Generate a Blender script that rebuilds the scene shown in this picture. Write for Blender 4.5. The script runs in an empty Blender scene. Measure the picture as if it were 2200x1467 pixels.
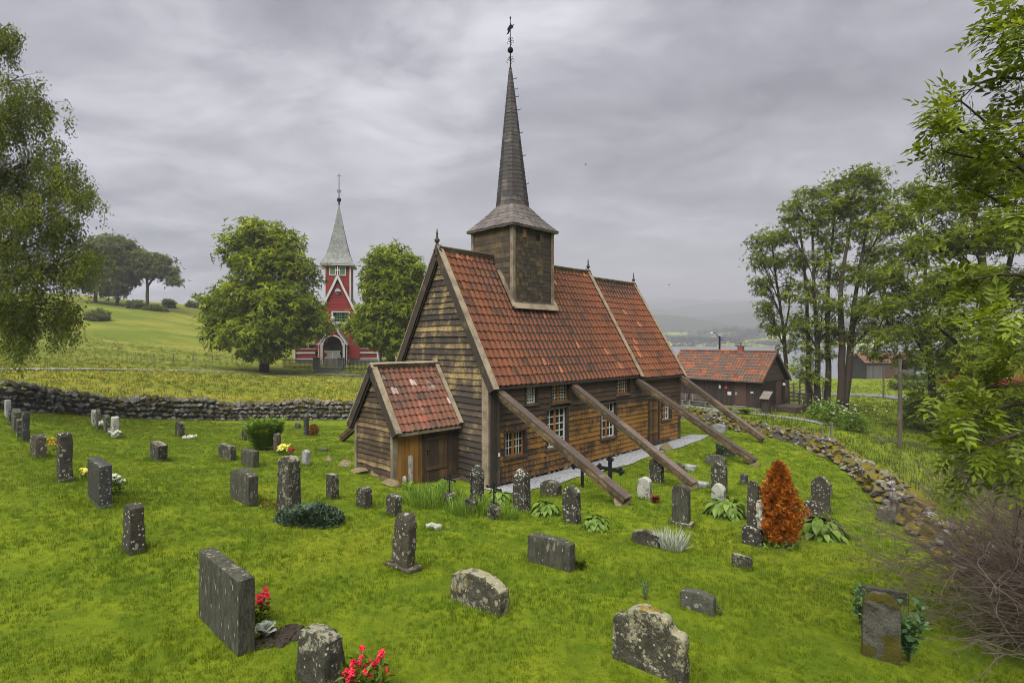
import bpy, bmesh, math, random
import numpy as np
from mathutils import Vector, Matrix
R = math.radians
sc = bpy.context.scene
C = sc.collection
rng = np.random.default_rng(7)
random.seed(7)

# ------------------------------------------------------------------ camera
F, CX, HY, EYE = 1150.0, 1100.0, 736.0, 4.6          # focal length and horizon in photo pixels, eye height
cam = bpy.data.cameras.new('camera')
camo = bpy.data.objects.new('camera', cam)
C.objects.link(camo)
cam.sensor_width = 36.0
cam.lens = F / 2200 * 36
camo.location = (0, 0, EYE)
camo.rotation_euler = (R(90), 0, 0)
cam.shift_y = (HY - 733.5) / 2200
cam.clip_start = 0.1
cam.clip_end = 12000
sc.camera = camo

# ------------------------------------------------------------------ world, sun, exposure
SUN_EL, SUN_AZ = 62.0, 205.0                          # azimuth clockwise from +Y
w = bpy.data.worlds.new('World')
sc.world = w
w.use_nodes = True
nt = w.node_tree
nt.nodes.clear()
def wn(t, **k):
    n = nt.nodes.new(t)
    for a, b in k.items():
        setattr(n, a, b)
    return n
def wl(a, b):
    nt.links.new(a, b)
sky = wn('ShaderNodeTexSky', sky_type='NISHITA', sun_disc=False, sun_elevation=R(SUN_EL), sun_rotation=R(SUN_AZ))
tc = wn('ShaderNodeTexCoord')
sep = wn('ShaderNodeSeparateXYZ')
wl(tc.outputs['Generated'], sep.inputs[0])
def wmath(op, a, b=None, clamp=False):
    n = wn('ShaderNodeMath', operation=op, use_clamp=clamp)
    for i, x in enumerate((a, b)):
        if x is None:
            continue
        if isinstance(x, (int, float)):
            n.inputs[i].default_value = x
        else:
            wl(x, n.inputs[i])
    return n.outputs[0]
zc = wmath('ADD', wmath('MAXIMUM', sep.outputs[2], 0.0), 0.22)
comb = wn('ShaderNodeCombineXYZ')
wl(wmath('DIVIDE', sep.outputs[0], zc), comb.inputs[0])
wl(wmath('DIVIDE', sep.outputs[1], zc), comb.inputs[1])
def wnoise(scale, detail, rough, dist, off=(0, 0, 0), vec=None, stretch=(1, 1, 1)):
    mp = wn('ShaderNodeMapping')
    mp.inputs['Location'].default_value = off
    mp.inputs['Scale'].default_value = stretch
    wl(vec if vec is not None else comb.outputs[0], mp.inputs[0])
    n = wn('ShaderNodeTexNoise')
    n.inputs['Scale'].default_value = scale
    n.inputs['Detail'].default_value = detail
    n.inputs['Roughness'].default_value = rough
    n.inputs['Distortion'].default_value = dist
    wl(mp.outputs[0], n.inputs['Vector'])
    return n.outputs['Fac']
n1 = wnoise(0.8, 4, 0.55, 0.2, (3.1, 0.4, 0), stretch=(0.7, 1.0, 1))
n2 = wnoise(2.6, 9, 0.62, 0.3, (7.4, 2.0, 0), stretch=(0.75, 1.0, 1))
cl = wmath('ADD', wmath('MULTIPLY', n1, 0.48), wmath('MULTIPLY', n2, 0.52))
ramp = wn('ShaderNodeValToRGB')
cr = ramp.color_ramp
cr.elements[0].position = 0.38
cr.elements[0].color = (0.12, 0.123, 0.15, 1)
cr.elements[1].position = 0.62
cr.elements[1].color = (1.12, 1.125, 1.20, 1)
e = cr.elements.new(0.50)
e.color = (0.47, 0.475, 0.525, 1)
wl(cl, ramp.inputs[0])
# the cloud deck thins towards the horizon
hz = wmath('SUBTRACT', 1.0, wmath('MULTIPLY', wmath('MAXIMUM', sep.outputs[2], 0.0), 3.4), clamp=True)
mixh = wn('ShaderNodeMixRGB')
wl(wmath('MULTIPLY', wmath('POWER', hz, 2.0), 0.62), mixh.inputs[0])
wl(ramp.outputs[0], mixh.inputs[1])
mixh.inputs[2].default_value = (0.76, 0.765, 0.84, 1)
mixs = wn('ShaderNodeMixRGB')                          # a little of the clear sky behind the overcast
mixs.inputs[0].default_value = 0.98
wl(sky.outputs[0], mixs.inputs[1])
wl(mixh.outputs[0], mixs.inputs[2])
bg = wn('ShaderNodeBackground')
bg.inputs['Strength'].default_value = 0.10
wl(mixs.outputs[0], bg.inputs['Color'])
out = wn('ShaderNodeOutputWorld')
wl(bg.outputs[0], out.inputs['Surface'])

sl = bpy.data.lights.new('sun', 'SUN')
sl.energy = 1.5
sl.angle = R(65)
sl.color = (1.0, 0.97, 0.91)
so = bpy.data.objects.new('sun', sl)
C.objects.link(so)
az, el = R(SUN_AZ), R(SUN_EL)
sd = Vector((math.sin(az) * math.cos(el), math.cos(az) * math.cos(el), math.sin(el)))
so.rotation_euler = (-sd).to_track_quat('-Z', 'Y').to_euler()
so.location = sd * 60

sc.view_settings.view_transform = 'Standard'
sc.view_settings.look = 'None'
sc.view_settings.exposure = 2.95
sc.view_settings.gamma = 1.0
sc.view_settings.use_curve_mapping = False
sc.render.engine = 'CYCLES'
cy = sc.cycles
cy.use_denoising = True
cy.pixel_filter_type = 'BLACKMAN_HARRIS'
cy.filter_width = 1.0
cy.max_bounces = 6
cy.diffuse_bounces = 3
cy.glossy_bounces = 2
cy.transmission_bounces = 4
cy.transparent_max_bounces = 6
cy.volume_bounces = 0
cy.use_adaptive_sampling = True
cy.adaptive_threshold = 0.01
cy.caustics_reflective = False
cy.caustics_refractive = False

# ------------------------------------------------------------------ mesh helpers
A = np.array
class MB:
    """collects faces; build() links them as ONE mesh object with a per-face 'tint'"""
    def __init__(s):
        s.v, s.l, s.n, s.t, s.m, s.k = [], [], [], [], [], 0
    def raw(s, v, loops, totals, tint, m=0):
        v = np.asarray(v, float).reshape(-1, 3)
        s.v.append(v)
        s.l.append(np.asarray(loops, np.int64) + s.k)
        totals = np.asarray(totals, np.int64)
        s.n.append(totals)
        s.t.append(np.broadcast_to(np.asarray(tint, float), (len(totals),)))
        s.m.append(np.full(len(totals), m, np.int64))
        s.k += len(v)
        return s
    def add(s, v, faces, tint=0.5, m=0):
        return s.raw(v, [i for f in faces for i in f], [len(f) for f in faces], tint, m)
    def box(s, lo, hi, tint=0.5, m=0):
        x0, y0, z0 = lo
        x1, y1, z1 = hi
        return s.hexa([(x0, y0, z0), (x1, y0, z0), (x1, y1, z0), (x0, y1, z0), (x0, y0, z1), (x1, y0, z1), (x1, y1, z1), (x0, y1, z1)], tint, m)
    def hexa(s, p, tint=0.5, m=0):
        return s.add(p, [(3, 2, 1, 0), (4, 5, 6, 7), (0, 1, 5, 4), (1, 2, 6, 5), (2, 3, 7, 6), (3, 0, 4, 7)], tint, m)
    def beam(s, p0, p1, wd, ht, up=(0, 0, 1), tint=0.5, m=0):
        p0, p1, up = A(p0, float), A(p1, float), A(up, float)
        d = p1 - p0
        d = d / np.linalg.norm(d)
        sd_ = np.cross(d, up)
        sd_ /= np.linalg.norm(sd_)
        n = np.cross(sd_, d)
        a, b = sd_ * wd / 2, n * ht / 2
        return s.hexa([p0 - a - b, p1 - a - b, p1 + a - b, p0 + a - b, p0 - a + b, p1 - a + b, p1 + a + b, p0 + a + b], tint, m)
    def tube(s, pts, rad, n=6, tint=0.5, m=0, cap=True):
        pts = np.asarray(pts, float)
        rad = np.broadcast_to(np.asarray(rad, float), (len(pts),))
        d = np.gradient(pts, axis=0)
        d /= np.linalg.norm(d, axis=1)[:, None] + 1e-9
        ref = A((0.0, 0, 1)) if abs(d[0, 2]) < 0.9 else A((1.0, 0, 0))
        x = np.cross(d, ref)
        x /= np.linalg.norm(x, axis=1)[:, None] + 1e-9
        y = np.cross(d, x)
        a = np.arange(n) * 2 * np.pi / n
        v = pts[:, None] + rad[:, None, None] * (np.cos(a)[None, :, None] * x[:, None] + np.sin(a)[None, :, None] * y[:, None])
        k = len(pts)
        i = np.arange(k - 1)[:, None] * n
        j = np.arange(n)[None]
        q = np.stack([i + j, i + (j + 1) % n, i + n + (j + 1) % n, i + n + j], -1).reshape(-1)
        tot = [4] * ((k - 1) * n)
        if cap:
            q = np.concatenate([q, np.arange(n)[::-1], (k - 1) * n + np.arange(n)])
            tot = tot + [n, n]
        return s.raw(v.reshape(-1, 3), q, tot, tint, m)
    def lathe(s, c, prof, n=12, tint=0.5, m=0, rot=0.0):
        c = A(c, float)
        a = np.arange(n) * 2 * np.pi / n + rot
        v = [c + A((r * math.cos(t), r * math.sin(t), z)) for r, z in prof for t in a]
        f = []
        for k in range(len(prof) - 1):
            for j in range(n):
                f.append((k * n + j, k * n + (j + 1) % n, (k + 1) * n + (j + 1) % n, (k + 1) * n + j))
        f.append(tuple(range(n))[::-1])
        f.append(tuple(len(v) - n + j for j in range(n)))
        return s.add(v, f, tint, m)
    def prism(s, poly, o, xd, yd, ex, tint=0.5, m=0):
        """polygon (x, y) in the plane o + x*xd + y*yd, extruded by vector ex"""
        o, xd, yd, ex = A(o, float), A(xd, float), A(yd, float), A(ex, float)
        n = len(poly)
        a = [o + xd * x + yd * y for x, y in poly]
        v = a + [p + ex for p in a]
        f = [tuple(range(n))[::-1], tuple(range(n, 2 * n))]
        f += [(i, (i + 1) % n, n + (i + 1) % n, n + i) for i in range(n)]
        return s.add(v, f, tint, m)
    def build(s, name, mats, parent=None, smooth=False):
        me = bpy.data.meshes.new(name)
        v = np.concatenate(s.v)
        l = np.concatenate(s.l)
        n = np.concatenate(s.n)
        me.vertices.add(len(v))
        me.vertices.foreach_set('co', v.astype(np.float32).ravel())
        me.loops.add(len(l))
        me.loops.foreach_set('vertex_index', l.astype(np.int32))
        me.polygons.add(len(n))
        st = np.concatenate([[0], np.cumsum(n)[:-1]])
        me.polygons.foreach_set('loop_start', st.astype(np.int32))
        mats = mats if isinstance(mats, (list, tuple)) else [mats]
        for x in mats:
            me.materials.append(x)
        me.polygons.foreach_set('material_index', np.concatenate(s.m).astype(np.int32))
        me.polygons.foreach_set('use_smooth', np.full(len(n), bool(smooth)))
        at = me.attributes.new('tint', 'FLOAT', 'FACE')
        at.data.foreach_set('value', np.concatenate(s.t).astype(np.float32))
        me.update(calc_edges=True)
        me.validate()
        o = bpy.data.objects.new(name, me)
        C.objects.link(o)
        if parent is not None:
            o.parent = parent
        return o

def tag(o, label=None, cat=None, group=None, kind=None):
    if label:
        o['label'] = label
    if cat:
        o['category'] = cat
    if group:
        o['group'] = group
    if kind:
        o['kind'] = kind
    return o
def empty(name, loc=(0, 0, 0), rz=0.0, label=None, cat=None, group=None):
    o = bpy.data.objects.new(name, None)
    C.objects.link(o)
    o.empty_display_size = 0.3
    o.location = loc
    o.rotation_euler = (0, 0, rz)
    return tag(o, label, cat, group)
def recenter(o):
    """put a one-mesh thing's origin at its base"""
    me = o.data
    co = np.empty(len(me.vertices) * 3, np.float32)
    me.vertices.foreach_get('co', co)
    co = co.reshape(-1, 3)
    c = A(((co[:, 0].min() + co[:, 0].max()) / 2, (co[:, 1].min() + co[:, 1].max()) / 2, co[:, 2].min()))
    me.vertices.foreach_set('co', (co - c).astype(np.float32).ravel())
    me.update()
    o.location = c
    return o

def unit(v):
    return v / (np.linalg.norm(v, axis=-1, keepdims=True) + 1e-9)
def frames(d, up):
    """rotation matrices whose y axis is d and whose z axis leans to up"""
    d = unit(d)
    x = unit(np.cross(d, up))
    z = np.cross(x, d)
    return np.stack([x, d, z], -1)
def bake(mb, tpl, pos, rot, scl, tint, m=0):
    tv, tl, tt = tpl[:3]
    n = len(pos)
    scl = np.broadcast_to(np.asarray(scl, float), (n,)) if np.ndim(scl) < 2 else scl
    s_ = scl[:, None, None] if scl.ndim == 1 else scl[:, None, :]
    v = np.einsum('nij,nkj->nki', rot, tv[None] * s_) + pos[:, None]
    l = (np.asarray(tl)[None] + np.arange(n)[:, None] * len(tv)).ravel()
    t = np.repeat(np.broadcast_to(np.asarray(tint, float), (n,)), len(tt))
    mb.raw(v.reshape(-1, 3), l, np.tile(tt, n), t, m)
def rand_dir(n, zmin=-1.0):
    z = rng.uniform(zmin, 1, n)
    a = rng.uniform(0, 2 * np.pi, n)
    r = np.sqrt(1 - z * z)
    return np.stack([r * np.cos(a), r * np.sin(a), z], 1)

# leaf templates: (verts, loops, totals)
def tpl_join(parts):
    v, l, t, k = [], [], [], 0
    for a, b, c in parts:
        v.append(A(a, float)); l += [i + k for i in b]; t += list(c); k += len(a)
    return np.concatenate(v), A(l), A(t)
def diamond(p=(0, 0, 0), ang=0.0, ln=1.0, wd=0.42, tilt=0.1):
    q = A([(0, 0, 0), (wd / 2, 0.45, tilt), (0, 1, -0.05), (-wd / 2, 0.45, tilt)]) * ln
    c, s_ = math.cos(ang), math.sin(ang)
    M = A([(c, s_, 0), (-s_, c, 0), (0, 0, 1)])
    return q @ M.T + A(p), [0, 1, 2, 3], [4]
LEAF = tpl_join([diamond()])
_r = random.Random(3)
SPRAY = tpl_join([diamond((_r.uniform(-.22, .22), _r.uniform(-.1, .55), _r.uniform(-.16, .16)), _r.uniform(-1.3, 1.3), _r.uniform(.38, .6), .55, _r.uniform(-.05, .15)) for _ in range(6)])
FROND = tpl_join([diamond((0, .30 + .21 * k, -.07 * k * k), sg * 1.0, .42, .40, .05) for k in range(3) for sg in (1, -1)] + [diamond((0, .90, -.28), 0, .46, .42, .05)] +
                 [(A([(-.008, 0, 0), (.008, 0, 0), (.006, .5, -.06), (-.006, .5, -.06), (.004, .95, -.28), (-.004, .95, -.28)]), [0, 1, 2, 3, 3, 2, 4, 5], [4, 4])])
# ------------------------------------------------------------------ procedural materials
class MT:
    def __init__(s, name, rough=0.8, spec=0.3):
        s.m = bpy.data.materials.new(name)
        s.m.use_nodes = True
        s.t = s.m.node_tree
        s.t.nodes.clear()
        s.out = s.n('ShaderNodeOutputMaterial')
        s.p = s.n('ShaderNodeBsdfPrincipled')
        s.p.inputs['Roughness'].default_value = rough
        s.p.inputs['Specular IOR Level'].default_value = spec
        s.t.links.new(s.p.outputs[0], s.out.inputs['Surface'])
        s._co = None
    def n(s, t, **k):
        x = s.t.nodes.new(t)
        for a, b in k.items():
            setattr(x, a, b)
        return x
    def put(s, sock, val):
        if isinstance(val, bpy.types.NodeSocket):
            s.t.links.new(val, sock)
        elif isinstance(val, (tuple, list)):
            sock.default_value = tuple(val) if len(val) == 4 or sock.type == 'VECTOR' else tuple(val) + (1,)
        else:
            sock.default_value = val
    def co(s, kind='Object'):
        if s._co is None:
            s._co = s.n('ShaderNodeTexCoord')
            s._oi = s.n('ShaderNodeObjectInfo')
        return s._co.outputs[kind]
    def rnd(s):
        s.co()
        return s._oi.outputs['Random']
    def tint(s):
        a = s.n('ShaderNodeAttribute', attribute_name='tint')
        return a.outputs['Fac']
    def map(s, scale=(1, 1, 1), kind='Object', rand=False, loc=None):
        m = s.n('ShaderNodeMapping')
        s.put(m.inputs[0], s.co(kind))
        m.inputs['Scale'].default_value = scale if isinstance(scale, (tuple, list)) else (scale,) * 3
        if rand:
            x = s.n('ShaderNodeCombineXYZ')
            r = s.math('MULTIPLY', s.rnd(), 37.0)
            s.put(x.inputs[0], r); s.put(x.inputs[1], s.math('MULTIPLY', r, 1.7)); s.put(x.inputs[2], s.math('MULTIPLY', r, 0.6))
            s.put(m.inputs['Location'], x.outputs[0])
        elif loc:
            m.inputs['Location'].default_value = loc
        return m.outputs[0]
    def noise(s, scale=5, detail=4, rough=0.55, dist=0.0, vec=None, out='Fac'):
        x = s.n('ShaderNodeTexNoise')
        x.inputs['Scale'].default_value = scale
        x.inputs['Detail'].default_value = detail
        x.inputs['Roughness'].default_value = rough
        x.inputs['Distortion'].default_value = dist
        s.put(x.inputs['Vector'], vec if vec is not None else s.co())
        return x.outputs[out]
    def voro(s, scale=5, vec=None, feature='F1', out='Distance', rnd=1.0):
        x = s.n('ShaderNodeTexVoronoi', feature=feature)
        x.inputs['Scale'].default_value = scale
        x.inputs['Randomness'].default_value = rnd
        s.put(x.inputs['Vector'], vec if vec is not None else s.co())
        return x.outputs[out]
    def math(s, op, a, b=0.0, clamp=False):
        x = s.n('ShaderNodeMath', operation=op, use_clamp=clamp)
        s.put(x.inputs[0], a); s.put(x.inputs[1], b)
        return x.outputs[0]
    def ss(s, x, lo, hi):
        m = s.n('ShaderNodeMapRange', interpolation_type='SMOOTHSTEP')
        s.put(m.inputs[0], x)
        m.inputs[1].default_value = lo; m.inputs[2].default_value = hi
        m.inputs[3].default_value = 0; m.inputs[4].default_value = 1
        return m.outputs[0]
    def mix(s, f, a, b, mode='MIX'):
        x = s.n('ShaderNodeMixRGB', blend_type=mode)
        s.put(x.inputs[0], f); s.put(x.inputs[1], a); s.put(x.inputs[2], b)
        return x.outputs[0]
    def ramp(s, f, stops, const=False):
        x = s.n('ShaderNodeValToRGB')
        cr = x.color_ramp
        if const:
            cr.interpolation = 'CONSTANT'
        while len(cr.elements) < len(stops):
            cr.elements.new(0.5)
        for e, (p, c) in zip(cr.elements, stops):
            e.position = p
            e.color = tuple(c) + (1,)
        s.put(x.inputs[0], f)
        return x.outputs[0]
    def xyz(s, i, vec=None):
        x = s.n('ShaderNodeSeparateXYZ')
        s.put(x.inputs[0], vec if vec is not None else s.co())
        return x.outputs[i]
    def bump(s, h, dist=0.02, strength=0.6):
        b = s.n('ShaderNodeBump')
        b.inputs['Distance'].default_value = dist
        b.inputs['Strength'].default_value = strength
        s.put(b.inputs['Height'], h)
        s.put(s.p.inputs['Normal'], b.outputs[0])
    def col(s, c):
        s.put(s.p.inputs['Base Color'], c)
        return s.m

def plain(name, c, rough=0.7, var=0.25, spec=0.3, metal=0.0):
    m = MT(name, rough, spec)
    n = m.noise(6, 5, 0.6)
    lo = tuple(x * (1 - var) for x in c)
    hi = tuple(min(1, x * (1 + var)) for x in c)
    m.p.inputs['Metallic'].default_value = metal
    m.bump(m.noise(40, 3), 0.004, 0.4)
    return m.col(m.mix(n, lo, hi))

def wood(name, dark, mid, worn, amt=0.5, grain=(2.5, 2.5, 70), patch=(1.1, 1.1, 2.2), drip=(7, 7, 1.1), zone=None, rough=0.75):
    """weathered planks: tint gives each plank its own tone, patches of worn bare wood"""
    m = MT(name, rough, 0.25)
    g = m.noise(1, 5, 0.65, 0.2, m.map(grain))
    t = m.tint()
    base = m.mix(m.math('ADD', m.math('MULTIPLY', t, 0.95), m.math('MULTIPLY', g, 0.25), ), dark, mid)
    pt = m.noise(1, 3, 0.6, 0.3, m.map(patch))
    dr = m.noise(1, 4, 0.7, 0.0, m.map(drip))
    s_ = m.math('ADD', m.math('MULTIPLY', pt, 0.55), m.math('MULTIPLY', dr, 0.45))
    s_ = m.math('ADD', s_, m.math('MULTIPLY', m.math('SUBTRACT', t, 0.5), 0.16))
    s_ = m.math('ADD', s_, m.math('MULTIPLY', m.math('SUBTRACT', g, 0.5), 0.18))
    if zone:
        s_ = m.math('ADD', s_, zone(m))
    f = m.ss(s_, 1 - amt - 0.10, 1 - amt + 0.16)
    m.bump(g, 0.006, 0.4)
    return m.col(m.mix(f, base, m.mix(g, tuple(x * 0.6 for x in worn), worn)))

def leafmat(name, a, b, c=None, trans=0.35, rough=0.5):
    m = MT(name, rough, 0.16)
    t = m.tint()
    col_ = m.ramp(t, [(0.0, a), (0.6, b), (1.0, c or b)])
    col_ = m.mix(m.math('MULTIPLY', m.noise(0.9, 2), 0.5), col_, a)
    m.col(col_)
    tr = m.n('ShaderNodeBsdfTranslucent')
    hs = m.mix(1.0, col_, (1.25, 1.15, 0.55), 'MULTIPLY')
    m.put(tr.inputs['Color'], hs)
    mx = m.n('ShaderNodeMixShader')
    mx.inputs[0].default_value = trans
    m.t.links.new(m.p.outputs[0], mx.inputs[1])
    m.t.links.new(tr.outputs[0], mx.inputs[2])
    m.t.links.new(mx.outputs[0], m.out.inputs['Surface'])
    return m.m

def stone(name, dark, light, lichen, amt, spots=0.3, moss=0.0, mosscol=(0.10, 0.075, 0.006), rough=0.9, scale=1.0, mosslow=False):
    m = MT(name, rough, 0.2)
    v = m.map(scale, rand=True)
    n = m.noise(9, 6, 0.7, 0.2, v)
    base = m.mix(m.ss(n, 0.3, 0.7), dark, light)
    base = m.mix(m.math('MULTIPLY', m.ss(m.noise(70, 3, 0.7, 0, v), 0.45, 0.7), 0.45), base, tuple(min(1, x * 2.0) for x in light))
    big = m.noise(4.5, 3, 0.6, 0.4, v)
    gn = m.n('ShaderNodeNewGeometry')
    upf = m.math('MAXIMUM', m.xyz(2, gn.outputs['Normal']), 0.0)
    fine = m.noise(26, 4, 0.7, 0.6, v)
    f = m.ss(m.math('ADD', m.math('MULTIPLY', big, 0.6), m.math('ADD', m.math('MULTIPLY', fine, 0.5), m.math('MULTIPLY', upf, 0.07))), 1.02 - amt, 1.10 - amt)
    base = m.mix(f, base, m.mix(fine, tuple(x * 0.6 for x in lichen), lichen))
    if spots > 0:
        d = m.math('ADD', m.voro(19, v), m.math('MULTIPLY', m.math('SUBTRACT', fine, 0.5), 0.25))
        sel = m.ss(m.xyz(0, m.voro(19, v, out='Color')), 1 - spots, 1 - spots + 0.05)
        sp = m.math('MULTIPLY', m.math('SUBTRACT', 1.0, m.ss(d, 0.20, 0.30)), sel)
        base = m.mix(sp, base, tuple(min(1, x * 1.25) for x in lichen))
        v2 = m.noise(6, 3, 0.6, 0.0, v, out='Color')
        vv = m.mix(0.12, v, v2, 'ADD')
        d2 = m.math('ADD', m.voro(8.5, vv), m.math('MULTIPLY', m.math('SUBTRACT', fine, 0.5), 0.5))
        sel2 = m.ss(m.xyz(1, m.voro(8.5, vv, out='Color')), 0.70, 0.74)
        base = m.mix(m.math('MULTIPLY', m.math('MULTIPLY', m.math('SUBTRACT', 1.0, m.ss(d2, 0.22, 0.34)), sel2), 0.85), base, m.mix(fine, tuple(x * 0.7 for x in lichen), lichen))
    if moss > 0:
        k = m.noise(5, 4, 0.65, 0.3, v)
        if mosslow:
            z = m.xyz(2)
            k = m.math('ADD', m.math('MULTIPLY', m.math('SUBTRACT', k, 0.5), 1.5), m.math('ADD', 0.5, 0.0))
            k = m.math('ADD', k, m.math('ADD', m.math('MULTIPLY', m.math('SUBTRACT', 1.0, m.ss(z, 0.02, 0.50)), 0.24), m.math('MULTIPLY', m.ss(z, 0.50, 0.85), 0.30)))
        base = m.mix(m.ss(k, 1 - moss - 0.06, 1 - moss + 0.06), base, m.mix(fine, mosscol, (mosscol[0] * 2.2, mosscol[1] * 2.2, mosscol[2] * 2)))
    m.bump(m.math('ADD', m.noise(30, 5, 0.7, 0, v), m.math('MULTIPLY', n, 1.2)), 0.02, 0.75)
    return m.col(base)

# stave church
def zone_s(m):      # bare orange wood on the lower, weather-exposed boards, towards the east
    z = m.xyz(2); x = m.xyz(0)
    a = m.math('SUBTRACT', 1.0, m.ss(z, 1.5, 2.7))
    b = m.ss(x, 0.5, 7.5)
    return m.math('SUBTRACT', m.math('ADD', m.math('MULTIPLY', a, 0.20), m.math('MULTIPLY', m.math('MULTIPLY', a, b), 0.12)), 0.13)
M = {}
M['south_boards'] = wood('south_boards', (0.0192, 0.0136, 0.0104), (0.0528, 0.0328, 0.0200), (0.2160, 0.1080, 0.0224), 0.43, grain=(6, 6, 40), patch=(1.5, 1.5, 1.5), drip=(12, 12, 2.2), zone=zone_s)
def zone_w(m):
    z = m.xyz(2)
    return m.math('MULTIPLY', m.math('ADD', m.ss(z, 2.2, 3.6), -0.55), 0.10)
M['gable_boards'] = wood('gable_boards', (0.0192, 0.0160, 0.0152), (0.052, 0.040, 0.030), (0.30, 0.215, 0.090), 0.43, grain=(9, 9, 30), patch=(2.4, 2.4, 1.5), drip=(26, 26, 4.5), zone=zone_w)
M['porch_boards'] = wood('porch_boards', (0.024, 0.017, 0.011), (0.070, 0.046, 0.026), (0.25, 0.175, 0.085), 0.46, grain=(9, 9, 30), patch=(2.4, 2.4, 1.5), drip=(26, 26, 5))
M['porch_planks'] = wood('porch_planks', (0.0480, 0.0280, 0.0096), (0.1520, 0.0760, 0.0176), (0.2720, 0.1360, 0.0240), 0.5, grain=(25, 25, 1.5), patch=(1, 1, 1), drip=(12, 12, 0.7))
M['dark_planks'] = wood('dark_planks', (0.0176, 0.0128, 0.0096), (0.0480, 0.0304, 0.0176), (0.1600, 0.0880, 0.0320), 0.40, grain=(25, 25, 1.5), drip=(12, 12, 0.7))
M['tower_shingles'] = wood('tower_shingles', (0.0240, 0.0200, 0.0152), (0.0400, 0.0320, 0.0224), (0.1200, 0.0840, 0.0360), 0.44, grain=(9, 9, 30), patch=(1.6, 1.6, 1.6), drip=(14, 14, 4))
M['spire_shingles'] = wood('spire_shingles', (0.0240, 0.0208, 0.0208), (0.0368, 0.0320, 0.0312), (0.1600, 0.1360, 0.1160), 0.37, patch=(.7, .7, 1.0), drip=(4, 4, 1))
M['skirt_shingles'] = wood('skirt_shingles', (0.0480, 0.0408, 0.0376), (0.0760, 0.0648, 0.0600), (0.1280, 0.1080, 0.0960), 0.45)
M['trim'] = wood('trim', (0.0440, 0.0336, 0.0240), (0.1080, 0.0840, 0.0600), (0.2400, 0.1960, 0.1320), 0.50, grain=(14, 14, 3), drip=(5, 5, 2))
M['dark_trim'] = wood('dark_trim', (0.0160, 0.0128, 0.0104), (0.0416, 0.0320, 0.0240), (0.1280, 0.0960, 0.0560), 0.42, grain=(14, 14, 2), drip=(9, 9, 0.8))
M['brace_side'] = wood('brace_side', (0.0200, 0.0144, 0.0088), (0.0600, 0.0416, 0.0240), (0.2080, 0.1520, 0.0680), 0.47, grain=(3, 3, 12), patch=(1.6, 1.6, 1.6), drip=(9, 9, 9))
M['brace_cap'] = wood('brace_cap', (0.0300, 0.0222, 0.0180), (0.0630, 0.0468, 0.0372), (0.1320, 0.1020, 0.0780), 0.44, grain=(6, 6, 6), patch=(.6, .6, .6), drip=(1, 8, 1))
M['door_planks'] = wood('door_planks', (0.030, 0.018, 0.009), (0.085, 0.046, 0.017), (0.17, 0.085, 0.022), 0.44, grain=(25, 25, 1.5), drip=(12, 12, 0.7))
M['core'] = plain('core', (0.012, 0.010, 0.008), 0.9)
M['orange_wood'] = plain('orange_wood', (0.22, 0.090, 0.022), 0.6)
M['pale_bar'] = plain('pale_bar', (0.4100, 0.4018, 0.3690), 0.6, 0.1)
def glass(name, c=(0.012, 0.016, 0.014)):
    m = MT(name, 0.06, 0.5)
    m.bump(m.noise(5, 2), 0.01, 0.25)
    return m.col(c)
M['glass'] = glass('glass')
M['iron'] = plain('iron', (0.008, 0.008, 0.009), 0.85, 0.3, 0.1)
M['paper'] = plain('paper', (0.4510, 0.4428, 0.4100), 0.7, 0.08)

def tiles(name, stops, lich=0.0, lcol=(0.36, 0.35, 0.31), dirt=0.35):
    m = MT(name, 0.8, 0.10)
    t = m.tint()
    c = m.ramp(t, stops)
    c = m.mix(m.math('MULTIPLY', m.ss(m.noise(0.9, 4, 0.6), 0.42, 0.68), dirt), c, (0.045, 0.030, 0.026))
    c = m.mix(m.math('MULTIPLY', m.ss(m.noise(14, 4, 0.7), 0.45, 0.75), 0.3), c, (0.045, 0.030, 0.026))
    c = m.mix(m.math('MULTIPLY', m.ss(m.noise(1, 4, 0.65, 0.2, m.map((3.5, .8, .8))), 0.55, 0.7), 0.35), c, (0.040, 0.032, 0.024))
    if lich:
        f = m.ss(m.math('ADD', m.noise(1.6, 5, 0.7, 0.3), m.math('MULTIPLY', t, 0.12)), 1.0 - lich - 0.05, 1.0 - lich + 0.08)
        c = m.mix(f, c, lcol)
    m.bump(m.noise(35, 4), 0.006, 0.5)
    return m.col(c)
RED = [(0.0, (0.055, 0.027, 0.016)), (0.22, (0.092, 0.034, 0.017)), (0.6, (0.116, 0.041, 0.019)), (0.93, (0.136, 0.049, 0.021)), (1.0, (0.28, 0.10, 0.05))]
M['tiles'] = tiles('tiles', RED)
M['porch_tiles'] = tiles('porch_tiles', [(0.0, (0.0638, 0.0382, 0.0298)), (0.5, (0.1148, 0.0553, 0.0357)), (0.85, (0.1700, 0.0595, 0.0382)), (0.95, (0.27, 0.08, 0.05)), (1.0, (0.36, 0.34, 0.33))], 0.33, (0.17, 0.155, 0.125))
M['shed_tiles'] = tiles('shed_tiles', [(0.0, (0.0792, 0.0324, 0.0216)), (0.5, (0.2160, 0.0612, 0.0230)), (1.0, (0.2736, 0.0756, 0.0216))], 0.50, (0.0720, 0.0504, 0.0396), 0.3)

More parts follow.
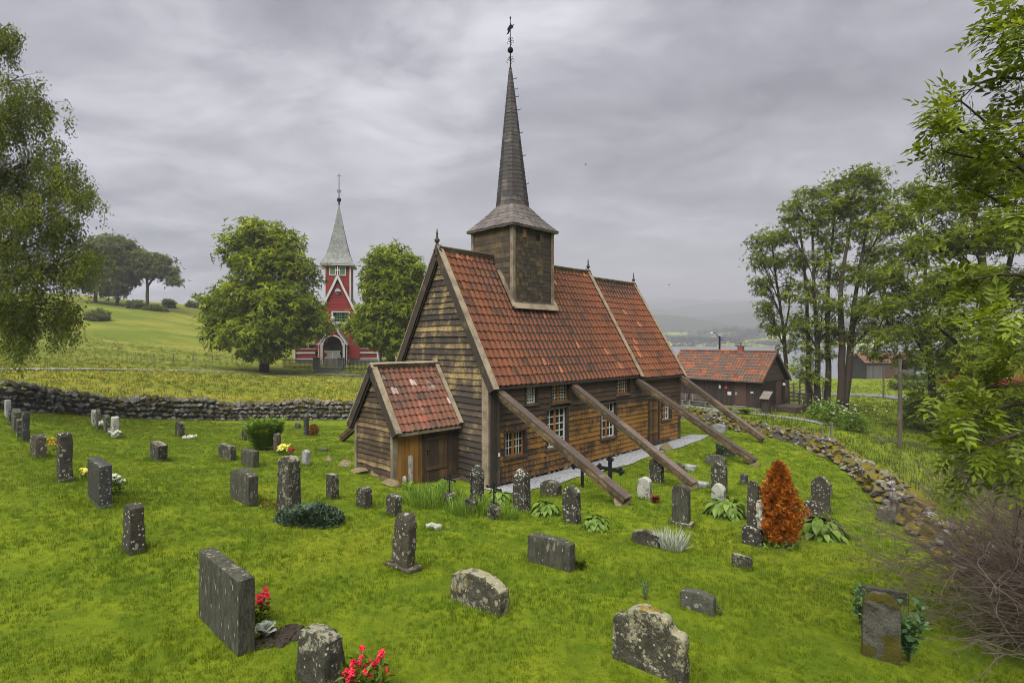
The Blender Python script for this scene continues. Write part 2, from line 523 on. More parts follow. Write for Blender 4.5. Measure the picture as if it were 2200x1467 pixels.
# graves
M['lichen_heavy'] = stone('lichen_heavy', (0.0125, 0.0118, 0.0081), (0.0336, 0.0325, 0.0234), (0.1812, 0.1742, 0.1219), 0.43, 0.25)
M['lichen_white'] = stone('lichen_white', (0.0123, 0.0113, 0.0080), (0.0343, 0.0325, 0.0243), (0.3136, 0.3136, 0.2629), 0.38, 0.55)
M['lichen_top'] = stone('lichen_top', (0.0166, 0.0151, 0.0105), (0.0404, 0.0373, 0.0270), (0.2788, 0.2718, 0.2244), 0.36, 0.42)
M['lichen_full'] = stone('lichen_full', (0.0292, 0.0283, 0.0211), (0.0738, 0.0722, 0.0569), (0.2927, 0.2927, 0.2501), 0.58, 0.3)
M['grey_granite'] = stone('grey_granite', (0.0252, 0.0251, 0.0196), (0.0572, 0.0566, 0.0445), (0.2091, 0.2021, 0.1603), 0.30, 0.18)
M['dark_granite'] = stone('dark_granite', (0.0135, 0.0138, 0.0130), (0.0322, 0.0325, 0.0299), (0.1742, 0.1742, 0.1410), 0.34, 0.20, rough=0.6)
M['pale_granite'] = stone('pale_granite', (0.0984, 0.1004, 0.0974), (0.1968, 0.2007, 0.2014), (0.2870, 0.2870, 0.2706), 0.30, 0.05)
M['brown_stone'] = stone('brown_stone', (0.0215, 0.0188, 0.0125), (0.0493, 0.0434, 0.0298), (0.2300, 0.2230, 0.1667), 0.33, 0.30, 0.30)
M['mossy_stone'] = stone('mossy_stone', (0.0261, 0.0251, 0.0201), (0.0664, 0.0632, 0.0500), (0.1952, 0.1812, 0.1410), 0.33, 0.15, 0.30, (0.0279, 0.0246, 0.0025), mosslow=True)
M['ochre_stone'] = stone('ochre_stone', (0.0160, 0.0151, 0.0100), (0.0422, 0.0410, 0.0285), (0.2091, 0.1952, 0.1282), 0.45, 0.25, 0.35, (0.0820, 0.0533, 0.0049))
M['streaked'] = stone('streaked', (0.0154, 0.0151, 0.0105), (0.0481, 0.0470, 0.0340), (0.1673, 0.1673, 0.1219), 0.33, 0.2, scale=(1.3120, 1.3120, 0.4100))
M['boulder'] = stone('boulder', (0.0492, 0.0410, 0.0279), (0.1148, 0.0943, 0.0656), (0.2050, 0.1804, 0.1230), 0.38, 0.1, 0.48, (0.0615, 0.0492, 0.0082), scale=2.0)
M['moss'] = plain('moss', (0.115, 0.085, 0.010), 0.95, 0.5)
def wallmat(name, moss, mossc, lo=(0.035, 0.033, 0.031), hi=(0.19, 0.175, 0.16), light=0.9):
    m = MT(name, 0.95, 0.15)
    t = m.tint()
    n = m.noise(7, 5, 0.7)
    c = m.mix(m.math('ADD', m.math('MULTIPLY', t, 0.6), m.math('MULTIPLY', n, 0.4)), lo, hi)
    c = m.mix(m.ss(m.noise(11, 4, 0.7), 0.58, 0.70), c, (0.30, 0.29, 0.26))
    g = m.n('ShaderNodeNewGeometry')
    up = m.xyz(2, g.outputs['Normal'])
    k = m.math('ADD', m.noise(1.6, 4, 0.65), m.math('MULTIPLY', up, 0.16))
    c = m.mix(m.ss(k, 1 - moss, 1 - moss + 0.1), c, m.mix(m.noise(20, 3), mossc, tuple(x * 2 for x in mossc)))
    m.bump(m.noise(24, 5, 0.7), 0.03, 0.7)
    return m.col(c)
M['wall_far'] = wallmat('wall_far', 0.43, (0.034, 0.028, 0.005), (0.026, 0.025, 0.022), (0.19, 0.178, 0.158))
M['wall_near'] = wallmat('wall_near', 0.47, (0.060, 0.048, 0.005), (0.026, 0.025, 0.023), (0.19, 0.18, 0.165))

# plants
M['bark'] = plain('bark', (0.040, 0.030, 0.021), 0.95, 0.5)
M['bark_red'] = plain('bark_red', (0.040, 0.024, 0.018), 0.95, 0.5)
M['bark_birch'] = plain('bark_birch', (0.10, 0.09, 0.08), 0.9, 0.7)
M['birch_leaf'] = leafmat('birch_leaf', (0.0440, 0.0660, 0.0044), (0.1155, 0.1518, 0.0099), (0.2310, 0.2640, 0.0264), 0.42)
M['maple_leaf'] = leafmat('maple_leaf', (0.0678, 0.1073, 0.0045), (0.1865, 0.2429, 0.0090), (0.3842, 0.4181, 0.0226), 0.45)
M['ash_leaf'] = leafmat('ash_leaf', (0.0565, 0.0904, 0.0045), (0.1638, 0.2170, 0.0102), (0.3164, 0.3616, 0.0249), 0.45)
M['near_ash_leaf'] = leafmat('near_ash_leaf', (0.055, 0.082, 0.005), (0.130, 0.180, 0.012), (0.26, 0.32, 0.05), 0.38, 0.42)
M['hill_leaf'] = leafmat('hill_leaf', (0.065, 0.086, 0.026), (0.13, 0.155, 0.05), (0.20, 0.22, 0.07), 0.45)
M['shrub_leaf'] = leafmat('shrub_leaf', (0.032, 0.056, 0.004), (0.076, 0.115, 0.008), (0.16, 0.20, 0.02), 0.4)
M['hosta_leaf'] = leafmat('hosta_leaf', (0.055, 0.095, 0.010), (0.110, 0.175, 0.026), (0.18, 0.25, 0.05), 0.3, 0.35)
M['fern_leaf'] = leafmat('fern_leaf', (0.06, 0.11, 0.012), (0.12, 0.20, 0.02), (0.20, 0.29, 0.04))
M['juniper'] = leafmat('juniper', (0.018, 0.034, 0.016), (0.045, 0.072, 0.040), (0.095, 0.135, 0.085), 0.1)
M['thuja'] = leafmat('thuja', (0.13, 0.034, 0.004), (0.36, 0.110, 0.010), (0.58, 0.20, 0.022), 0.2)
M['silver'] = leafmat('silver', (0.1804, 0.2050, 0.1640), (0.3444, 0.3772, 0.3116), (0.4510, 0.4756, 0.4100), 0.2)
M['rose_leaf'] = leafmat('rose_leaf', (0.030, 0.070, 0.025), (0.065, 0.125, 0.045), (0.12, 0.19, 0.08), 0.3, 0.3)
M['red_shrub'] = leafmat('red_shrub', (0.07, 0.018, 0.008), (0.16, 0.035, 0.014), (0.24, 0.06, 0.02), 0.2)
M['lawn_blade'] = leafmat('lawn_blade', (0.0493, 0.0896, 0.0034), (0.1187, 0.1680, 0.0056), (0.2352, 0.2408, 0.0134), 0.35, 0.6)
M['meadow_blade'] = leafmat('meadow_blade', (0.042, 0.070, 0.004), (0.115, 0.138, 0.010), (0.22, 0.205, 0.028), 0.35, 0.6)
M['yellow'] = plain('yellow', (0.42, 0.33, 0.004), 0.6, 0.2)
M['lemon'] = plain('lemon', (0.62, 0.58, 0.10), 0.6, 0.2)
M['white_petal'] = plain('white_petal', (0.5412, 0.5330, 0.4756), 0.6, 0.15)
M['red_petal'] = plain('red_petal', (0.33, 0.003, 0.018), 0.5, 0.5)
M['orange_petal'] = plain('orange_petal', (0.55, 0.22, 0.01), 0.5, 0.3)
M['soil'] = plain('soil', (0.022, 0.016, 0.011), 0.95, 0.6)
M['twig'] = plain('twig', (0.1020, 0.0765, 0.0612), 0.9, 0.45)

def ground_mat():
    m = MT('ground', 0.95, 0.1)
    a = m.n('ShaderNodeAttribute', attribute_name='meadow').outputs['Fac']
    big = m.noise(0.28, 4, 0.6, 0.5)
    mid = m.noise(1.7, 4, 0.65, 0.3)
    fine = m.noise(26, 4, 0.75)
    vf = m.noise(110, 2, 0.7)
    lawn = m.mix(m.ss(mid, 0.33, 0.68), (0.067, 0.106, 0.003), (0.138, 0.172, 0.006))
    lawn = m.mix(m.math('MULTIPLY', m.ss(big, 0.50, 0.68), 0.5), lawn, (0.170, 0.178, 0.008))
    lawn = m.mix(m.math('MULTIPLY', m.ss(m.noise(0.9, 4, 0.65, 0.2, m.map(1, loc=(5, 9, 0))), 0.60, 0.72), 0.55), lawn, (0.050, 0.083, 0.005))
    lawn = m.mix(m.math('MULTIPLY', m.ss(fine, 0.35, 0.7), 0.5), lawn, (0.045, 0.075, 0.004))
    mead = m.mix(m.ss(mid, 0.3, 0.7), (0.068, 0.085, 0.006), (0.135, 0.140, 0.010))
    st = m.noise(1, 4, 0.65, 0.4, m.map((0.05, 0.16, 0.16)))
    mead = m.mix(m.math('MULTIPLY', m.ss(st, 0.48, 0.62), 0.8), mead, (0.165, 0.150, 0.020))
    hill = m.ss(m.xyz(1), 46, 72)
    hl = m.mix(m.ss(st, 0.40, 0.62), (0.072, 0.098, 0.008), (0.150, 0.148, 0.024))
    hl = m.mix(m.math('MULTIPLY', m.ss(mid, 0.5, 0.75), 0.5), hl, (0.050, 0.072, 0.012))
    mead = m.mix(m.math('MULTIPLY', hill, 0.85), mead, hl)
    mead = m.mix(m.math('MULTIPLY', m.ss(fine, 0.42, 0.7), 0.5), mead, (0.045, 0.062, 0.008))
    m.bump(m.math('ADD', fine, m.math('MULTIPLY', vf, 0.6)), 0.035, 0.9)
    return m.col(m.mix(a, lawn, mead))
M['ground'] = ground_mat()
def gravel(name, c, sc_=45):
    m = MT(name, 0.9, 0.2)
    v = m.voro(sc_, out='Color')
    d = m.voro(sc_)
    k = m.mix(m.xyz(0, v), tuple(x * 0.55 for x in c), tuple(min(1, x * 1.5) for x in c))
    k = m.mix(m.math('MULTIPLY', m.ss(m.noise(2.2, 4), 0.45, 0.7), 0.35), k, tuple(x * 0.6 for x in c))
    m.bump(m.math('SUBTRACT', 1.0, d), 0.02, 0.8)
    return m.col(k)
M['gravel'] = gravel('gravel', (0.1722, 0.1763, 0.1845), 28)
M['path'] = gravel('path', (0.1394, 0.1353, 0.1394), 20)
M['asphalt'] = gravel('asphalt', (0.1066, 0.1066, 0.1148), 12)
def water_mat(name, c, rough, sc_, bd):
    m = MT(name, rough, 0.5)
    m.bump(m.noise(1, 4, 0.6, 0.4, m.map(sc_)), bd, 0.6)
    return m.col(c)
M['water'] = water_mat('water', (0.10, 0.115, 0.125), 0.22, (0.10, 0.5, 1), 0.10)
M['creek'] = water_mat('creek', (0.05, 0.05, 0.04), 0.15, (3, 3, 3), 0.10)
# painted wood of the other buildings
def boards(name, c, axis=2, per=0.16, var=0.25, gap=0.06):
    m = MT(name, 0.65, 0.3)
    x = m.math('DIVIDE', m.xyz(axis), per)
    fr = m.math('FRACT', x)
    fl = m.math('FLOOR', x)
    wn_ = m.n('ShaderNodeTexWhiteNoise', noise_dimensions='1D')
    m.put(wn_.inputs['W'], fl)
    k = m.mix(wn_.outputs['Value'], tuple(q * (1 - var) for q in c), tuple(min(1, q * (1 + var)) for q in c))
    k = m.mix(m.math('MULTIPLY', m.noise(3, 4), 0.4), k, tuple(q * 0.6 for q in c))
    ln = m.math('ADD', m.math('SUBTRACT', 1.0, m.ss(fr, 0.0, gap)), m.ss(fr, 1 - gap, 1.0), True)
    k = m.mix(ln, k, tuple(q * 0.35 for q in c))
    m.bump(m.math('SUBTRACT', 1.0, ln), 0.03, 0.8)
    return m.col(k)
M['red_paint'] = boards('red_paint', (0.1804, 0.0148, 0.0115), 2, 0.22, 0.12, 0.08)
M['white_paint'] = plain('white_paint', (0.3444, 0.3444, 0.3280), 0.6, 0.08)
M['green_paint'] = boards('green_paint', (0.13, 0.24, 0.10), 2, 0.12, 0.1, 0.15)
def slate():
    m = MT('slate', 0.6, 0.3)
    c = m.voro(3.2, m.map((1, 1, 1.0)), out='Color')
    k = m.mix(m.xyz(0, c), (0.070, 0.075, 0.070), (0.125, 0.130, 0.122))
    k = m.mix(m.math('MULTIPLY', m.ss(m.noise(0.8, 4), 0.5, 0.7), 0.4), k, (0.13, 0.135, 0.105))
    m.bump(m.xyz(0, c), 0.03, 0.5)
    return m.col(k)
M['slate'] = slate()
M['masonry'] = stone('masonry', (0.0558, 0.0552, 0.0496), (0.1271, 0.1255, 0.1152), (0.2132, 0.2050, 0.1886), 0.3, 0.0)
M['concrete'] = plain('concrete', (0.1640, 0.1558, 0.1394), 0.9, 0.2)
M['shed_boards'] = boards('shed_boards', (0.0344, 0.0221, 0.0180), 0, 0.17, 0.3, 0.12)
M['shed_gable'] = boards('shed_gable', (0.0492, 0.0344, 0.0262), 2, 0.20, 0.25, 0.08)
M['brown_paint'] = plain('brown_paint', (0.055, 0.030, 0.022), 0.6, 0.2)
M['red_thing'] = plain('red_thing', (0.50, 0.03, 0.04), 0.5, 0.2)
M['brick'] = boards('brick', (0.25, 0.07, 0.04), 2, 0.08, 0.2, 0.12)
M['grey_boards'] = boards('grey_boards', (0.075, 0.070, 0.068), 0, 0.25, 0.25, 0.06)
M['grey_wood'] = wood('grey_wood', (0.045, 0.038, 0.032), (0.12, 0.10, 0.085), (0.24, 0.21, 0.18), 0.45, grain=(20, 20, 2))
M['pole_wood'] = wood('pole_wood', (0.028, 0.022, 0.017), (0.075, 0.06, 0.045), (0.22, 0.19, 0.15), 0.4, grain=(20, 20, 1.5))
# ------------------------------------------------------------------ the lie of the land
TH = R(45.2)
U = A((math.cos(TH), math.sin(TH)))
VV = A((-math.sin(TH), math.cos(TH)))
C0 = A((-0.67, 16.72))
def ch(s, t):
    p = C0 + U * s + VV * t
    return p[0], p[1]
CP = [(-2.9, 5.75, 1.23), (1.4, 5.3, 1.23), (4.2, 6.1, 0.9), (-9.7, 11.6, 1.57), (-5.9, 8.3, 1.35), (-5, 11.4, 0.86), (4, 12.5, 0.28), (5.8, 15, 0.30),
      (-8, 8, 1.46), (-7.4, 9.6, 1.58), (0, 3, 1.5), (-4, 3, 1.6), (4, 3, 1.15), (0, 9, 0.85), (0, 12, 0.55), (2.5, 8, 0.85), (7, 10, 0.35), (8, 8.5, 0.4), (6.2, 6.5, 0.55),
      (-19.5, 20.4, 1.72), (-22, 23, 1.72), (-17.6, 19, 1.45), (-19.4, 29, 0.50), (-14.3, 33, -0.10), (-14.3, 23, 0.52), (-9, 33.5, -0.15), (-3, 34, -0.1), (-10, 26, 0.18), (-11, 19, 0.75), (-8.5, 15.5, 0.85),
      ch(0, 0) + (0.0,), ch(4, 0) + (0.0,), ch(8, 0) + (0.0,), ch(12, 0) + (0.0,), ch(12, 5) + (0.0,), ch(4, 5.2) + (0.0,), ch(0, 5.4) + (0.15,), ch(-2.5, 1.5) + (0.36,), ch(-2.5, 3.8) + (0.55,), ch(-1.2, 1.3) + (0.16,),
      ch(0.3, -4.8) + (0.56,), ch(4, -4.7) + (0.10,), ch(8.35, -4.9) + (0.2,), ch(12.2, -3.8) + (0.42,), ch(-3, -1) + (0.5,), ch(-3, 6) + (0.45,),
      (10.7, 30.9, 0.2), (11.5, 24.6, 0.30), (11.6, 19, 0.10), (9.8, 13.2, 0.22), (17, 24, -0.5), (20, 29, -0.85), (23.6, 30, -1.45), (18, 17, -0.9), (40, 44, -1.3), (28, 22, -1.3), (16, 10, -0.4),
      (21, 37, -0.84), (19.5, 42, -0.84), (14, 49, -0.9), (28.5, 47, -1.25), (12, 36, -0.2), (48, 69, -2.4), (38, 62, -2.2), (62, 85, -2.4), (70, 100, -2.1), (88, 100, -2.1), (46, 86, -2.6), (60, 116, -3.4), (74, 116, -3.4), (100, 122, -3.4), (30, 100, -3.1), (20, 80, -2.2), (10, 104, -3.1),
      (20, 150, -7), (60, 150, -7), (110, 160, -7), (0, 135, -4), (160, 150, -6), (160, 60, -1), (90, 50, -1.6), (60, 20, -1.0),
      (-18, 42, 0.42), (-29.6, 68, 0.85), (-27, 78, 1.35), (-27, 86, 1.55), (-12, 60, 0.1), (-5, 80, 0.6), (-37.6, 48, 2.2), (-40, 42, 2.5), (-34, 38, 2.1), (-58, 70, 3.3), (-66, 95, 5.0), (-45, 95, 2.9), (-80, 120, 9.5),
      (-120, 150, 17.5), (-93, 160, 14.8), (-140, 128, 17.5), (-150, 180, 18), (-110, 200, 15), (-60, 180, 9.5), (-30, 130, 3.0), (-20, 180, 0), (-75, 150, 10.5), (-100, 100, 9.5), (-120, 90, 11), (-200, 120, 24), (-200, 60, 18), (-240, 200, 22), (-120, 260, 8), (-40, 260, -6), (60, 260, -12), (200, 260, -12), (240, 100, -4),
      (15, 5, 0.4), (22, 12, -0.7), (-15, 3, 2.2), (-30, 12, 3.0), (0, -15, 2.8), (-40, -10, 4.5), (30, -12, 0.4), (-100, 20, 9), (-80, 45, 5.5), (120, -10, 0.5), (-120, -30, 12)]
CP = A(CP, float)
def _phi(d2):
    return 0.5 * d2 * np.log(d2 + 1e-9)
def _fit():
    P = CP[:, :2]
    n = len(P)
    K = _phi(((P[:, None] - P[None]) ** 2).sum(-1)) + np.eye(n) * 3.0
    Q = np.c_[np.ones(n), P]
    Mx = np.block([[K, Q], [Q.T, np.zeros((3, 3))]])
    return np.linalg.solve(Mx, np.r_[CP[:, 2], 0, 0, 0])
TW = _fit()
def ter(x, y):
    x, y = np.asarray(x, float), np.asarray(y, float)
    sh = x.shape
    q = np.c_[x.ravel(), y.ravel()]
    o = np.empty(len(q))
    for i in range(0, len(q), 20000):
        b = q[i:i + 20000]
        o[i:i + 20000] = _phi(((b[:, None] - CP[None, :, :2]) ** 2).sum(-1)) @ TW[:-3] + TW[-3] + b @ TW[-2:]
    return o.reshape(sh)
def gz(x, y):
    return float(ter(A([x]), A([y]))[0])
_YS = np.concatenate([np.arange(3.5, 40, 0.05), np.arange(40, 260, 0.4)])
def gp(px, py):
    """the point of the ground seen at a photo pixel"""
    X = (px - CX) / F * _YS
    Z = EYE - (py - HY) / F * _YS
    h = ter(X, _YS)
    k = np.nonzero(Z <= h)[0]
    i = k[0] if len(k) else len(_YS) - 1
    return A((X[i], _YS[i], h[i]))
def at(px, py, Y):
    return A(((px - CX) / F * Y, Y, EYE - (py - HY) / F * Y))
def prj(p):
    p = np.asarray(p, float)
    return np.stack([CX + F * p[..., 0] / p[..., 1], HY - F * (p[..., 2] - EYE) / p[..., 1]], -1)

# polylines of the two churchyard walls, on the ground
WALL_L = [gp(-160, 870)[:2], A((-19.5 - 2.6, 23.0)), A((-19.3, 29.0)), A((-16.5, 31.6)), A((-13.5, 33.0)), A((-9.0, 33.6)), A((-3.0, 33.8)), A((2.5, 33.5)), A((7, 33.2)), A((10.0, 32.0))]
WALL_L[0] = A((-27.5, 14.0))
WALL_R = [A((10.0, 32.0)), A((10.9, 29.2)), A((11.9, 25.0)), A((12.6, 22.2)), A((12.4, 19.2)), A((11.3, 16.2)), A((10.3, 13.8)), A((9.5, 12.0)), A((8.9, 10.2)), A((8.6, 8.0)), A((8.8, 4.0))]
def inside_yard(x, y):
    poly = np.array(list(WALL_L) + list(WALL_R[1:]) + [A((9, -30)), A((-60, -30)), A((-40, 5))])
    c = np.zeros(x.shape, bool)
    j = len(poly) - 1
    for i in range(len(poly)):
        xi, yi = poly[i]; xj, yj = poly[j]
        c ^= ((yi > y) != (yj > y)) & (x < (xj - xi) * (y - yi) / (yj - yi + 1e-12) + xi)
        j = i
    return c
def build_ground():
    def axis(lo, hi, n, c, k):
        u = np.linspace(-1, 1, n)
        w_ = np.sinh(u * k) / math.sinh(k)
        return np.where(w_ < 0, c + w_ * (c - lo), c + w_ * (hi - c))
    xs = axis(-290, 270, 300, 0.0, 4.2)
    ys = axis(-45, 290, 300, 10.0, 3.6)
    X, Y = np.meshgrid(xs, ys)
    Z = ter(X, Y)
    far = np.clip((Y - 45) / 60, 0, 1)
    Z += far * 0.35 * (np.sin(X * 0.13 + 1.3 * np.sin(Y * 0.07)) * np.cos(Y * 0.11 + X * 0.03)) * (X < -30)
    # soft unevenness of turf
    Z += 0.018 * np.sin(X * 2.1 + np.sin(Y * 1.7)) * np.sin(Y * 2.3 + 1.1 * np.sin(X * 1.3))
    ny, nx = X.shape
    idx = np.arange(ny * nx).reshape(ny, nx)
    q = np.stack([idx[:-1, :-1], idx[:-1, 1:], idx[1:, 1:], idx[1:, :-1]], -1).reshape(-1)
    mb = MB()
    mb.raw(np.stack([X, Y, Z], -1).reshape(-1, 3), q, [4] * ((ny - 1) * (nx - 1)), 0.5)
    o = mb.build('ground', M['ground'], smooth=True)
    at_ = o.data.attributes.new('meadow', 'FLOAT', 'POINT')
    at_.data.foreach_set('value', ((~inside_yard(X, Y)) * np.where(X > 4, .12, 1.0)).astype(np.float32).ravel())
    tag(o, kind='structure')
build_ground()
def strip(name, pts, wid, mat, dz=0.05, step=0.6, z=None):
    pts = A([p[:2] for p in pts], float)
    L = np.r_[0, np.cumsum(np.linalg.norm(np.diff(pts, axis=0), axis=1))]
    u = np.arange(0, L[-1], step)
    P = np.c_[np.interp(u, L, pts[:, 0]), np.interp(u, L, pts[:, 1])]
    for _ in range(6):
        P[1:-1] = (P[:-2] + 2 * P[1:-1] + P[2:]) / 4
    d = unit(np.gradient(P, axis=0))
    nrm = np.c_[-d[:, 1], d[:, 0]]
    k = 7
    o = np.linspace(-0.5, 0.5, k)
    edge = 1 + 0.12 * np.sin(u * 1.3) + 0.08 * np.sin(u * 3.1 + 1)
    Q = P[:, None] + nrm[:, None] * (o[None, :, None] * wid * edge[:, None, None])
    Z = ter(Q[..., 0], Q[..., 1]) + dz if z is None else np.full(Q.shape[:2], z)
    v = np.concatenate([Q, Z[..., None]], -1).reshape(-1, 3)
    idx = np.arange(len(u) * k).reshape(-1, k)
    q = np.stack([idx[:-1, :-1], idx[:-1, 1:], idx[1:, 1:], idx[1:, :-1]], -1).reshape(-1)
    mb = MB()
    mb.raw(v, q, [4] * ((len(u) - 1) * (k - 1)), 0.5)
    return tag(mb.build(name, mat, smooth=True), kind='structure')
# fjord
mb = MB()
mb.add([(-400, 60, -3.4), (2500, 60, -3.4), (2500, 1400, -3.4), (-1500, 1400, -3.4)], [(0, 1, 2, 3)])
tag(mb.build('water', M['water']), kind='structure')
# gravel round the old church, paths, road, creek
g = [(*ch(s, -0.55),) for s in np.linspace(-0.3, 13.3, 12)]
strip('gravel_bed', g, 1.25, M['gravel'], 0.035, 0.3)
strip('church_path', [gp(x, y) for x, y in ((1440, 868), (1500, 876), (1570, 885), (1650, 893), (1720, 901), (1790, 915))], 1.7, M['path'], 0.05)
strip('field_path', [gp(x, y) for x, y in ((-120, 795), (0, 795), (200, 794), (420, 797), (640, 803), (800, 808), (900, 812))], 1.6, M['path'], 0.07)
strip('road', [gp(x, y) for x, y in ((1700, 846), (1830, 848), (1910, 852), (2010, 862), (2120, 880), (2300, 915))], 4.5, M['asphalt'], 0.08, 1.0)
strip('creek', [gp(x, y) for x, y in ((1880, 942), (1930, 950), (1990, 962), (2050, 976), (2140, 990), (2300, 1010))], 1.5, M['creek'], 0.05, 0.4)
# ------------------------------------------------------------------ the old stave church (x along the nave, y across it, origin at the near corner)
church = empty('stave_church', (C0[0], C0[1], 0.0), TH, 'small dark timber stave church with red tiled roof, slim spire and slanting braces', 'church')
NW, RH, EH = 5.1, 7.85, 3.25
def clap(mb, o, xd, nd, z0, z1, span, expo=0.19, holes=(), thick=0.040, seg=0.5, lmin=1.6, lmax=4.0, wav=0.010):
    """overlapping horizontal boards; span(z) gives the x range, holes are (x0, x1, z0, z1)"""
    o, xd, nd = A(o, float), A(xd, float), A(nd, float)
    n = max(1, round((z1 - z0) / expo))
    ex = (z1 - z0) / n
    for i in range(n):
        za, zb = z0 + i * ex, z0 + (i + 1) * ex + 0.02
        a0, a1 = span(za)
        b0, b1 = span(min(zb, z1))
        lo, hi = min(a0, b0), max(a1, b1)
        if hi - lo < 0.03:
            continue
        runs = [(lo, hi)]
        for hx0, hx1, hz0, hz1 in holes:
            if za + ex * 0.55 < hz0 or za + ex * 0.45 > hz1:
                continue
            nr = []
            for p, q in runs:
                if hx1 <= p or hx0 >= q:
                    nr.append((p, q)); continue
                if hx0 > p: nr.append((p, hx0))
                if hx1 < q: nr.append((hx1, q))
            runs = nr
        for p, q in runs:
            x = p
            while x < q - 1e-4:
                e = min(q, x + random.uniform(lmin, lmax))
                if q - e < 0.5:
                    e = q
                t = random.random()
                k = max(1, int((e - x) / seg))
                xs = np.linspace(x, e - (0.008 if e < q else 0), k + 1)
                jb = [random.uniform(-wav, wav) for _ in xs]
                off = random.uniform(-0.004, 0.006)
                v, f = [], []
                for xx, j in zip(xs, jb):
                    xt = min(max(xx, b0), b1)
                    xb = min(max(xx, a0), a1)
                    up = A((0, 0, 1.0))
                    v += [o + xd * xb + up * (za + j) + nd * (thick + off), o + xd * xt + up * zb + nd * (0.006 + off), o + xd * xt + up * zb + nd * -0.01, o + xd * xb + up * (za + j) + nd * -0.01]
                for c in range(k):
                    b = c * 4
                    f += [(b, b + 4, b + 5, b + 1), (b + 3, b + 7, b + 4, b), (b + 1, b + 5, b + 6, b + 2)]
                f += [(0, 1, 2, 3), (k * 4 + 3, k * 4 + 2, k * 4 + 1, k * 4)]
                mb.add(v, f, t)
                x = e
WINS = [  # x0, x1, z0, z1, columns per light, rows, lights, bars white
    (1.60, 2.14, 2.55, 3.12, 4, 5, 1, 0.51), (2.92, 3.86, 2.48, 3.12, 3, 5, 2, 0.35), (6.93, 7.86, 2.50, 3.14, 3, 4, 2, 0.35),
    (0.60, 1.54, 0.90, 1.70, 3, 3, 2, 0.35), (2.64, 3.74, 0.90, 2.28, 2, 5, 2, 0.9), (5.84, 6.86, 0.84, 2.20, 2, 4, 2, 0.6), (10.52, 11.32, 1.08, 1.92, 2, 3, 2, 0.9)]
DOOR = (9.40, 10.22, 0.24, 2.10)
holes = [(a - 0.05, b + 0.05, c - 0.06, d + 0.05) for a, b, c, d, *_ in WINS] + [(DOOR[0] - 0.05, DOOR[1] + 0.05, DOOR[2] - 0.1, DOOR[3] + 0.06)]
# inner core of the walls, kept behind the boards
mb = MB()
pr = [(0.24, -0.05), (NW - 0.05, -0.05), (NW - 0.05, EH + 0.3), (NW / 2, RH - 0.25), (0.24, EH + 0.3)]
mb.prism(pr, (0.02, 0, 0), (0, 1, 0), (0, 0, 1), (12.05, 0, 0))
mb.build('inner_wall', M['core'], church)
def span_s(z): return 0.30, 12.02
mb = MB()
clap(mb, (0, 0, 0), (1, 0, 0), (0, -1, 0), 0.12, 3.42, span_s, 0.185, holes)
mb.build('south_wall', M['south_boards'], church)
def span_g(z):
    k = 0.0 if z < EH else (z - EH) / (RH - EH) * NW / 2
    return k, NW - k
mb = MB()
clap(mb, (0, NW, 0), (0, -1, 0), (-1, 0, 0), 0.08, 7.75, span_g, 0.198, (), lmin=4, lmax=7, thick=0.050, wav=0.014)
mb.build('west_gable', M['gable_boards'], church)
mb = MB()
clap(mb, (12.08, 0, 0), (0, 1, 0), (1, 0, 0), 0.1, 7.4, lambda z: span_g(z + 0.2), 0.2)
clap(mb, (0, NW, 0), (1, 0, 0), (0, 1, 0), 0.1, 3.4, lambda z: (0, 12.05), 0.2)
mb.build('rear_wall', M['gable_boards'], church)
# sill stones
mb = MB()
x = 0.3
ico = None
def rock_tpl(seed, sub=1, flat=0.7):
    bm = bmesh.new()
    bmesh.ops.create_icosphere(bm, subdivisions=sub, radius=0.5)
    r = random.Random(seed)
    k = [(Vector((r.uniform(-1, 1), r.uniform(-1, 1), r.uniform(-1, 1))).normalized(), r.uniform(0.20, 0.40)) for _ in range(8)]
    v = []
    for p in bm.verts:
        q = p.co.copy()
        for n, d in k:                      # cut facets so that it reads as broken stone
            e = q.dot(n) - d
            if e > 0:
                q -= n * e
        v.append((q.x, q.y, q.z * flat))
    l, t = [], []
    for f in bm.faces:
        l += [x.index for x in f.verts]; t.append(len(f.verts))
    bm.free()
    return A(v), A(l), A(t)
ROCKS = [rock_tpl(i, 2, random.uniform(0.5, 0.95)) for i in range(12)]
def rocks(mb, pos, size, tint=None, upr=0.35):
    n = len(pos)
    which = rng.integers(0, len(ROCKS), n)
    d = rand_dir(n); d[:, 2] *= upr
    up = unit(rand_dir(n) * 0.35 + A((0, 0, 1.0)))
    Rm = frames(d, up)
    tt = rng.random(n) if tint is None else tint
    for k in range(len(ROCKS)):
        s_ = which == k
        if s_.any():
            bake(mb, ROCKS[k], pos[s_], Rm[s_], size[s_], tt[s_])
ps = np.c_[np.linspace(0.4, 12.0, 44), rng.uniform(0.02, 0.10, 44), rng.uniform(0.0, 0.07, 44)]
rocks(mb, ps, rng.uniform(0.2, 0.38, 44))
mb.build('foundation', M['masonry'], church)
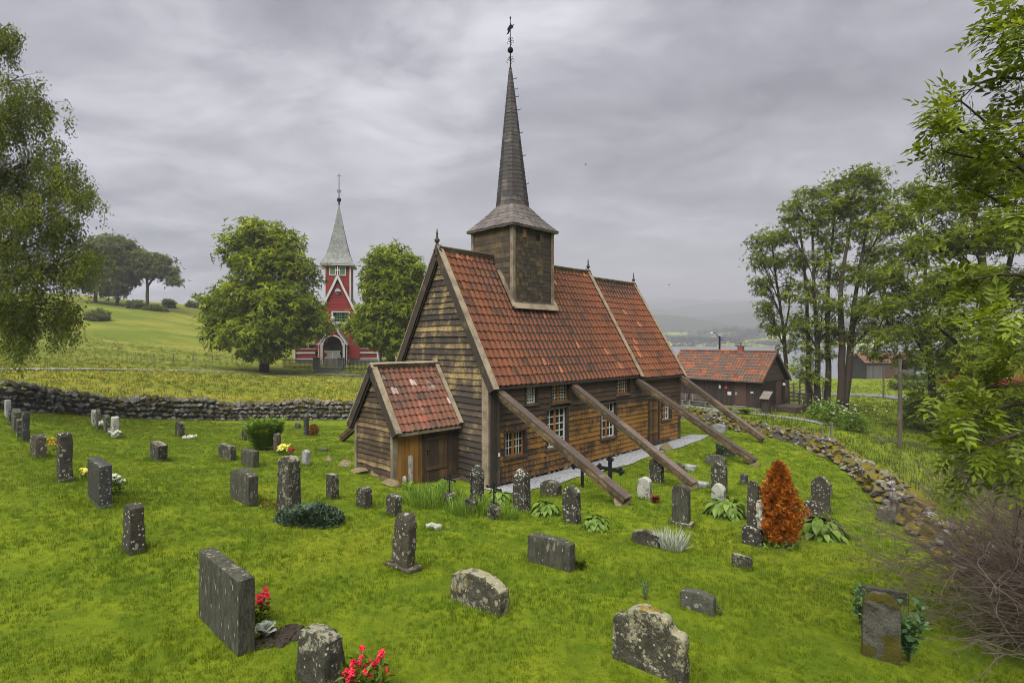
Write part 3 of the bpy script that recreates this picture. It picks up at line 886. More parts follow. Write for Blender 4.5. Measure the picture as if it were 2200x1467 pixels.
# corner posts
mb = MB()
mb.box((-0.10, 0.00, 0.02), (-0.045, 0.30, 3.5), 0.9)                          # pale board on the gable side
mb.build('corner_board', M['trim'], church)
mb = MB()
mb.box((-0.045, -0.075, 0.0), (0.30, 0.0, 3.42), 0.25)
mb.box((0.03, -0.10, 0.0), (0.15, -0.076, 3.40), 0.1)
mb.box((0.22, -0.10, 0.02), (0.31, -0.076, 3.40), 0.6)
mb.build('corner_post', M['dark_trim'], church)
mb = MB()
mb.box((12.0, -0.09, 0.1), (12.16, 0.0, 3.4), 0.5)
mb.box((12.06, 0.001, 0.1), (12.17, 0.14, 3.4), 0.6)
mb.build('corner_post', M['dark_trim'], church)
mb = MB(); mb.box((0.235, -0.110, 1.02), (0.31, -0.101, 1.13))
mb.build('small_plate', M['paper'], church)

def window(par, x0, x1, z0, z1, cols, rows, lights, white, wid=0.05):
    """a window set in the y = 0 wall: dark reveal, orange wooden frame, pane, bars"""
    fr = MB()
    d = 0.13
    fr.box((x0 - 0.06, -0.055, z0 - 0.06), (x0, d, z1 + 0.06), 0.3, 1)
    fr.box((x1, -0.060, z0 - 0.06), (x1 + 0.07, d, z1 + 0.06), 0.2, 1)
    fr.box((x0, -0.058, z1), (x1, d, z1 + 0.06), 0.3, 1)
    fr.box((x0 - 0.09, -0.085, z0 - 0.07), (x1 + 0.09, d, z0), 0.7, 1)
    lw = (x1 - x0) / lights
    for i in range(lights):
        a, b = x0 + i * lw, x0 + (i + 1) * lw
        e = 2 if white > 0.5 else 0
        fr.box((a + .002, d - 0.05, z0 + .002), (a + wid, d, z1 - .002), 0.5, e if i == 0 else 0)
        fr.box((b - wid, d - 0.05, z0 + .002), (b - .002, d, z1 - .002), 0.6, e if i == lights - 1 else 0)
        fr.box((a + wid, d - 0.048, z0 + .002), (b - wid, d, z0 + wid), 0.7, e)
        fr.box((a + wid, d - 0.048, z1 - wid), (b - wid, d, z1 - .002), 0.4, e)
    f = fr.build('window', [M['orange_wood'], M['dark_trim'], M['pale_bar']], par)
    p = MB(); p.box((x0 + .01, d - 0.014, z0 + .01), (x1 - .01, d - 0.004, z1 - .01))
    p.build('pane', M['glass'], f)
    b_ = MB()
    t = 0.011 if white < 0.5 else 0.017
    for i in range(lights):
        a, b = x0 + i * lw + wid, x0 + (i + 1) * lw - wid
        for c in range(1, cols):
            xx = a + (b - a) * c / cols
            b_.box((xx - t, d - 0.034, z0 + wid), (xx + t, d - 0.016, z1 - wid))
        for c in range(1, rows):
            zz = z0 + wid + (z1 - z0 - 2 * wid) * c / rows
            b_.box((a, d - 0.036, zz - t), (b, d - 0.018, zz + t))
    b_.build('glazing_bars', M['pale_bar'] if white > 0.3 else M['orange_wood'], f)
    return f
for wdw in WINS:
    window(church, *wdw)
def plank_door(par, o, xd, nd, wdt, hgt, mat, handle=True, arch=0.0, n=5, zb=0.0):
    o, xd, nd = A(o, float), A(xd, float), A(nd, float)
    d = MB()
    for i in range(n):
        a, b = wdt * i / n, wdt * (i + 1) / n - 0.008
        ha = hgt - arch * abs(2 * (i + 0.5) / n - 1) ** 2
        d.prism([(a, zb), (b, zb), (b, ha), (a, ha)], o - nd * 0.03, xd, (0, 0, 1), nd * (0.045 + 0.004 * random.random()), random.random())
    for z in (0.22, 0.78):
        d.prism([(0.03, hgt * z - 0.05), (wdt * 0.93, hgt * z - 0.05), (wdt * 0.93, hgt * z + 0.05), (0.03, hgt * z + 0.05)], o + nd * 0.022, xd, (0, 0, 1), nd * 0.03, 0.95)
    ob = d.build('door', mat, par)
    if handle:
        h = MB()
        c = o + xd * 0.05 + A((0, 0, hgt * 0.56))
        h.tube([c + nd * 0.03, c + nd * 0.08, c + nd * 0.08 + xd * 0.1], 0.012, 6)
        h.tube([c + nd * 0.07 + xd * 0.02, c + nd * 0.07 + A((0, 0, -0.14))], 0.010, 6)
        h.build('handle', M['iron'], ob)
    return ob
plank_door(church, (DOOR[0], 0.01, DOOR[2]), (1, 0, 0), (0, -1, 0), DOOR[1] - DOOR[0], DOOR[3] - DOOR[2], M['door_planks'], True)
mb = MB()
mb.box((DOOR[0] - 0.07, -0.06, 0.15), (DOOR[0], 0.1, DOOR[3] + 0.08), 0.3)
mb.box((DOOR[1], -0.06, 0.15), (DOOR[1] + 0.06, 0.1, DOOR[3] + 0.08), 0.2)
mb.box((DOOR[0], -0.058, DOOR[3]), (DOOR[1], 0.1, DOOR[3] + 0.07), 0.3)
mb.box((DOOR[0] - 0.1, -0.10, 0.0), (DOOR[1] + 0.9, -0.045, 0.24), 0.4)
mb.build('door_frame', M['dark_trim'], church)

# tiled roofs -------------------------------------------------------
def pantiles(mb, o, xd, sd, nd, L, S, tw=0.235, cs=0.325, amp=0.030, step=0.032, dead=(), seed=0, sag=0.0, lowrand=0.0):
    o, xd, sd, nd = A(o, float), A(xd, float), A(sd, float), A(nd, float)
    nx, nr = max(1, round(L / tw)), max(1, round(S / cs))
    tw, cs = L / nx, S / nr
    ph = np.linspace(0, 1, 7)
    prof = amp * (np.sin(ph * 2 * np.pi - 0.6) + 0.35 * np.sin(ph * 4 * np.pi))
    r = np.random.default_rng(seed)
    for j in range(nr):
        for i in range(nx):
            xa, sa = i * tw, j * cs
            if any(a <= xa + tw / 2 <= b and c <= sa + cs / 2 <= d for a, b, c, d in dead):
                continue
            jx, jz = r.uniform(-.006, .006), r.uniform(-.005, .007)
            js = r.uniform(-0.008, 0.008)
            sg = -sag * math.sin(math.pi * (xa + tw / 2) / L)
            X = xa + ph * tw + jx
            lo = o + X[:, None] * xd + (sa + js) * sd + (prof + step + jz + sg)[:, None] * nd
            hi = o + X[:, None] * xd + (sa + cs + 0.04) * sd + (prof + sg - 0.004)[:, None] * nd
            un = lo - nd * 0.022
            v = np.concatenate([lo, hi, un])
            f = [(k, k + 1, k + 8, k + 7) for k in range(6)] + [(k + 14, k + 15, k + 1, k) for k in range(6)]
            fld = .5 + .28 * math.sin(xa * 1.7 + 2.2 * math.sin(sa * .8 + seed)) * math.sin(sa * 1.1 + .6 * xa) + .22 * math.sin(xa * 4.3 + seed) * math.sin(sa * .7 + xa)
            t = min(.95, max(.03, .55 * r.beta(3.5, 3.0) + .45 * fld))
            if r.random() < 0.012: t = 0.98
            if r.random() < 0.06: t = 0.02
            mb.add(v, f, t)
def gable_roof(par, x0, x1, y0, y1, ze, zr, name, mat, ridge_over=0.0, dead=(), sag=0.0, barge=(True, True), bw=0.22, tw=0.235, cs=0.325, x1r=None):
    """tiles on both slopes of a gable roof; y0 is the side towards the camera"""
    ym = (y0 + y1) / 2
    L = x1 - x0
    S = math.hypot(ym - y0, zr - ze)
    c, s_ = (ym - y0) / S, (zr - ze) / S
    mb = MB()
    pantiles(mb, (x0, y0, ze), (1, 0, 0), (0, c, s_), (0, -s_, c), L, S, tw, cs, dead=dead, seed=3, sag=sag)
    pantiles(mb, (x0, y1, ze), (1, 0, 0), (0, -c, s_), (0, s_, c), L, S, tw, cs, seed=4)
    # sheathing under the tiles
    for yy, sg in ((y0, 1), (y1, -1)):
        p = [A((x0, yy, ze)), A((x1, yy, ze)), A((x1, ym, zr)), A((x0, ym, zr))]
        n = A((0, -s_ * sg, c))
        q = [k - n * 0.035 for k in p]
        b = [k - n * 0.085 for k in p]
        mb.add(q + b, [(0, 1, 2, 3), (7, 6, 5, 4), (0, 4, 5, 1), (3, 2, 6, 7), (0, 3, 7, 4), (1, 5, 6, 2)], 0.05, 1)
    return mb.build(name, [mat, M['dark_trim']], par), (c, s_, S, ym)
def bargeboard(par, x, y0, y1, ze, zr, out, mat=None, wd=0.26, ext=0.12, cap=0.30):
    """sloping verge boards: an upright board and a capping board that covers the edge of the tiles"""
    ym = (y0 + y1) / 2
    for yy in (y0, y1):
        a, b = A((x, yy, ze)), A((x, ym, zr))
        d = unit(b - a)
        sg = 1 if yy < ym else -1
        n = A((0, -d[2] * sg, abs(d[1])))
        a = a - d * ext
        m_ = MB()
        m_.beam(a - n * 0.07 + A((out * 0.02, 0, 0)), b - n * 0.07 + A((out * 0.02, 0, 0)) + d * 0.05, 0.045, wd, up=n, tint=0.35, m=1)
        m_.beam(a - n * 0.16 + A((-out * 0.03, 0, 0)), b - n * 0.16 + A((-out * 0.03, 0, 0)) + d * 0.02, 0.04, 0.16, up=n, tint=0.1, m=1)
        m_.beam(a + n * 0.078 + A((-out * 0.06, 0, 0)), b + n * 0.078 + A((-out * 0.06, 0, 0)) + d * 0.09, cap * 0.75, 0.035, up=n, tint=0.85)
        m_.build('verge_board', [mat or M['trim'], M['dark_trim']], par)
def ridge(par, x0, x1, y, z, h=0.20, sag=0.0):
    m_ = MB()
    n = 6
    for i in range(n):
        a, b = x0 + (x1 - x0) * i / n, x0 + (x1 - x0) * (i + 1) / n
        za, zb = (z - sag * math.sin(math.pi * k / n) for k in (i, i + 1))
        for sg in (-1, 1):
            m_.beam((a, y + sg * 0.085, za - 0.06), (b, y + sg * 0.085, zb - 0.06), 0.035, h, up=(0, sg * 0.45, 1), tint=0.25)
        m_.beam((a, y - 0.03, za + 0.055), (b, y - 0.03, zb + 0.055), 0.17, 0.03, up=(0, -0.25, 1), tint=0.9)
    m_.build('ridge_board', M['trim'], par)
def finial(par, x, y, z, s_=1.0):
    m_ = MB()
    m_.lathe((x, y, z), [(0.075 * s_, -0.35 * s_), (0.06 * s_, 0), (0.045 * s_, 0.08 * s_), (0.085 * s_, 0.13 * s_), (0.095 * s_, 0.18 * s_), (0.05 * s_, 0.24 * s_), (0.03 * s_, 0.34 * s_), (0.035 * s_, 0.40 * s_), (0.008, 0.58 * s_)], 8)
    m_.build('finial', M['dark_trim'], par)
NX1, CX0, CX1 = 8.42, 8.55, 12.28
TX0, TX1, TY0, TY1 = 2.45, 4.65, 1.45, 3.65
slope = math.hypot(NW / 2 + 0.2, RH - EH)
tower_dead = [(TX0 + 0.1 + 0.1, TX1 + 0.1 - 0.05, slope * 0.62, slope)]
nr_, (nc, ns, nS, nym) = gable_roof(church, -0.10, NX1, -0.20, NW + 0.20, EH, RH, 'nave_roof', M['tiles'], dead=tower_dead, sag=0.05)
CE, CRH = 3.12, 7.58
gable_roof(church, CX0, CX1, -0.20, NW + 0.2, CE, CRH, 'chancel_roof', M['tiles'], sag=0.03)
bargeboard(church, -0.13, -0.22, NW + 0.22, EH - 0.02, RH, -1)
bargeboard(church, NX1 + 0.05, -0.20, NW + 0.20, EH, RH, 1, wd=0.16, cap=0.26)
bargeboard(church, CX1 + 0.02, -0.20, NW + 0.20, CE, CRH, 1, wd=0.18, cap=0.24)
ridge(church, -0.12, TX0 + 0.05, NW / 2, RH + 0.02)
ridge(church, TX1 - 0.02, NX1 + 0.06, NW / 2, RH + 0.0, sag=0.03)
ridge(church, CX0 + 0.1, CX1 + 0.04, NW / 2, CRH + 0.0, 0.17)
finial(church, -0.14, NW / 2, RH + 0.10)
finial(church, NX1 + 0.05, NW / 2, RH + 0.08, 0.9)
finial(church, CX1 + 0.02, NW / 2, CRH + 0.06, 0.9)
# eave board
mb = MB()
mb.box((-0.05, -0.19, EH - 0.13), (NX1, -0.15, EH - 0.03), 0.2)
mb.box((-0.05, -0.15, EH - 0.03), (NX1, 0.12, EH + 0.0), 0.1)
mb.box((NX1 + 0.1, -0.19, CE - 0.13), (CX1, -0.15, CE - 0.03), 0.2)
mb.box((NX1 + 0.1, -0.15, CE - 0.03), (CX1, 0.12, CE + 0.0), 0.1)
mb.build('eave_board', M['dark_trim'], church)

# ridge turret and spire -------------------------------------------------------
TZ0, TZ1 = 5.5, 8.93
mb = MB()
mb.box((TX0 + 0.02, TY0 + 0.02, TZ0), (TX1 - 0.02, TY1 - 0.02, TZ1), 0.2)
kw = dict(expo=0.155, lmin=0.10, lmax=0.22, seg=1, wav=0.012, thick=0.013)
TWH = [(0.52, 0.72, 8.52, 8.80), (1.22, 1.42, 8.50, 8.78)]
clap(mb, (TX0 + 0.02, TY0, 0), (1, 0, 0), (0, -1, 0), 5.6, TZ1, lambda z: (0.0, 2.16), holes=TWH, **kw)
kw['expo'], kw['lmin'], kw['lmax'], kw['wav'] = 0.20, 2, 4, 0.006
clap(mb, (TX0, TY1 - 0.02, 0), (0, -1, 0), (-1, 0, 0), 5.6, TZ1, lambda z: (0.0, 2.16), **kw)
clap(mb, (TX1, TY0 + 0.02, 0), (0, 1, 0), (1, 0, 0), 5.6, TZ1, lambda z: (0.0, 2.16), **kw)
clap(mb, (TX1 - 0.02, TY1, 0), (-1, 0, 0), (0, 1, 0), 5.6, TZ1, lambda z: (0.0, 2.16), **kw)
tower = mb.build('tower', M['tower_shingles'], church)
for x in (TX0, TX1):
    for y in (TY0, TY1):
        mb = MB()
        sx, sy = (1 if x == TX0 else -1), (1 if y == TY0 else -1)
        mb.box((min(x - sx * .05, x + sx * .09), min(y - sy * .055, y - sy * .018), TZ0), (max(x - sx * .05, x + sx * .09), max(y - sy * .055, y - sy * .018), TZ1 - .01), 0.6)
        mb.box((min(x - sx * .055, x - sx * .018), min(y - sy * .018, y + sy * .09), TZ0), (max(x - sx * .055, x - sx * .018), max(y - sy * .018, y + sy * .09), TZ1 - .01), 0.5)
        mb.build('corner_board', M['trim'], tower)
mb = MB(); mb.box((TX0 + .52, TY0 - .012, 8.52), (TX0 + .72, TY0 + .016, 8.80), 0.9)
mb.build('hatch', M['orange_wood'], tower)
mb = MB(); mb.box((TX0 + 1.22, TY0 - .004, 8.50), (TX0 + 1.42, TY0 + .017, 8.78), 0.1); mb.box((TX0 + 1.20, TY0 - .03, 8.79), (TX0 + 1.44, TY0 + .0, 8.82), 0.3); mb.box((TX0 + 1.42, TY0 - .03, 8.5), (TX0 + 1.45, TY0 + .0, 8.78), 0.3)
mb.build('hatch', M['core'], tower)
# flashing boards at the foot of the tower
mb = MB()
zf = EH + (TY0 + 0.2) * (RH - EH) / (NW / 2 + 0.2)
sl_ = A((0, nc, ns)); nn = A((0, -ns, nc))
b0 = A((0, TY0, zf))
mb.beam(b0 + A((TX0 - 0.12, 0, 0)) - sl_ * 0.14 + nn * 0.10, b0 + A((TX1 + 0.16, 0, 0)) - sl_ * 0.14 + nn * 0.10, 0.24, 0.045, up=nn, tint=0.95)
mb.beam(b0 + A((TX0 - 0.1, -0.03, 0.05)), b0 + A((TX1 + 0.12, -0.03, 0.05)), 0.03, 0.14, tint=0.2)
for x in (TX0 - 0.09, TX1 + 0.09):
    mb.beam(b0 + A((x, 0, 0)) - sl_ * 0.2 + nn * 0.11, b0 + A((x, 0, 0)) + sl_ * 1.42 + nn * 0.11, 0.16, 0.05, up=nn, tint=0.5)
mb.build('flashing_board', M['trim'], tower)
tcx, tcy = (TX0 + TX1) / 2, (TY0 + TY1) / 2
def skirt_pt(k, z, half, oct_):
    """point k of 8 on a ring that goes from a square (oct_=0) to an octagon (oct_=1)"""
    a = k * math.pi / 4
    sx, sy = math.cos(a), math.sin(a)
    sq = A((sx, sy)) / max(abs(sx), abs(sy))
    oc = A((sx, sy)) * 1.0
    p = sq * (1 - oct_) + oc * oct_
    return A((tcx + p[0] * half, tcy + p[1] * half, z))
mb = MB()
rings = [(8.86, 1.26, 0), (8.94, 1.28, 0), (9.20, 1.04, 0.0), (9.5, 0.84, 0.25), (9.88, 0.66, 0.85)]
def ring_faces(mb, rings, lean=0, rows=4, rag=0.012):
    for (z0, h0, o0), (z1, h1, o1) in zip(rings[:-1], rings[1:]):
        nrow = max(1, int((z1 - z0) / 0.15)) if rows else 1
        for r_ in range(nrow):
            fa, fb = r_ / nrow, (r_ + 1) / nrow
            for k in range(8):
                def P(f, kk, out):
                    z = z0 + (z1 - z0) * f
                    h = h0 + (h1 - h0) * f + out
                    p = skirt_pt(kk, z, h, o0 + (o1 - o0) * f)
                    return p + A((-0.03, 0.09, 0)) * max(0, (z - 9.9) / 5.5)
                n = max(1, int(np.linalg.norm(P(fa, k, 0) - P(fa, k + 1, 0)) / 0.16))
                a, b, c, d = P(fa, k, 0.012), P(fa, k + 1, 0.012), P(fb, k + 1, 0.004), P(fb, k, 0.004)
                for i in range(n):
                    u0, u1 = i / n, (i + 1) / n
                    dz = A((0, 0, random.uniform(-rag, rag)))
                    q = [a + (b - a) * u0 + dz, a + (b - a) * u1 + dz, d + (c - d) * u1, d + (c - d) * u0]
                    mb.add(q, [(0, 1, 2, 3)], random.random())
                mb.add([P(fa, k, 0.012), P(fa, k + 1, 0.012), P(fa, k + 1, -0.02), P(fa, k, -0.02)], [(3, 2, 1, 0)], 0.1)
ring_faces(mb, rings)
mb.add([skirt_pt(k, 8.87, 1.255, 0) for k in range(8)], [tuple(range(8))[::-1]], 0.1)
mb.build('tower_roof', M['skirt_shingles'], tower)
mb = MB()
sp = [(9.86, 0.655, 1), (10.6, 0.575, 1), (12.2, 0.40, 1), (14.0, 0.205, 1), (15.38, 0.05, 1)]
ring_faces(mb, sp)
spire = mb.build('spire', M['spire_shingles'], tower)
mb = MB()
apx = A((tcx - 0.03, tcy + 0.09, 15.38))
mb.lathe(apx, [(0.07, -0.3), (0.06, 0.0), (0.03, 0.05), (0.022, 0.25), (0.020, 0.55), (0.024, 0.60), (0.10, 0.66), (0.115, 0.73), (0.09, 0.80), (0.02, 0.86), (0.015, 1.2), (0.012, 1.95), (0.03, 1.97), (0.03, 2.02), (0.003, 2.06)], 8)
def scroll(c, s_, a0):
    t = np.linspace(0, 1.6 * math.pi, 14)
    r = s_ * (1 - t / (2.2 * math.pi))
    d = A((math.cos(a0), math.sin(a0), 0))
    return c + d * s_ + (np.cos(t + math.pi)[:, None] * d + np.sin(t)[:, None] * A((0, 0, 1.0))) * r[:, None]
for zz, s_ in ((0.28, 0.10), (0.40, 0.07), (1.02, 0.09), (1.16, 0.06)):
    for a0 in (0, math.pi / 2, math.pi, 1.5 * math.pi):
        p_ = scroll(apx + A((0, 0, zz)), s_, a0 + 0.4)
        mb.tube(p_, 0.008, 4)
wd_ = A((math.cos(2.2), math.sin(2.2), 0))
wc = apx + A((0, 0, 1.55))
mb.prism([(-0.02, 0), (-.12, .06), (-.10, .12), (-.16, .18), (-.05, .16), (-.02, .24), (0.05, .14), (.13, .02), (.10, -.10), (.16, -.2), (.06, -.16), (.02, -.08)], wc, wd_, (0, 0, 1), np.cross(wd_, (0, 0, 1)) * 0.012)
mb.build('weather_vane', M['iron'], spire)
for z in (10.9, 12.0, 12.9, 13.8, 14.3, 14.6, 15.0):       # climbing hooks on one edge of the spire
    h = np.interp(z, [r_[0] for r_ in sp], [r_[1] for r_ in sp])
    lean_ = A((-0.03, 0.09, 0)) * max(0, (z - 9.9) / 5.5)
    p = A((tcx, tcy, z)) + A((math.cos(-0.4), math.sin(-0.4), 0)) * h + lean_
    d = A((math.cos(-0.75), math.sin(-0.75), 0))
    mb = MB()
    mb.tube([p - d * 0.03, p + d * 0.14, p + d * 0.16 + A((0, 0, 0.05))], 0.012, 5)
    mb.build('climbing_hook', M['iron'], spire)

# west porch -------------------------------------------------------
PX, PY0, PY1, PE, PR, PG = -2.50, 1.55, 3.75, 2.02, 3.85, 0.12
porch = MB()
clap(porch, (PX, PY1, 0), (0, -1, 0), (-1, 0, 0), 0.22, 3.75, lambda z: (max(0.0, (z - PE + .1) / (PR - PE) * 1.1), PY1 - PY0 - max(0.0, (z - PE + .1) / (PR - PE) * 1.1)), 0.165, wav=0.020, lmin=3, lmax=4, thick=0.052)
clap(porch, (0, PY1, 0), (-1, 0, 0), (0, 1, 0), 0.1, 2.1, lambda z: (0.02, -PX), 0.165)
porch.prism([(PY0 + .06, 0.1), (PY1 - .05, 0.1), (PY1 - .05, PE), (2.65, PR - .15), (PY0 + .06, PE)], (PX + .05, 0, 0), (0, 1, 0), (0, 0, 1), (-PX - .1, 0, 0), 0.1)
po = porch.build('porch', M['porch_boards'], church)
mb = MB()
for i, (a, b) in enumerate(np.c_[np.linspace(0.10, 1.02, 7)[:-1], np.linspace(0.10, 1.02, 7)[1:]]):
    mb.box((PX + a, PY0 - 0.02, 0.12), (PX + b - 0.006, PY0 + 0.05, PE + 0.05), random.random())
mb.build('plank_panel', M['porch_planks'], po)
mb = MB()
for a, b in ((2.02, 2.25), (2.25, 2.47)):
    mb.box((PX + a, PY0 - 0.03, 0.05), (PX + b - 0.006, PY0 + 0.05, PE + 0.05), random.random())
mb.box((PX + 1.02, PY0 - 0.045, 0.06), (PX + 1.10, PY0 + 0.05, PE + 0.03), 0.3)
mb.box((PX + 0.9, PY0 - 0.07, 0.0), (PX + 2.5, PY0 - .031, 0.24), 0.5)
mb.build('door_frame', M['dark_planks'], po)
plank_door(po, (PX + 1.11, PY0 - 0.005, 0.25), (1, 0, 0), (0, -1, 0), 0.90, 1.70, M['dark_planks'])
for y in (PY0 - 0.03, PY1 - 0.09):
    mb = MB()
    mb.box((PX - 0.075, y, 0.12), (PX + 0.10, y + 0.12, PE + 0.05), 0.6)
    mb.build('corner_post', M['trim'], po)
gable_roof(po, PX - 0.10, -0.06, 1.28, 4.02, 1.93, PR, 'porch_roof', M['porch_tiles'], tw=0.20, cs=0.27)
bargeboard(po, PX - 0.14, 1.26, 4.04, 1.92, PR, -1, wd=0.22, cap=0.26, ext=0.05)
bargeboard(po, -0.10, 1.28, 4.02, 1.96, PR + 0.05, 1, wd=0.12, cap=0.20, ext=0.02)
ridge(po, PX - 0.12, -0.1, 2.65, PR + 0.04, 0.22)
mb = MB()
mb.box((PX - 0.05, 1.30, 1.80), (-0.1, 1.36, 1.90), 0.8)
mb.build('eave_board', M['trim'], po)
mb = MB()
mb.box((PX - 0.02, PY0 - 0.12, -0.3), (0.0, PY1 + 0.1, 0.13), 0.4)
mb.build('sill_stone', M['masonry'], po)

# slanting braces -------------------------------------------------------
def brace(p0, p1, wd=0.245):
    p0, p1 = A(p0, float), A(p1, float)
    d = unit(p1 - p0)
    m_ = MB()
    n = A((0, abs(d[2]), 0)) * 0 + np.cross(np.cross(d, (0, 0, 1.0)), d)
    n = unit(n)
    m_.beam(p0, p1, wd - 0.03, wd - 0.04, tint=0.5)
    o = m_.build('brace', M['brace_side'], church)
    k = MB()
    k.beam(p0 + n * (wd / 2 + 0.0) - d * 0.02, p0 + (p1 - p0) * 0.42 + n * (wd / 2), wd + 0.05, 0.04, up=n, tint=random.random())
    k.beam(p0 + (p1 - p0) * 0.422 + n * (wd / 2), p1 + n * (wd / 2) + d * 0.03, wd + 0.05, 0.04, up=n, tint=random.random())
    # side boards of the casing
    sd_ = unit(np.cross(d, n))
    for sg in (-1, 1):
        k.beam(p0 + sd_ * sg * (wd / 2 + .005) + n * .05, p1 + sd_ * sg * (wd / 2 + .005) + n * .05, 0.025, wd * 0.45, up=n, tint=0.5, m=1)
    k.build('cap_board', [M['brace_cap'], M['brace_side']], o)
def wz(s, t):
    x, y = ch(s, t)
    return gz(x, y)
for s, tt in ((0.28, -4.75), (4.03, -4.70), (8.35, -4.88), (12.12, -3.85)):
    brace((s, -0.06, 2.98), (s, tt, wz(s, tt) + 0.12))
for s, tt in ((0.3, 10.1), (4.03, 9.4), (8.35, 9.4)):
    brace((s, NW + 0.06, 2.98), (s, tt, wz(s, tt) + 0.1))

# ------------------------------------------------------------------ the red church
RC = A((( 723 - CX) / F * 80, 80.0, 0))
RC[2] = gz(RC[0], RC[1])
red = empty('red_church', RC, R(11.5), 'red wooden church with white trim and tall grey slate spire behind the trees', 'church')
def gz_r(): return 0.0
mb = MB()
def wallbox(x0, x1, y0, y1, z0, z1): mb.box((x0, y0, z0), (x1, y1, z1))
wallbox(-5.9, 6.0, 0.6, 12, 0.75, 3.1)                                   # aisles
mb.prism([(-3.0, 0.75), (3.3, 0.75), (3.3, 6.6), (0.15, 12.3), (-3.0, 6.6)], (0, 0.3, 0), (1, 0, 0), (0, 0, 1), (0, 14, 0))
mb.build('wall', M['red_paint'], red)
mb = MB(); mb.box((-1.85, 0.9, 8), (1.95, 4.7, 14.85)); tw_ = mb.build('tower', M['red_paint'], red)
mb = MB()
for x in (-1.9, 1.78):
    mb.box((x, 0.82, 6), (x + .22, 1.0, 14.85)); mb.box((x, 4.6, 6), (x + .22, 4.78, 14.85))
mb.box((1.93, 0.83, 8), (2.0, 1.05, 14.85)); mb.box((1.93, 2.65, 8), (2.0, 2.85, 14.85))
mb.box((-2.45, 0.35, 14.82), (2.55, 5.25, 15.02))
mb.build('tower_trim', M['white_paint'], tw_)
mb = MB()
prof = [(15.0, 2.5), (15.2, 2.42), (15.9, 1.98), (16.8, 1.62), (18.2, 1.26), (20.5, 0.76), (22.9, 0.32), (24.6, 0.04)]
for (z0, h0), (z1, h1) in zip(prof[:-1], prof[1:]):
    c_ = A((0.05, 2.8, 0))
    q = [c_ + A((sx * h, sy * h, z)) for z, h in ((z0, h0), (z1, h1)) for sx, sy in ((-1, -1), (1, -1), (1, 1), (-1, 1))]
    mb.add(q, [(0, 1, 5, 4), (1, 2, 6, 5), (2, 3, 7, 6), (3, 0, 4, 7)], 0.5)
sp_ = mb.build('spire', M['slate'], tw_)
mb = MB()
mb.lathe((0.05, 2.8, 24.5), [(0.12, 0), (0.10, 0.4), (0.28, 0.5), (0.34, 0.75), (0.28, 0.95), (0.07, 1.05), (0.05, 3), (0.045, 4.6), (0.02, 4.9)], 8)
mb.beam((-0.22, 2.8, 29.0), (0.32, 2.8, 29.0), .05, .05); mb.tube([(0.05 + .32 * math.cos(a), 2.8 + .32 * math.sin(a), 26.6) for a in np.linspace(0, 2 * math.pi, 12)], 0.03, 4)
mb.tube([(0.05 + .3 * math.cos(a), 2.8, 26.6 + .3 * math.sin(a)) for a in np.linspace(0, 2 * math.pi, 12)], 0.02, 4)
mb.build('spire_cross', M['iron'], sp_)
for x in (-0.72, 0.72):
    mb = MB(); cx_ = x + 0.05
    for a, b, c, d in ((-.48, -.34, 13.3, 14.75), (.34, .48, 13.3, 14.75), (-.34, .34, 13.3, 13.44), (-.34, .34, 14.6, 14.75)):
        mb.box((cx_ + a, 0.80, c), (cx_ + b, 0.95, d))
    f = mb.build('louvre_window', M['white_paint'], tw_)
    mb = MB()
    for z in np.arange(13.44, 14.6, .11):
        mb.add([(cx_ - .34, .83, z), (cx_ + .34, .83, z), (cx_ + .34, .89, z + .13), (cx_ - .34, .89, z + .13)], [(0, 1, 2, 3)])
    mb.build('louvre', M['green_paint'], f)
# front gable with white verge boards and cross
mb = MB()
vp = [A((-3.75, 0.0, 5.6)), A((-2.2, 0.0, 8.2)), A((-.55, 0, 11.6)), A((.15, 0, 13.2))]
for sg in (1, -1):
    pp = [A((0.15 + (p[0] - .15) * sg, p[1], p[2])) for p in vp]
    for a, b in zip(pp[:-1], pp[1:]):
        mb.beam(a, b + unit(b - a) * .05, 0.16, 0.32)
mb.box((0.07, -.06, 13.0), (.23, .1, 14.55)); mb.box((-.2, -.055, 13.95), (.5, .09, 14.1))
mb.lathe((0.15, .16, 10.85), [(.42, -.02), (.42, .02)], 16)
mb.build('gable_trim', M['white_paint'], red)
mb = MB()
n_ = 16
for k in range(n_):
    a, b = 2 * math.pi * k / n_, 2 * math.pi * (k + 1) / n_
    for r0, r1 in ((.0, .20), (.26, .42)):
        mb.add([(0.15 + r0 * math.cos(a), .2, 10.85 + r0 * math.sin(a)), (0.15 + r1 * math.cos(a), .2, 10.85 + r1 * math.sin(a)), (0.15 + r1 * math.cos(b), .2, 10.85 + r1 * math.sin(b)), (0.15 + r0 * math.cos(b), .2, 10.85 + r0 * math.sin(b))], [(0, 1, 2, 3)])
mb.build('rose_ornament', M['white_paint'], red)
mb = MB()
for sg in (1, -1):
    a, b = A((0.15 + sg * 3.7, -.05, 5.7)), A((0.15, -.05, 12.7))
    q = [a, a + A((0, 15, 0)), b + A((0, 15, 0)), b]
    mb.add(q + [k + A((0, 0, .14)) for k in q], [(0, 1, 2, 3), (7, 6, 5, 4), (0, 4, 5, 1), (0, 3, 7, 4), (1, 5, 6, 2)])
    a, b = A((0.05 + sg * 6.4, .15, 2.95)), A((0.1 + sg * 3.1, .15, 5.2))
    q = [a, a + A((0, 12.3, 0)), b + A((0, 12.3, 0)), b]
    mb.add(q + [k + A((0, 0, .14)) for k in q], [(0, 1, 2, 3), (7, 6, 5, 4), (0, 4, 5, 1), (0, 3, 7, 4), (1, 5, 6, 2)])
mb.build('roof', M['slate'], red)
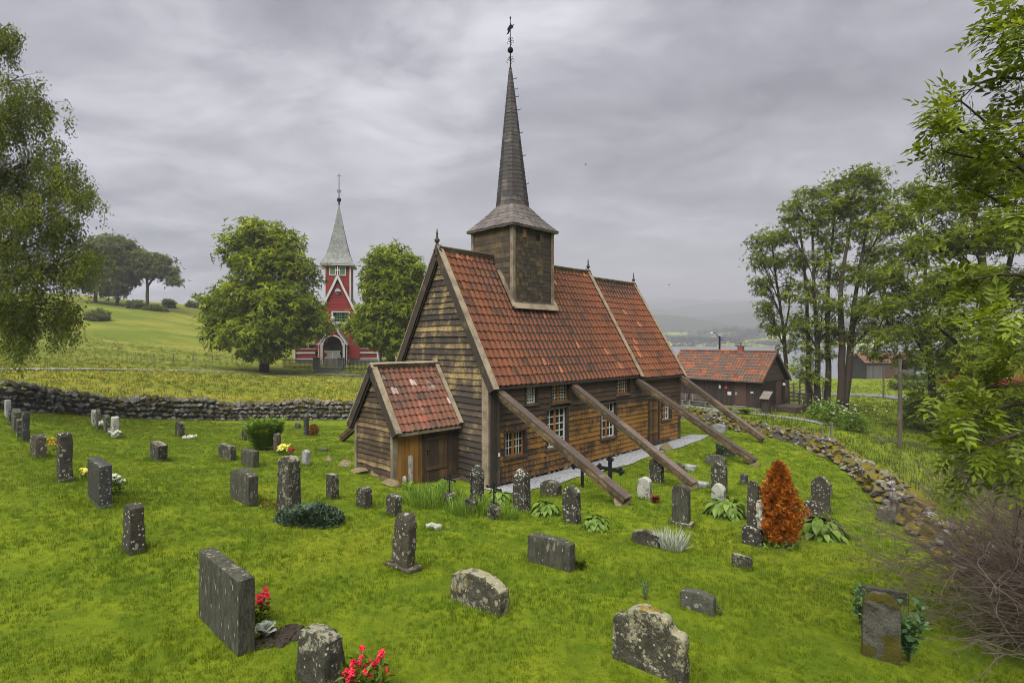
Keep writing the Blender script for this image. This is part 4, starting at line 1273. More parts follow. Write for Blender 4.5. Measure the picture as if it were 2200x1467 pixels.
# wide window
mb = MB()
for a, b, c, d in ((-.75, -.55, 6.15, 7.9), (1.75, 1.95, 6.15, 7.9), (-.55, 1.75, 6.15, 6.33), (-.55, 1.75, 7.72, 7.9), (-.8, 2.0, 5.95, 6.12)):
    mb.box((a, .12, c), (b, .34, d))
f = mb.build('window', M['white_paint'], red)
mb = MB(); mb.box((-.55, .24, 6.33), (1.75, .30, 7.72)); mb.build('pane', M['glass'], f)
mb = MB()
for x in (-.55, .02, .32, .60, 1.17, 1.68): mb.box((x, .18, 6.33), (x + .07, .26, 7.72))
for z in (6.75, 7.2): mb.box((-.5, .19, z), (1.7, .26, z + .05))
mb.build('glazing_bars', M['green_paint'], f)
# aisle windows, bands, plinth
for a, b, e in ((-6.0, -2.0, -6.4), (1.9, 6.05, 6.4)):
    mb = MB()
    for c, d in ((1.55, 1.78), (2.25, 2.36), (0.74, 0.86)):
        mb.box((a, .48, c), (b, .62, d))
    for x in ((-6.0, -2.1) if a < 0 else (1.95, 5.95)):
        mb.box((x - .12, .42, .6), (x + .12, .64, 3.05))
    mb.box((min(e, a, b), .3, 2.9), (max(e, a, b), .5, 3.05))
    mb.build('wall_trim', M['white_paint'], red)
for x in (-5.3, -4.2, -3.1, 2.4, 3.5, 4.6):
    mb = MB(); mb.box((x, .52, 2.38), (x + .8, .6, 2.9)); mb.build('aisle_window', M['glass'], red)
mb = MB(); mb.box((-6.0, .45, -.8), (6.1, 12.1, .74)); mb.build('plinth', M['masonry'], red)
mb = MB(); mb.box((6.0, 8.0, .8), (8.6, 14, 3.4)); mb.build('vestry', M['red_paint'], red)
mb = MB(); mb.box((8.5, 7.9, .8), (8.75, 8.2, 3.3)); mb.box((6.4, 7.9, .8), (6.6, 8.0, 3.3)); mb.box((6.5, 7.9, .7), (8.6, 8.0, .9)); mb.build('vestry_trim', M['white_paint'], red)
# porch
mb = MB()
for sg in (1, -1):
    c = -.3
    mb.beam((c + sg * 2.05, -2.0, 2.85), (c + sg * .95, -2.0, 4.45), .14, .26)
    mb.beam((c + sg * .95, -2.0, 4.4), (c, -2.0, 6.35), .14, .26)
    mb.box((c + sg * 1.55 - .15, -2.05, 0.1), (c + sg * 1.55 + .15, -1.75, 3.2))
    mb.box((c + sg * 1.95 - .06, -1.9, -.3), (c + sg * 1.95 + .06, -1.78, 3.0))
mb.tube([(-.3 + 1.4 * math.cos(a), -1.95, 2.75 + 1.45 * math.sin(a)) for a in np.linspace(0, math.pi, 16)], 0.13, 6)
mb.lathe((-.3, -2.0, 6.55), [(.05, -.2), (.28, -.1), (.32, .15), (.28, .4), (.05, .5)], 10)
pw = mb.build('entrance_porch', M['white_paint'], red)
mb = MB()
for sg in (1, -1):
    c = -.3
    a, b = A((c + sg * 2.1, -2.05, 2.95)), A((c, -2.05, 6.4))
    q = [a, a + A((0, 2.5, 0)), b + A((0, 2.5, 0)), b]
    mb.add(q + [k + A((0, 0, .1)) for k in q], [(0, 1, 2, 3), (7, 6, 5, 4), (0, 4, 5, 1), (0, 3, 7, 4), (1, 5, 6, 2)])
mb.build('porch_roof', M['slate'], pw)
mb = MB(); mb.prism([(-1.3, 4.3), (.7, 4.3), (-.3, 5.9)], (0, -1.85, 0), (1, 0, 0), (0, 0, 1), (0, .1, 0)); mb.build('porch_gable', M['red_paint'], pw)
mb = MB(); mb.box((-1.2, .2, .9), (.6, .28, 3.1)); mb.build('entrance_door', M['glass'], pw)
mb = MB()
for x in np.arange(-1.35, .85, .17):
    for sg in (1,):
        mb.beam((x, -1.9, .95), (min(x + .7, .8), -1.9, .95 + min(.7, .8 - x) * 1.2), .05, .05)
        mb.beam((x, -1.87, 1.85), (min(x + .7, .8), -1.87, 1.85 - min(.7, .8 - x) * 1.2), .05, .05)
mb.box((-1.45, -1.96, 1.85), (.9, -1.82, 1.98)); mb.box((-1.45, -1.96, .85), (.9, -1.82, .95)); mb.box((-.36, -1.96, .9), (-.24, -1.84, 1.9))
mb.build('balustrade', M['white_paint'], pw)
mb = MB(); mb.box((-1.5, -2.0, -.5), (.95, 0.3, .84)); mb.build('steps', M['masonry'], pw)
for x in (-2.35, 1.75, -5.9, 6.15):
    mb = MB()
    mb.tube([(x, .2, 2.95), (x, .1, 2.75), (x, .35, 2.5), (x, .35, .6), (x, .1, .2)], .05, 5)
    mb.build('downpipe', M['white_paint'], red)

# ------------------------------------------------------------------ the tarred shed by the path
SD = unit(A((-0.64, 0.77)))
SA = math.atan2(SD[1], SD[0])
sh_o = at(1634, 885, 42)
shed = empty('shed', (sh_o[0], sh_o[1], sh_o[2]), SA + math.pi, 'low dark brown plank shed with orange-red tiled roof beyond the churchyard wall', 'shed')
# local: x runs along the front towards the near corner (x=0), front faces -y ... the shed lies at x<0, y>0 is its depth
L_, D_, WH, RHH = 8.3, 4.3, 2.45, 4.65
mb = MB()
mb.box((-L_, 0, 0.30), (0, D_, WH)); sw = mb.build('wall', M['shed_boards'], shed)
mb = MB(); mb.prism([(0.02, WH - .1), (D_ - .02, WH - .1), (D_ / 2, RHH - .15)], (-L_, 0, 0), (0, 1, 0), (0, 0, 1), (L_ + .03, 0, 0)); mb.build('gable', M['shed_gable'], shed)
mb = MB(); mb.box((-L_ + .02, .03, -.6), (-.02, D_ - .03, .31)); mb.build('foundation', M['concrete'], shed)
gable_roof(shed, -L_ - .25, .32, -.42, D_ + .42, 2.38, RHH + .05, 'roof', M['shed_tiles'], tw=0.26, cs=0.36)
mb = MB()
mb.tube([(-L_ - .25, D_ / 2, RHH + .07), (.34, D_ / 2, RHH + .07)], .10, 8)
mb.build('ridge_tiles', M['shed_tiles'], shed)
mb = MB()
for y0 in (-.42, D_ + .42):
    a, b = A((.34, y0, 2.30)), A((.34, D_ / 2, RHH - .02))
    mb.beam(a, b, .05, .2)
mb.tube([(-L_ - .25, -.5, 2.36), (.3, -.5, 2.33)], .06, 6)
mb.build('verge_board', M['brown_paint'], shed)
mb = MB(); mb.box((-2.9, D_ / 2 - .2, RHH - .3), (-2.5, D_ / 2 + .2, RHH + .45)); c_ = mb.build('chimney', M['brick'], shed)
mb = MB(); mb.box((-3.0, D_ / 2 - .3, RHH + .5), (-2.4, D_ / 2 + .3, RHH + .56)); mb.tube([(-2.7, D_ / 2, RHH + .5), (-2.7, D_ / 2, RHH + .8)], .05, 6); mb.build('chimney_cap', M['brown_paint'], c_)
mb = MB(); mb.box((-2.05, -.05, .42), (-1.12, .0, 2.2)); d_ = mb.build('door', M['brown_paint'], shed)
mb = MB(); mb.box((-2.0, -.09, 1.2), (-1.94, -.05, 1.42)); mb.tube([(-1.97, -.1, 1.35), (-1.83, -.1, 1.35)], .02, 5); mb.build('handle', M['pale_bar'], d_)
mb = MB(); mb.box((-2.2, -.75, .0), (-.95, -.02, .18)); mb.box((-2.1, -.45, .18), (-1.05, -.02, .36)); mb.build('door_step', M['grey_wood'], shed)
mb = MB(); mb.lathe((-3.35, -.1, 1.62), [(.05, 0), (.09, .05), (.09, .22), (.05, .3)], 8); mb.build('wall_lamp', M['paper'], shed)
mb = MB(); mb.box((-2.72, -.03, 1.15), (-2.40, -.005, 1.42)); mb.build('notice', M['paper'], shed)
mb = MB(); mb.box((-.80, -.03, 1.42), (-.56, -.005, 1.56)); mb.build('number_sign', M['pale_bar'], shed)
mb = MB(); mb.tube([(-2.8, -.05, 2.2), (-2.8, -.05, 1.85)], .01, 4); mb.lathe((-2.8, -.1, 1.6), [(.03, 0), (.10, .05), (.11, .15), (.04, .25)], 8); mb.build('life_buoy', M['red_thing'], shed)
mb = MB(); mb.box((.02, 2.55, .42), (.07, 3.45, 2.25)); d_ = mb.build('door', M['brown_paint'], shed)
mb = MB(); mb.tube([(.08, 2.62, 1.3), (.12, 2.62, 1.3), (.12, 2.75, 1.3)], .02, 5); mb.build('handle', M['pale_bar'], d_)
mb = MB(); mb.lathe((.14, 3.8, 1.85), [(.02, 0), (.10, .04), (.13, .13), (.10, .22), (.02, .26)], 10); mb.build('globe_lamp', M['paper'], shed)
mb = MB(); mb.box((.05, 1.9, -.4), (1.9, 4.6, .36)); dk = mb.build('deck', M['dark_trim'], shed)
mb = MB()
for x in (.15, 1.0, 1.82):
    mb.box((x, 4.5, .3), (x + .09, 4.6, 1.35))
for y in (3.3, 4.5): mb.box((1.8, y, .3), (1.9, y + .09, 1.35))
for z in (.6, .9, 1.2):
    mb.box((.1, 4.46, z), (1.9, 4.5, z + .13)); mb.box((1.9, 3.3, z), (1.94, 4.6, z + .13))
mb.build('railing', M['dark_trim'], dk)
# notice stand at the near corner of the shed
ns_ = empty('notice_stand', tuple(at(1646, 879, 41.3)), SA + math.pi, 'dark wooden lectern with sloping top at the corner of the shed', 'lectern')
ns_.location.z = gz(ns_.location.x, ns_.location.y)
mb = MB(); mb.box((-.28, -.2, 0), (.28, .25, 1.1)); mb.build('body', M['shed_boards'], ns_)
mb = MB(); mb.hexa([(-.36, -.36, 1.06), (.36, -.36, 1.06), (.36, .36, 1.6), (-.36, .36, 1.6), (-.36, -.38, 1.12), (.36, -.38, 1.12), (.36, .34, 1.66), (-.36, .34, 1.66)]); mb.build('lid', M['grey_wood'], ns_)
# benches against the shed wall
def bench(lx, ln, lab):
    c = A((sh_o[0], sh_o[1])) - SD * lx
    nrm = A((SD[1], -SD[0]))
    if nrm[1] > 0: nrm = -nrm
    c = A((sh_o[0], sh_o[1])) + SD * lx + nrm * .45
    b = empty('bench', (c[0], c[1], gz(c[0], c[1])), SA + math.pi, lab, 'bench', 'brown slatted benches along the shed')
    mb = MB(); [mb.box((-ln / 2, -.22 + k * .14, .42), (ln / 2, -.11 + k * .14, .46), .5 + .1 * k) for k in range(3)]; mb.build('seat', M['grey_wood'], b)
    mb = MB(); [mb.box((-ln / 2, .24 + .03 * k, .55 + k * .16), (ln / 2, .28 + .03 * k, .67 + k * .16), .4) for k in range(3)]; mb.build('backrest', M['grey_wood'], b)
    for x in (-ln / 2 + .2, ln / 2 - .24):
        mb = MB(); mb.box((x, -.2, 0), (x + .05, .22, .42)); mb.box((x, .2, .3), (x + .05, .33, 1.0)); mb.build('leg', M['concrete'], b)
bench(5.1, 1.9, 'nearer of two brown slatted benches against the shed wall')
bench(7.3, 2.0, 'farther brown slatted bench at the shed end by the church corner')
# ------------------------------------------------------------------ gravestones
def profile(kind, n=10):
    """outline of a stone: x in [-.5,.5], z in [0,1]"""
    if kind == 'slab': return [(-.5, 0), (.5, 0), (.5, 1), (-.5, 1)]
    if kind == 'round':
        return [(-.5, 0), (.5, 0)] + [(.5 * math.cos(a), .84 + .16 * math.sin(a)) for a in np.linspace(0, math.pi, 11)]
    if kind == 'dome':
        return [(-.5, 0), (.5, 0)] + [(.5 * math.cos(a), .73 + .27 * math.sin(a)) for a in np.linspace(0, math.pi, 15)]
    if kind == 'arch':
        return [(-.5, 0), (.5, 0), (.5, .74)] + [(.5 - k / 10, .76 + .24 * math.sin(math.pi * k / 10) ** .9) for k in range(1, 10)] + [(-.5, .74)]
    if kind == 'low_arch':
        return [(-.5, 0), (.5, 0)] + [(.5 - k / 8, .86 + .14 * math.sin(math.pi * k / 8)) for k in range(0, 9)]
    if kind == 'shoulder':
        return [(-.5, 0), (.5, 0), (.5, .70), (.44, .75), (.36, .76), (.30, .82)] + [(.30 * math.cos(a), .84 + .16 * math.sin(a)) for a in np.linspace(.2, math.pi - .2, 9)] + [(-.30, .82), (-.36, .76), (-.44, .75), (-.5, .70)]
    if kind == 'point': return [(-.5, 0), (.5, 0), (.47, .82), (.22, .97), (0, 1.0), (-.22, .97), (-.47, .82)]
    if kind == 'gable': return [(-.5, 0), (.5, 0), (.5, .70), (.1, .98), (-.12, 1.0), (-.5, .78)]
    if kind == 'taper': return [(-.5, 0), (.5, 0), (.42, .92), (.32, 1.0), (-.30, 1.0), (-.42, .93)]
    if kind == 'rough': return [(-.5, 0), (.5, 0), (.47, .45), (.44, .82), (.30, .95), (.05, .94), (-.10, 1.0), (-.34, .97), (-.46, .84), (-.48, .4)]
    if kind == 'stepped': return [(-.5, 0), (.5, 0), (.5, .90), (.42, .97), (.34, .96), (.33, 1.0), (-.33, 1.0), (-.34, .96), (-.5, .955)]
    if kind == 'pillar': return [(-.5, 0), (.5, 0), (.44, .93), (.20, 1.0), (-.2, 1.0), (-.44, .94)]
def stone_mesh(kind, wd, th, ht, rough=0.006, bev=0.015, chamfer=0.0, seed=0, tz=1.0, depth=0.12):
    bm = bmesh.new()
    pts = [(x * wd, z * ht if z > 0 else -depth) for x, z in profile(kind)]
    f0 = [bm.verts.new((x, -th / 2, z)) for x, z in pts]
    f1 = [bm.verts.new((x, th / 2, z)) for x, z in pts]
    n = len(pts)
    bm.faces.new(f0); bm.faces.new(f1[::-1])
    for i in range(n):
        bm.faces.new((f0[i], f1[i], f1[(i + 1) % n], f0[(i + 1) % n])) if False else bm.faces.new((f0[(i + 1) % n], f0[i], f1[i], f1[(i + 1) % n]))
    bmesh.ops.recalc_face_normals(bm, faces=bm.faces)
    if chamfer:                                   # the top drawn in on all sides
        for v in bm.verts:
            if v.co.z > ht * 0.86:
                v.co.y *= 1 - chamfer
    if tz != 1.0:
        for v in bm.verts:
            k = max(0, v.co.z / ht)
            v.co.y *= 1 + (tz - 1) * k
    if bev:
        bmesh.ops.bevel(bm, geom=[e for e in bm.edges if e.calc_face_angle(0) > 0.35], offset=min(bev, th * .2), segments=2, affect='EDGES', profile=0.6)
    bmesh.ops.triangulate(bm, faces=[f for f in bm.faces if len(f.verts) > 4])
    long_ = [e for e in bm.edges if e.calc_length() > 0.09]
    for _ in range(3):
        long_ = [e for e in bm.edges if e.calc_length() > max(0.07, ht * .06)]
        if not long_: break
        bmesh.ops.subdivide_edges(bm, edges=long_, cuts=1)
        bmesh.ops.triangulate(bm, faces=[f for f in bm.faces if len(f.verts) > 3])
    r = random.Random(seed)
    ph = [r.uniform(0, 6) for _ in range(9)]
    bm.normal_update()
    for v in bm.verts:
        c = v.co
        q = (math.sin(c.x * 17 + ph[0] + 2 * math.sin(c.z * 9 + ph[1])) + math.sin(c.z * 21 + ph[2] + 2 * math.sin(c.y * 13 + ph[3])) + .7 * math.sin(c.x * 43 + c.z * 37 + ph[4]) + .7 * math.sin(c.z * 51 - c.x * 29 + ph[5]))
        v.co += v.normal * (q * rough + r.uniform(-.5, .5) * rough)
    return bm
def bm_obj(name, bm, mat, parent=None, smooth=True):
    me = bpy.data.meshes.new(name)
    bm.to_mesh(me); bm.free()
    me.materials.append(mat)
    if smooth:
        me.polygons.foreach_set('use_smooth', np.ones(len(me.polygons), bool))
        try:
            me.set_sharp_from_angle(angle=R(38))
        except Exception:
            pass
    o = bpy.data.objects.new(name, me)
    C.objects.link(o)
    if parent is not None: o.parent = parent
    return o
STONES = []
def fit(x0, y0, x1, y1, ratio, yaw, lean=0.0, leanf=0.0):
    """place a block on the ground so that it covers the photo box; returns position, width, thickness, height"""
    a = TH + math.pi / 2 + yaw                        # the wide axis
    wa, ta = A((math.cos(a), math.sin(a))), A((-math.sin(a), math.cos(a)))
    p = gp((x0 + x1) / 2, y1 - 2)[:2]
    wd, ht = 0.5, 0.8
    for _ in range(40):
        z = gz(*p)
        cs = A([p + wa * sx * wd / 2 + ta * sy * wd * ratio / 2 for sx in (-1, 1) for sy in (-1, 1)])
        lo = np.c_[cs, np.full(4, z)]
        sh = A((wa[0], wa[1], 0)) * math.tan(lean) * ht + A((ta[0], ta[1], 0)) * math.tan(leanf) * ht
        hi = lo + A((0, 0, ht)) + sh
        q = prj(np.r_[lo, hi])
        mn, mx = q.min(0), q.max(0)
        Yd = p[1]
        wd *= 1 + 0.6 * ((x1 - x0) / (mx[0] - mn[0]) - 1)
        wd = min(max(wd, 0.06), 2.2)
        ht *= 1 + 0.6 * ((y1 - y0) / (mx[1] - mn[1]) - 1)
        ht = min(max(ht, 0.08), 2.4)
        p = p + A((((x0 + x1) - (mn[0] + mx[0])) / 2 / F * Yd * 0.6, 0))
        dy = (y1 - mx[1]) / F * Yd                    # positive: should come nearer
        p = p * (1 - 0.5 * dy / max(1.2, EYE - z))
    return A((p[0], p[1], gz(*p))), wd, wd * ratio, ht, a
def grave(box, kind, ratio, mat, label, yaw=0.12, lean=0.0, leanf=0.0, base=None, rough=0.004, bev=0.015, chamfer=0.0, tz=1.0, name='gravestone', cat='gravestone', group='gravestones in the churchyard'):
    p, wd, th, ht, a = fit(*box, ratio, yaw, lean, leanf)
    s = len(STONES)
    if base or name != 'gravestone':
        pass
    if base:
        root = empty(name, tuple(p), a, label, cat, group)
        bw, bd, bh, bmat = base
        k = bm_obj('base', stone_mesh('slab', wd * bw, th * bd, bh, 0.006, 0.02, seed=s + 50), M[bmat], root)
        st = bm_obj('headstone', stone_mesh(kind, wd, th, ht, rough, bev, chamfer, s, tz), M[mat], root)
        st.rotation_euler = (-leanf, lean, 0)
        STONES.append((p, max(wd * bw, th * bd)))
        return root
    o = bm_obj(name, stone_mesh(kind, wd, th, ht, rough, bev, chamfer, s, tz), M[mat])
    o.location = p
    o.rotation_euler = Matrix.Rotation(a, 3, 'Z').to_4x4().to_euler()
    o.rotation_euler = (Matrix.Rotation(a, 3, 'Z') @ Matrix.Rotation(lean, 3, 'Y') @ Matrix.Rotation(-leanf, 3, 'X')).to_euler()
    tag(o, label, cat, group)
    STONES.append((p, max(wd, th)))
    return o
G = grave
# far left row
G((9, 858, 24, 900), 'slab', .45, 'pale_granite', 'pale grey upright stone at the far left edge below the dry-stone wall')
G((18, 880, 27, 914), 'slab', .5, 'dark_granite', 'thin dark stone half hidden behind a plain grey slab at the left edge')
G((24, 876, 46, 930), 'low_arch', .45, 'grey_granite', 'plain grey upright slab third in the row at the left edge')
G((34, 899, 48, 941), 'rough', .6, 'lichen_heavy', 'small rough lichened stone in front of the plain grey slab at the left edge')
G((46, 883, 64, 950), 'slab', .8, 'dark_granite', 'slim dark pillar stone capped with brown moss at the left edge')
G((62, 929, 102, 987), 'rough', .45, 'brown_stone', 'rough brownish slab leaning over beside yellow flowers', lean=.14, yaw=.2)
G((121, 927, 157, 1037), 'taper', .85, 'lichen_top', 'tall dark tapering pillar with white lichen top standing left of the black slab', base=(1.25, 1.2, .06, 'dark_granite'))
G((188, 980, 241, 1092), 'slab', .17, 'dark_granite', 'smooth black slab on a thin base with white flowers behind it', base=(1.06, 1.3, .03, 'dark_granite'), rough=.001, bev=.008, yaw=.03)
G((260, 1074, 315, 1193), 'pillar', .72, 'lichen_top', 'squat dark pillar with a pale lichen streak down its left face', chamfer=.25)
G((195, 879, 208, 915), 'low_arch', .5, 'lichen_full', 'small whitish stone, leftmost of the four in front of the left wall')
G((205, 879, 217, 923), 'low_arch', .5, 'grey_granite', 'slim grey stone, second of the four in front of the left wall')
G((222, 889, 236, 932), 'low_arch', .5, 'grey_granite', 'slim grey stone, third of the four in front of the left wall')
G((237, 894, 257, 941), 'taper', .6, 'lichen_full', 'leaning white lichened stone on a base, rightmost of the four by the left wall', lean=-.06, base=(1.3, 1.4, .06, 'lichen_full'))
G((376, 904, 397, 940), 'round', .5, 'lichen_heavy', 'small round-topped lichened stone with white flowers on its right', base=None)
G((321, 948, 361, 994), 'slab', .40, 'lichen_heavy', 'square stone tilted backwards alone on the lawn below the left wall', lean=-.12)
G((469, 951, 508, 991), 'slab', .22, 'lichen_heavy', 'low oblong slab, left one of the pair before the ferny shrub', rough=.003)
G((518, 962, 557, 1007), 'slab', .26, 'streaked', 'low oblong grey slab, right one of the pair before the ferny shrub', rough=.002)
G((519, 914, 537, 948), 'rough', .55, 'lichen_heavy', 'small lichen-spotted stone just left of the ferny shrub')
G((553, 922, 568, 964), 'round', .5, 'lichen_heavy', 'narrow dark stone half swallowed by the ferny shrub')
G((587, 929, 604, 975), 'round', .6, 'brown_stone', 'slim round-topped brownish stone between the ferny shrub and pale yellow flowers')
G((633, 907, 646, 922), 'low_arch', .5, 'grey_granite', 'tiny grey stone close under the far wall beside the porch')
G((652, 893, 664, 936), 'slab', .6, 'dark_granite', 'narrow dark upright stone beside the red heart-shaped shrub')
G((648, 964, 667, 1001), 'low_arch', .55, 'pale_granite', 'small pale smooth stone on a thin base right of the red flowers', base=(1.3, 1.3, .03, 'grey_granite'), rough=.001)
G((494, 999, 555, 1089), 'low_arch', .24, 'streaked', 'broad grey slab with vertical stains left of the tall lichened stone', rough=.003)
G((592, 974, 650, 1114), 'pillar', .62, 'lichen_heavy', 'tall thick stone covered in grey lichen beside the creeping juniper', chamfer=.2, rough=.005, bev=.03)
G((700, 1015, 728, 1074), 'slab', .75, 'lichen_heavy', 'small square dark pillar on the lawn below the porch boulders')
G((765, 1041, 800, 1095), 'round', .6, 'lichen_top', 'short round-topped lichened stone, middle of three below the porch')
G((829, 1056, 863, 1112), 'round', .6, 'lichen_top', 'short round-topped stone partly behind the tall leaning brown stone')
G((838, 1090, 900, 1232), 'rough', .42, 'brown_stone', 'tall brown stone leaning left with moss on its top', lean=-.10, base=(1.5, 1.6, .08, 'brown_stone'), rough=.004, bev=.03)
G((914, 1127, 950, 1141), 'slab', .6, 'lichen_full', 'flat stone lying in the grass right of the leaning brown stone', name='flat_stone', cat='stone', group='flat stones')
G((1009, 995, 1041, 1079), 'point', .7, 'lichen_white', 'pointed white-flecked pillar beside the church corner', chamfer=.5, bev=.02)
G((1101, 1001, 1141, 1101), 'point', .7, 'lichen_white', 'pointed white-flecked pillar between two pale green hostas', chamfer=.5, bev=.02)
G((1160, 1026, 1207, 1071), 'arch', .4, 'lichen_top', 'low broad lichened stone at the edge of the gravel')
G((1207, 1039, 1249, 1129), 'low_arch', .6, 'lichen_white', 'blunt white-spotted pillar left of the third hosta', lean=.03)
G((1133, 1139, 1236, 1234), 'stepped', .20, 'streaked', 'wide grey slab with stepped top alone in the middle of the lawn', rough=.003)
G((967, 1206, 1094, 1330), 'arch', .22, 'ochre_stone', 'wide arched slab with yellow moss patches in the centre foreground', rough=.004, bev=.02, yaw=.12)
G((1358, 1129, 1421, 1181), 'gable', .30, 'lichen_heavy', 'low stone with sloping top beside a tuft of pale ornamental grass', rough=.008)
G((1369, 1021, 1401, 1076), 'low_arch', .5, 'lichen_full', 'small stone almost white with lichen below the middle brace')
G((1394, 980, 1427, 1040), 'round', .7, 'lichen_white', 'dark spotted stone half hidden under the second brace')
G((1434, 989, 1471, 1019), 'shoulder', .4, 'lichen_top', 'small round-headed stone before a flat pale slab beyond the second brace')
G((1443, 1036, 1484, 1134), 'round', .42, 'streaked', 'tall plain grey stone with dark lichened crown on a mossy base', base=(1.35, 1.8, .10, 'ochre_stone'), rough=.003)
G((1526, 987, 1564, 1066), 'point', .5, 'lichen_top', 'tall lichened stone standing behind the small white one')
G((1527, 1034, 1560, 1107), 'point', .55, 'lichen_full', 'small white lichened stone with a hosta round its foot', base=(1.25, 1.4, .12, 'lichen_white'))
G((1515, 973, 1561, 1001), 'shoulder', .30, 'grey_granite', 'low stone with rounded shoulders near the foot of the third brace')
G((1538, 953, 1580, 981), 'slab', .25, 'dark_granite', 'dark slab partly hidden by a small shrub and the third brace')
G((1529, 909, 1560, 931), 'low_arch', .3, 'pale_granite', 'low pale stone against the right wall between the last two braces')
G((1590, 1016, 1607, 1043), 'slab', .5, 'dark_granite', 'small dark grey stone left of the obelisk')
G((1657, 987, 1685, 1022), 'low_arch', .35, 'dark_granite', 'dark stone rising behind the orange conifer')
G((1741, 1018, 1785, 1107), 'point', .40, 'lichen_top', 'tall grey stone with pointed white-edged top right of the orange conifer')
G((1780, 1038, 1789, 1070), 'slab', .8, 'grey_granite', 'narrow grey stone peeping out behind the tall pointed grey stone')
G((1724, 1069, 1760, 1149), 'point', .55, 'lichen_white', 'small white-spotted stone in front of the tall pointed grey one', base=(1.25, 1.3, .12, 'lichen_heavy'))
G((1572, 1185, 1617, 1228), 'slab', .25, 'lichen_heavy', 'small greenish stone overgrown by grass in the middle of the right lawn', yaw=.1)
G((427, 1173, 548, 1415), 'slab', .135, 'streaked', 'big dark slab in the left foreground with red flowers behind it', rough=.002, bev=.008, yaw=.03)
G((630, 1322, 749, 1500), 'pillar', .55, 'lichen_heavy', 'thick lichened stone cut off by the bottom edge beside red begonias', chamfer=.3, rough=.005, bev=.03)
G((1315, 1276, 1482, 1478), 'shoulder', .20, 'ochre_stone', 'large round-shouldered slab with pale lichen and moss in the bottom foreground', rough=.004, bev=.02, yaw=.12)
G((1460, 1255, 1539, 1328), 'low_arch', .30, 'grey_granite', 'small low grey stone with curved top right of the large shouldered slab', rough=.003)
G((1843, 1253, 1950, 1303), 'slab', .12, 'grey_granite', 'thin flat-topped slab behind the mossy stone at lower right', yaw=.35)
G((1851, 1260, 1937, 1433), 'dome', .26, 'mossy_stone', 'mossy round-topped stone wrapped by a rose bush at lower right', yaw=.3, rough=.006, bev=.02)
G((1885, 1085, 1926, 1126), 'slab', .75, 'grey_granite', 'low box-shaped block beside the right wall', name='stone_block', cat='stone', group='flat stones')
G((681, 961, 705, 970), 'slab', .5, 'grey_granite', 'short flat kerbstone lying above the porch boulders', name='flat_stone', cat='stone', group='flat stones')
G((1469, 996, 1498, 1013), 'slab', .8, 'pale_granite', 'pale flat slab lying on the grass beyond the second brace', name='flat_stone', cat='stone', group='flat stones')
G((1492, 1032, 1524, 1050), 'slab', .8, 'pale_granite', 'pale flat slab lying at the foot of the second brace', name='flat_stone', cat='stone', group='flat stones')
G((874, 977, 888, 1040), 'taper', .5, 'lichen_full', 'thin pointed pale stone leaning against the porch planks', name='stone_stake', cat='stone', group='flat stones')
G((864, 1021, 874, 1041), 'point', .5, 'lichen_full', 'short pointed pale stone beside the porch corner', name='stone_stake', cat='stone', group='flat stones')
# obelisk
p, wd, th, ht, a = fit(1593, 1120, 1644, 1176, .9, 0)
ob = empty('obelisk', tuple(p), a, 'tall tapering obelisk on a square block left of the orange conifer', 'gravestone', 'gravestones in the churchyard')
bm_obj('base', stone_mesh('slab', wd, th, ht, .008, .03, chamfer=.12), M['lichen_white'], ob)
sh_ = bm_obj('shaft', stone_mesh('pillar', wd * .62, th * .55, ht * 2.55, .006, .02, chamfer=.35, tz=.7, depth=0), M['lichen_top'], ob)
sh_.location = (wd * .02, 0, ht * .97)
sc_ = bm_obj('side_scroll', stone_mesh('round', wd * .34, th * .5, ht * 1.55, .012, .03, depth=0), M['lichen_full'], ob)
sc_.location = (-wd * .42, th * .05, ht * .95)
# cast-iron crosses
def iron_cross(box, label, thick=.03, root_h=None, stone_base=None, fancy=False):
    x0, y0, x1, y1 = box
    p = gp((x0 + x1) / 2, y1)
    Y = p[1]
    ht = (y1 - y0) / F * Y
    wd = (x1 - x0) / F * Y * 1.25
    o = empty('iron_cross', tuple(p), TH + math.pi / 2, label, 'cross', 'iron crosses on graves')
    m_ = MB()
    zb = stone_base or 0.0
    m_.box((-thick, -thick * .5, zb - .1 if not stone_base else zb), (thick, thick * .5, ht * .97), .5)
    zc = zb + (ht - zb) * (.68 if not fancy else .72)
    m_.box((-wd / 2, -thick * .48, zc - thick), (wd / 2, thick * .48, zc + thick), .5)
    for c in ((-wd / 2, zc), (wd / 2, zc), (0, ht * .97)):
        for dx, dz in ((0, 0), (thick * 1.4, 0), (-thick * 1.4, 0), (0, thick * 1.4), (0, -thick * 1.4)):
            m_.lathe((c[0] + dx, 0, c[1] + dz), [(thick * .4, -thick * 1.0), (thick * 1.1, -thick * .4), (thick * 1.1, thick * .4), (thick * .4, thick * 1.0)], 8)
    if fancy:
        m_.tube([(wd * .22 * math.cos(t), 0, zc + wd * .22 * math.sin(t)) for t in np.linspace(0, 2 * math.pi, 17)], thick * .45, 5)
        m_.box((-wd * .25, -thick * .4, zc - wd * .75), (wd * .25, thick * .4, zc - wd * .75 + thick), .5)
    m_.build('cross', M['iron'], o)
    if stone_base:
        b = bm_obj('base', stone_mesh('rough', stone_base * .75, stone_base * .6, stone_base, .012, .03, seed=int(x0)), M['lichen_heavy'], o)
    return o
iron_cross((1232, 985, 1270, 1047), 'black iron cross with its head behind the nearest brace', .045)
iron_cross((1289, 984, 1332, 1058), 'black iron cross with trefoil ends on the lawn right of the nearest brace', .05)
iron_cross((952, 1020, 980, 1089), 'slender iron cross on a rough stone before the porch door', .016, stone_base=.36, fancy=True)
iron_cross((1044, 1036, 1078, 1114), 'slender iron cross on a rough stone before the first hosta', .016, stone_base=.34, fancy=True)
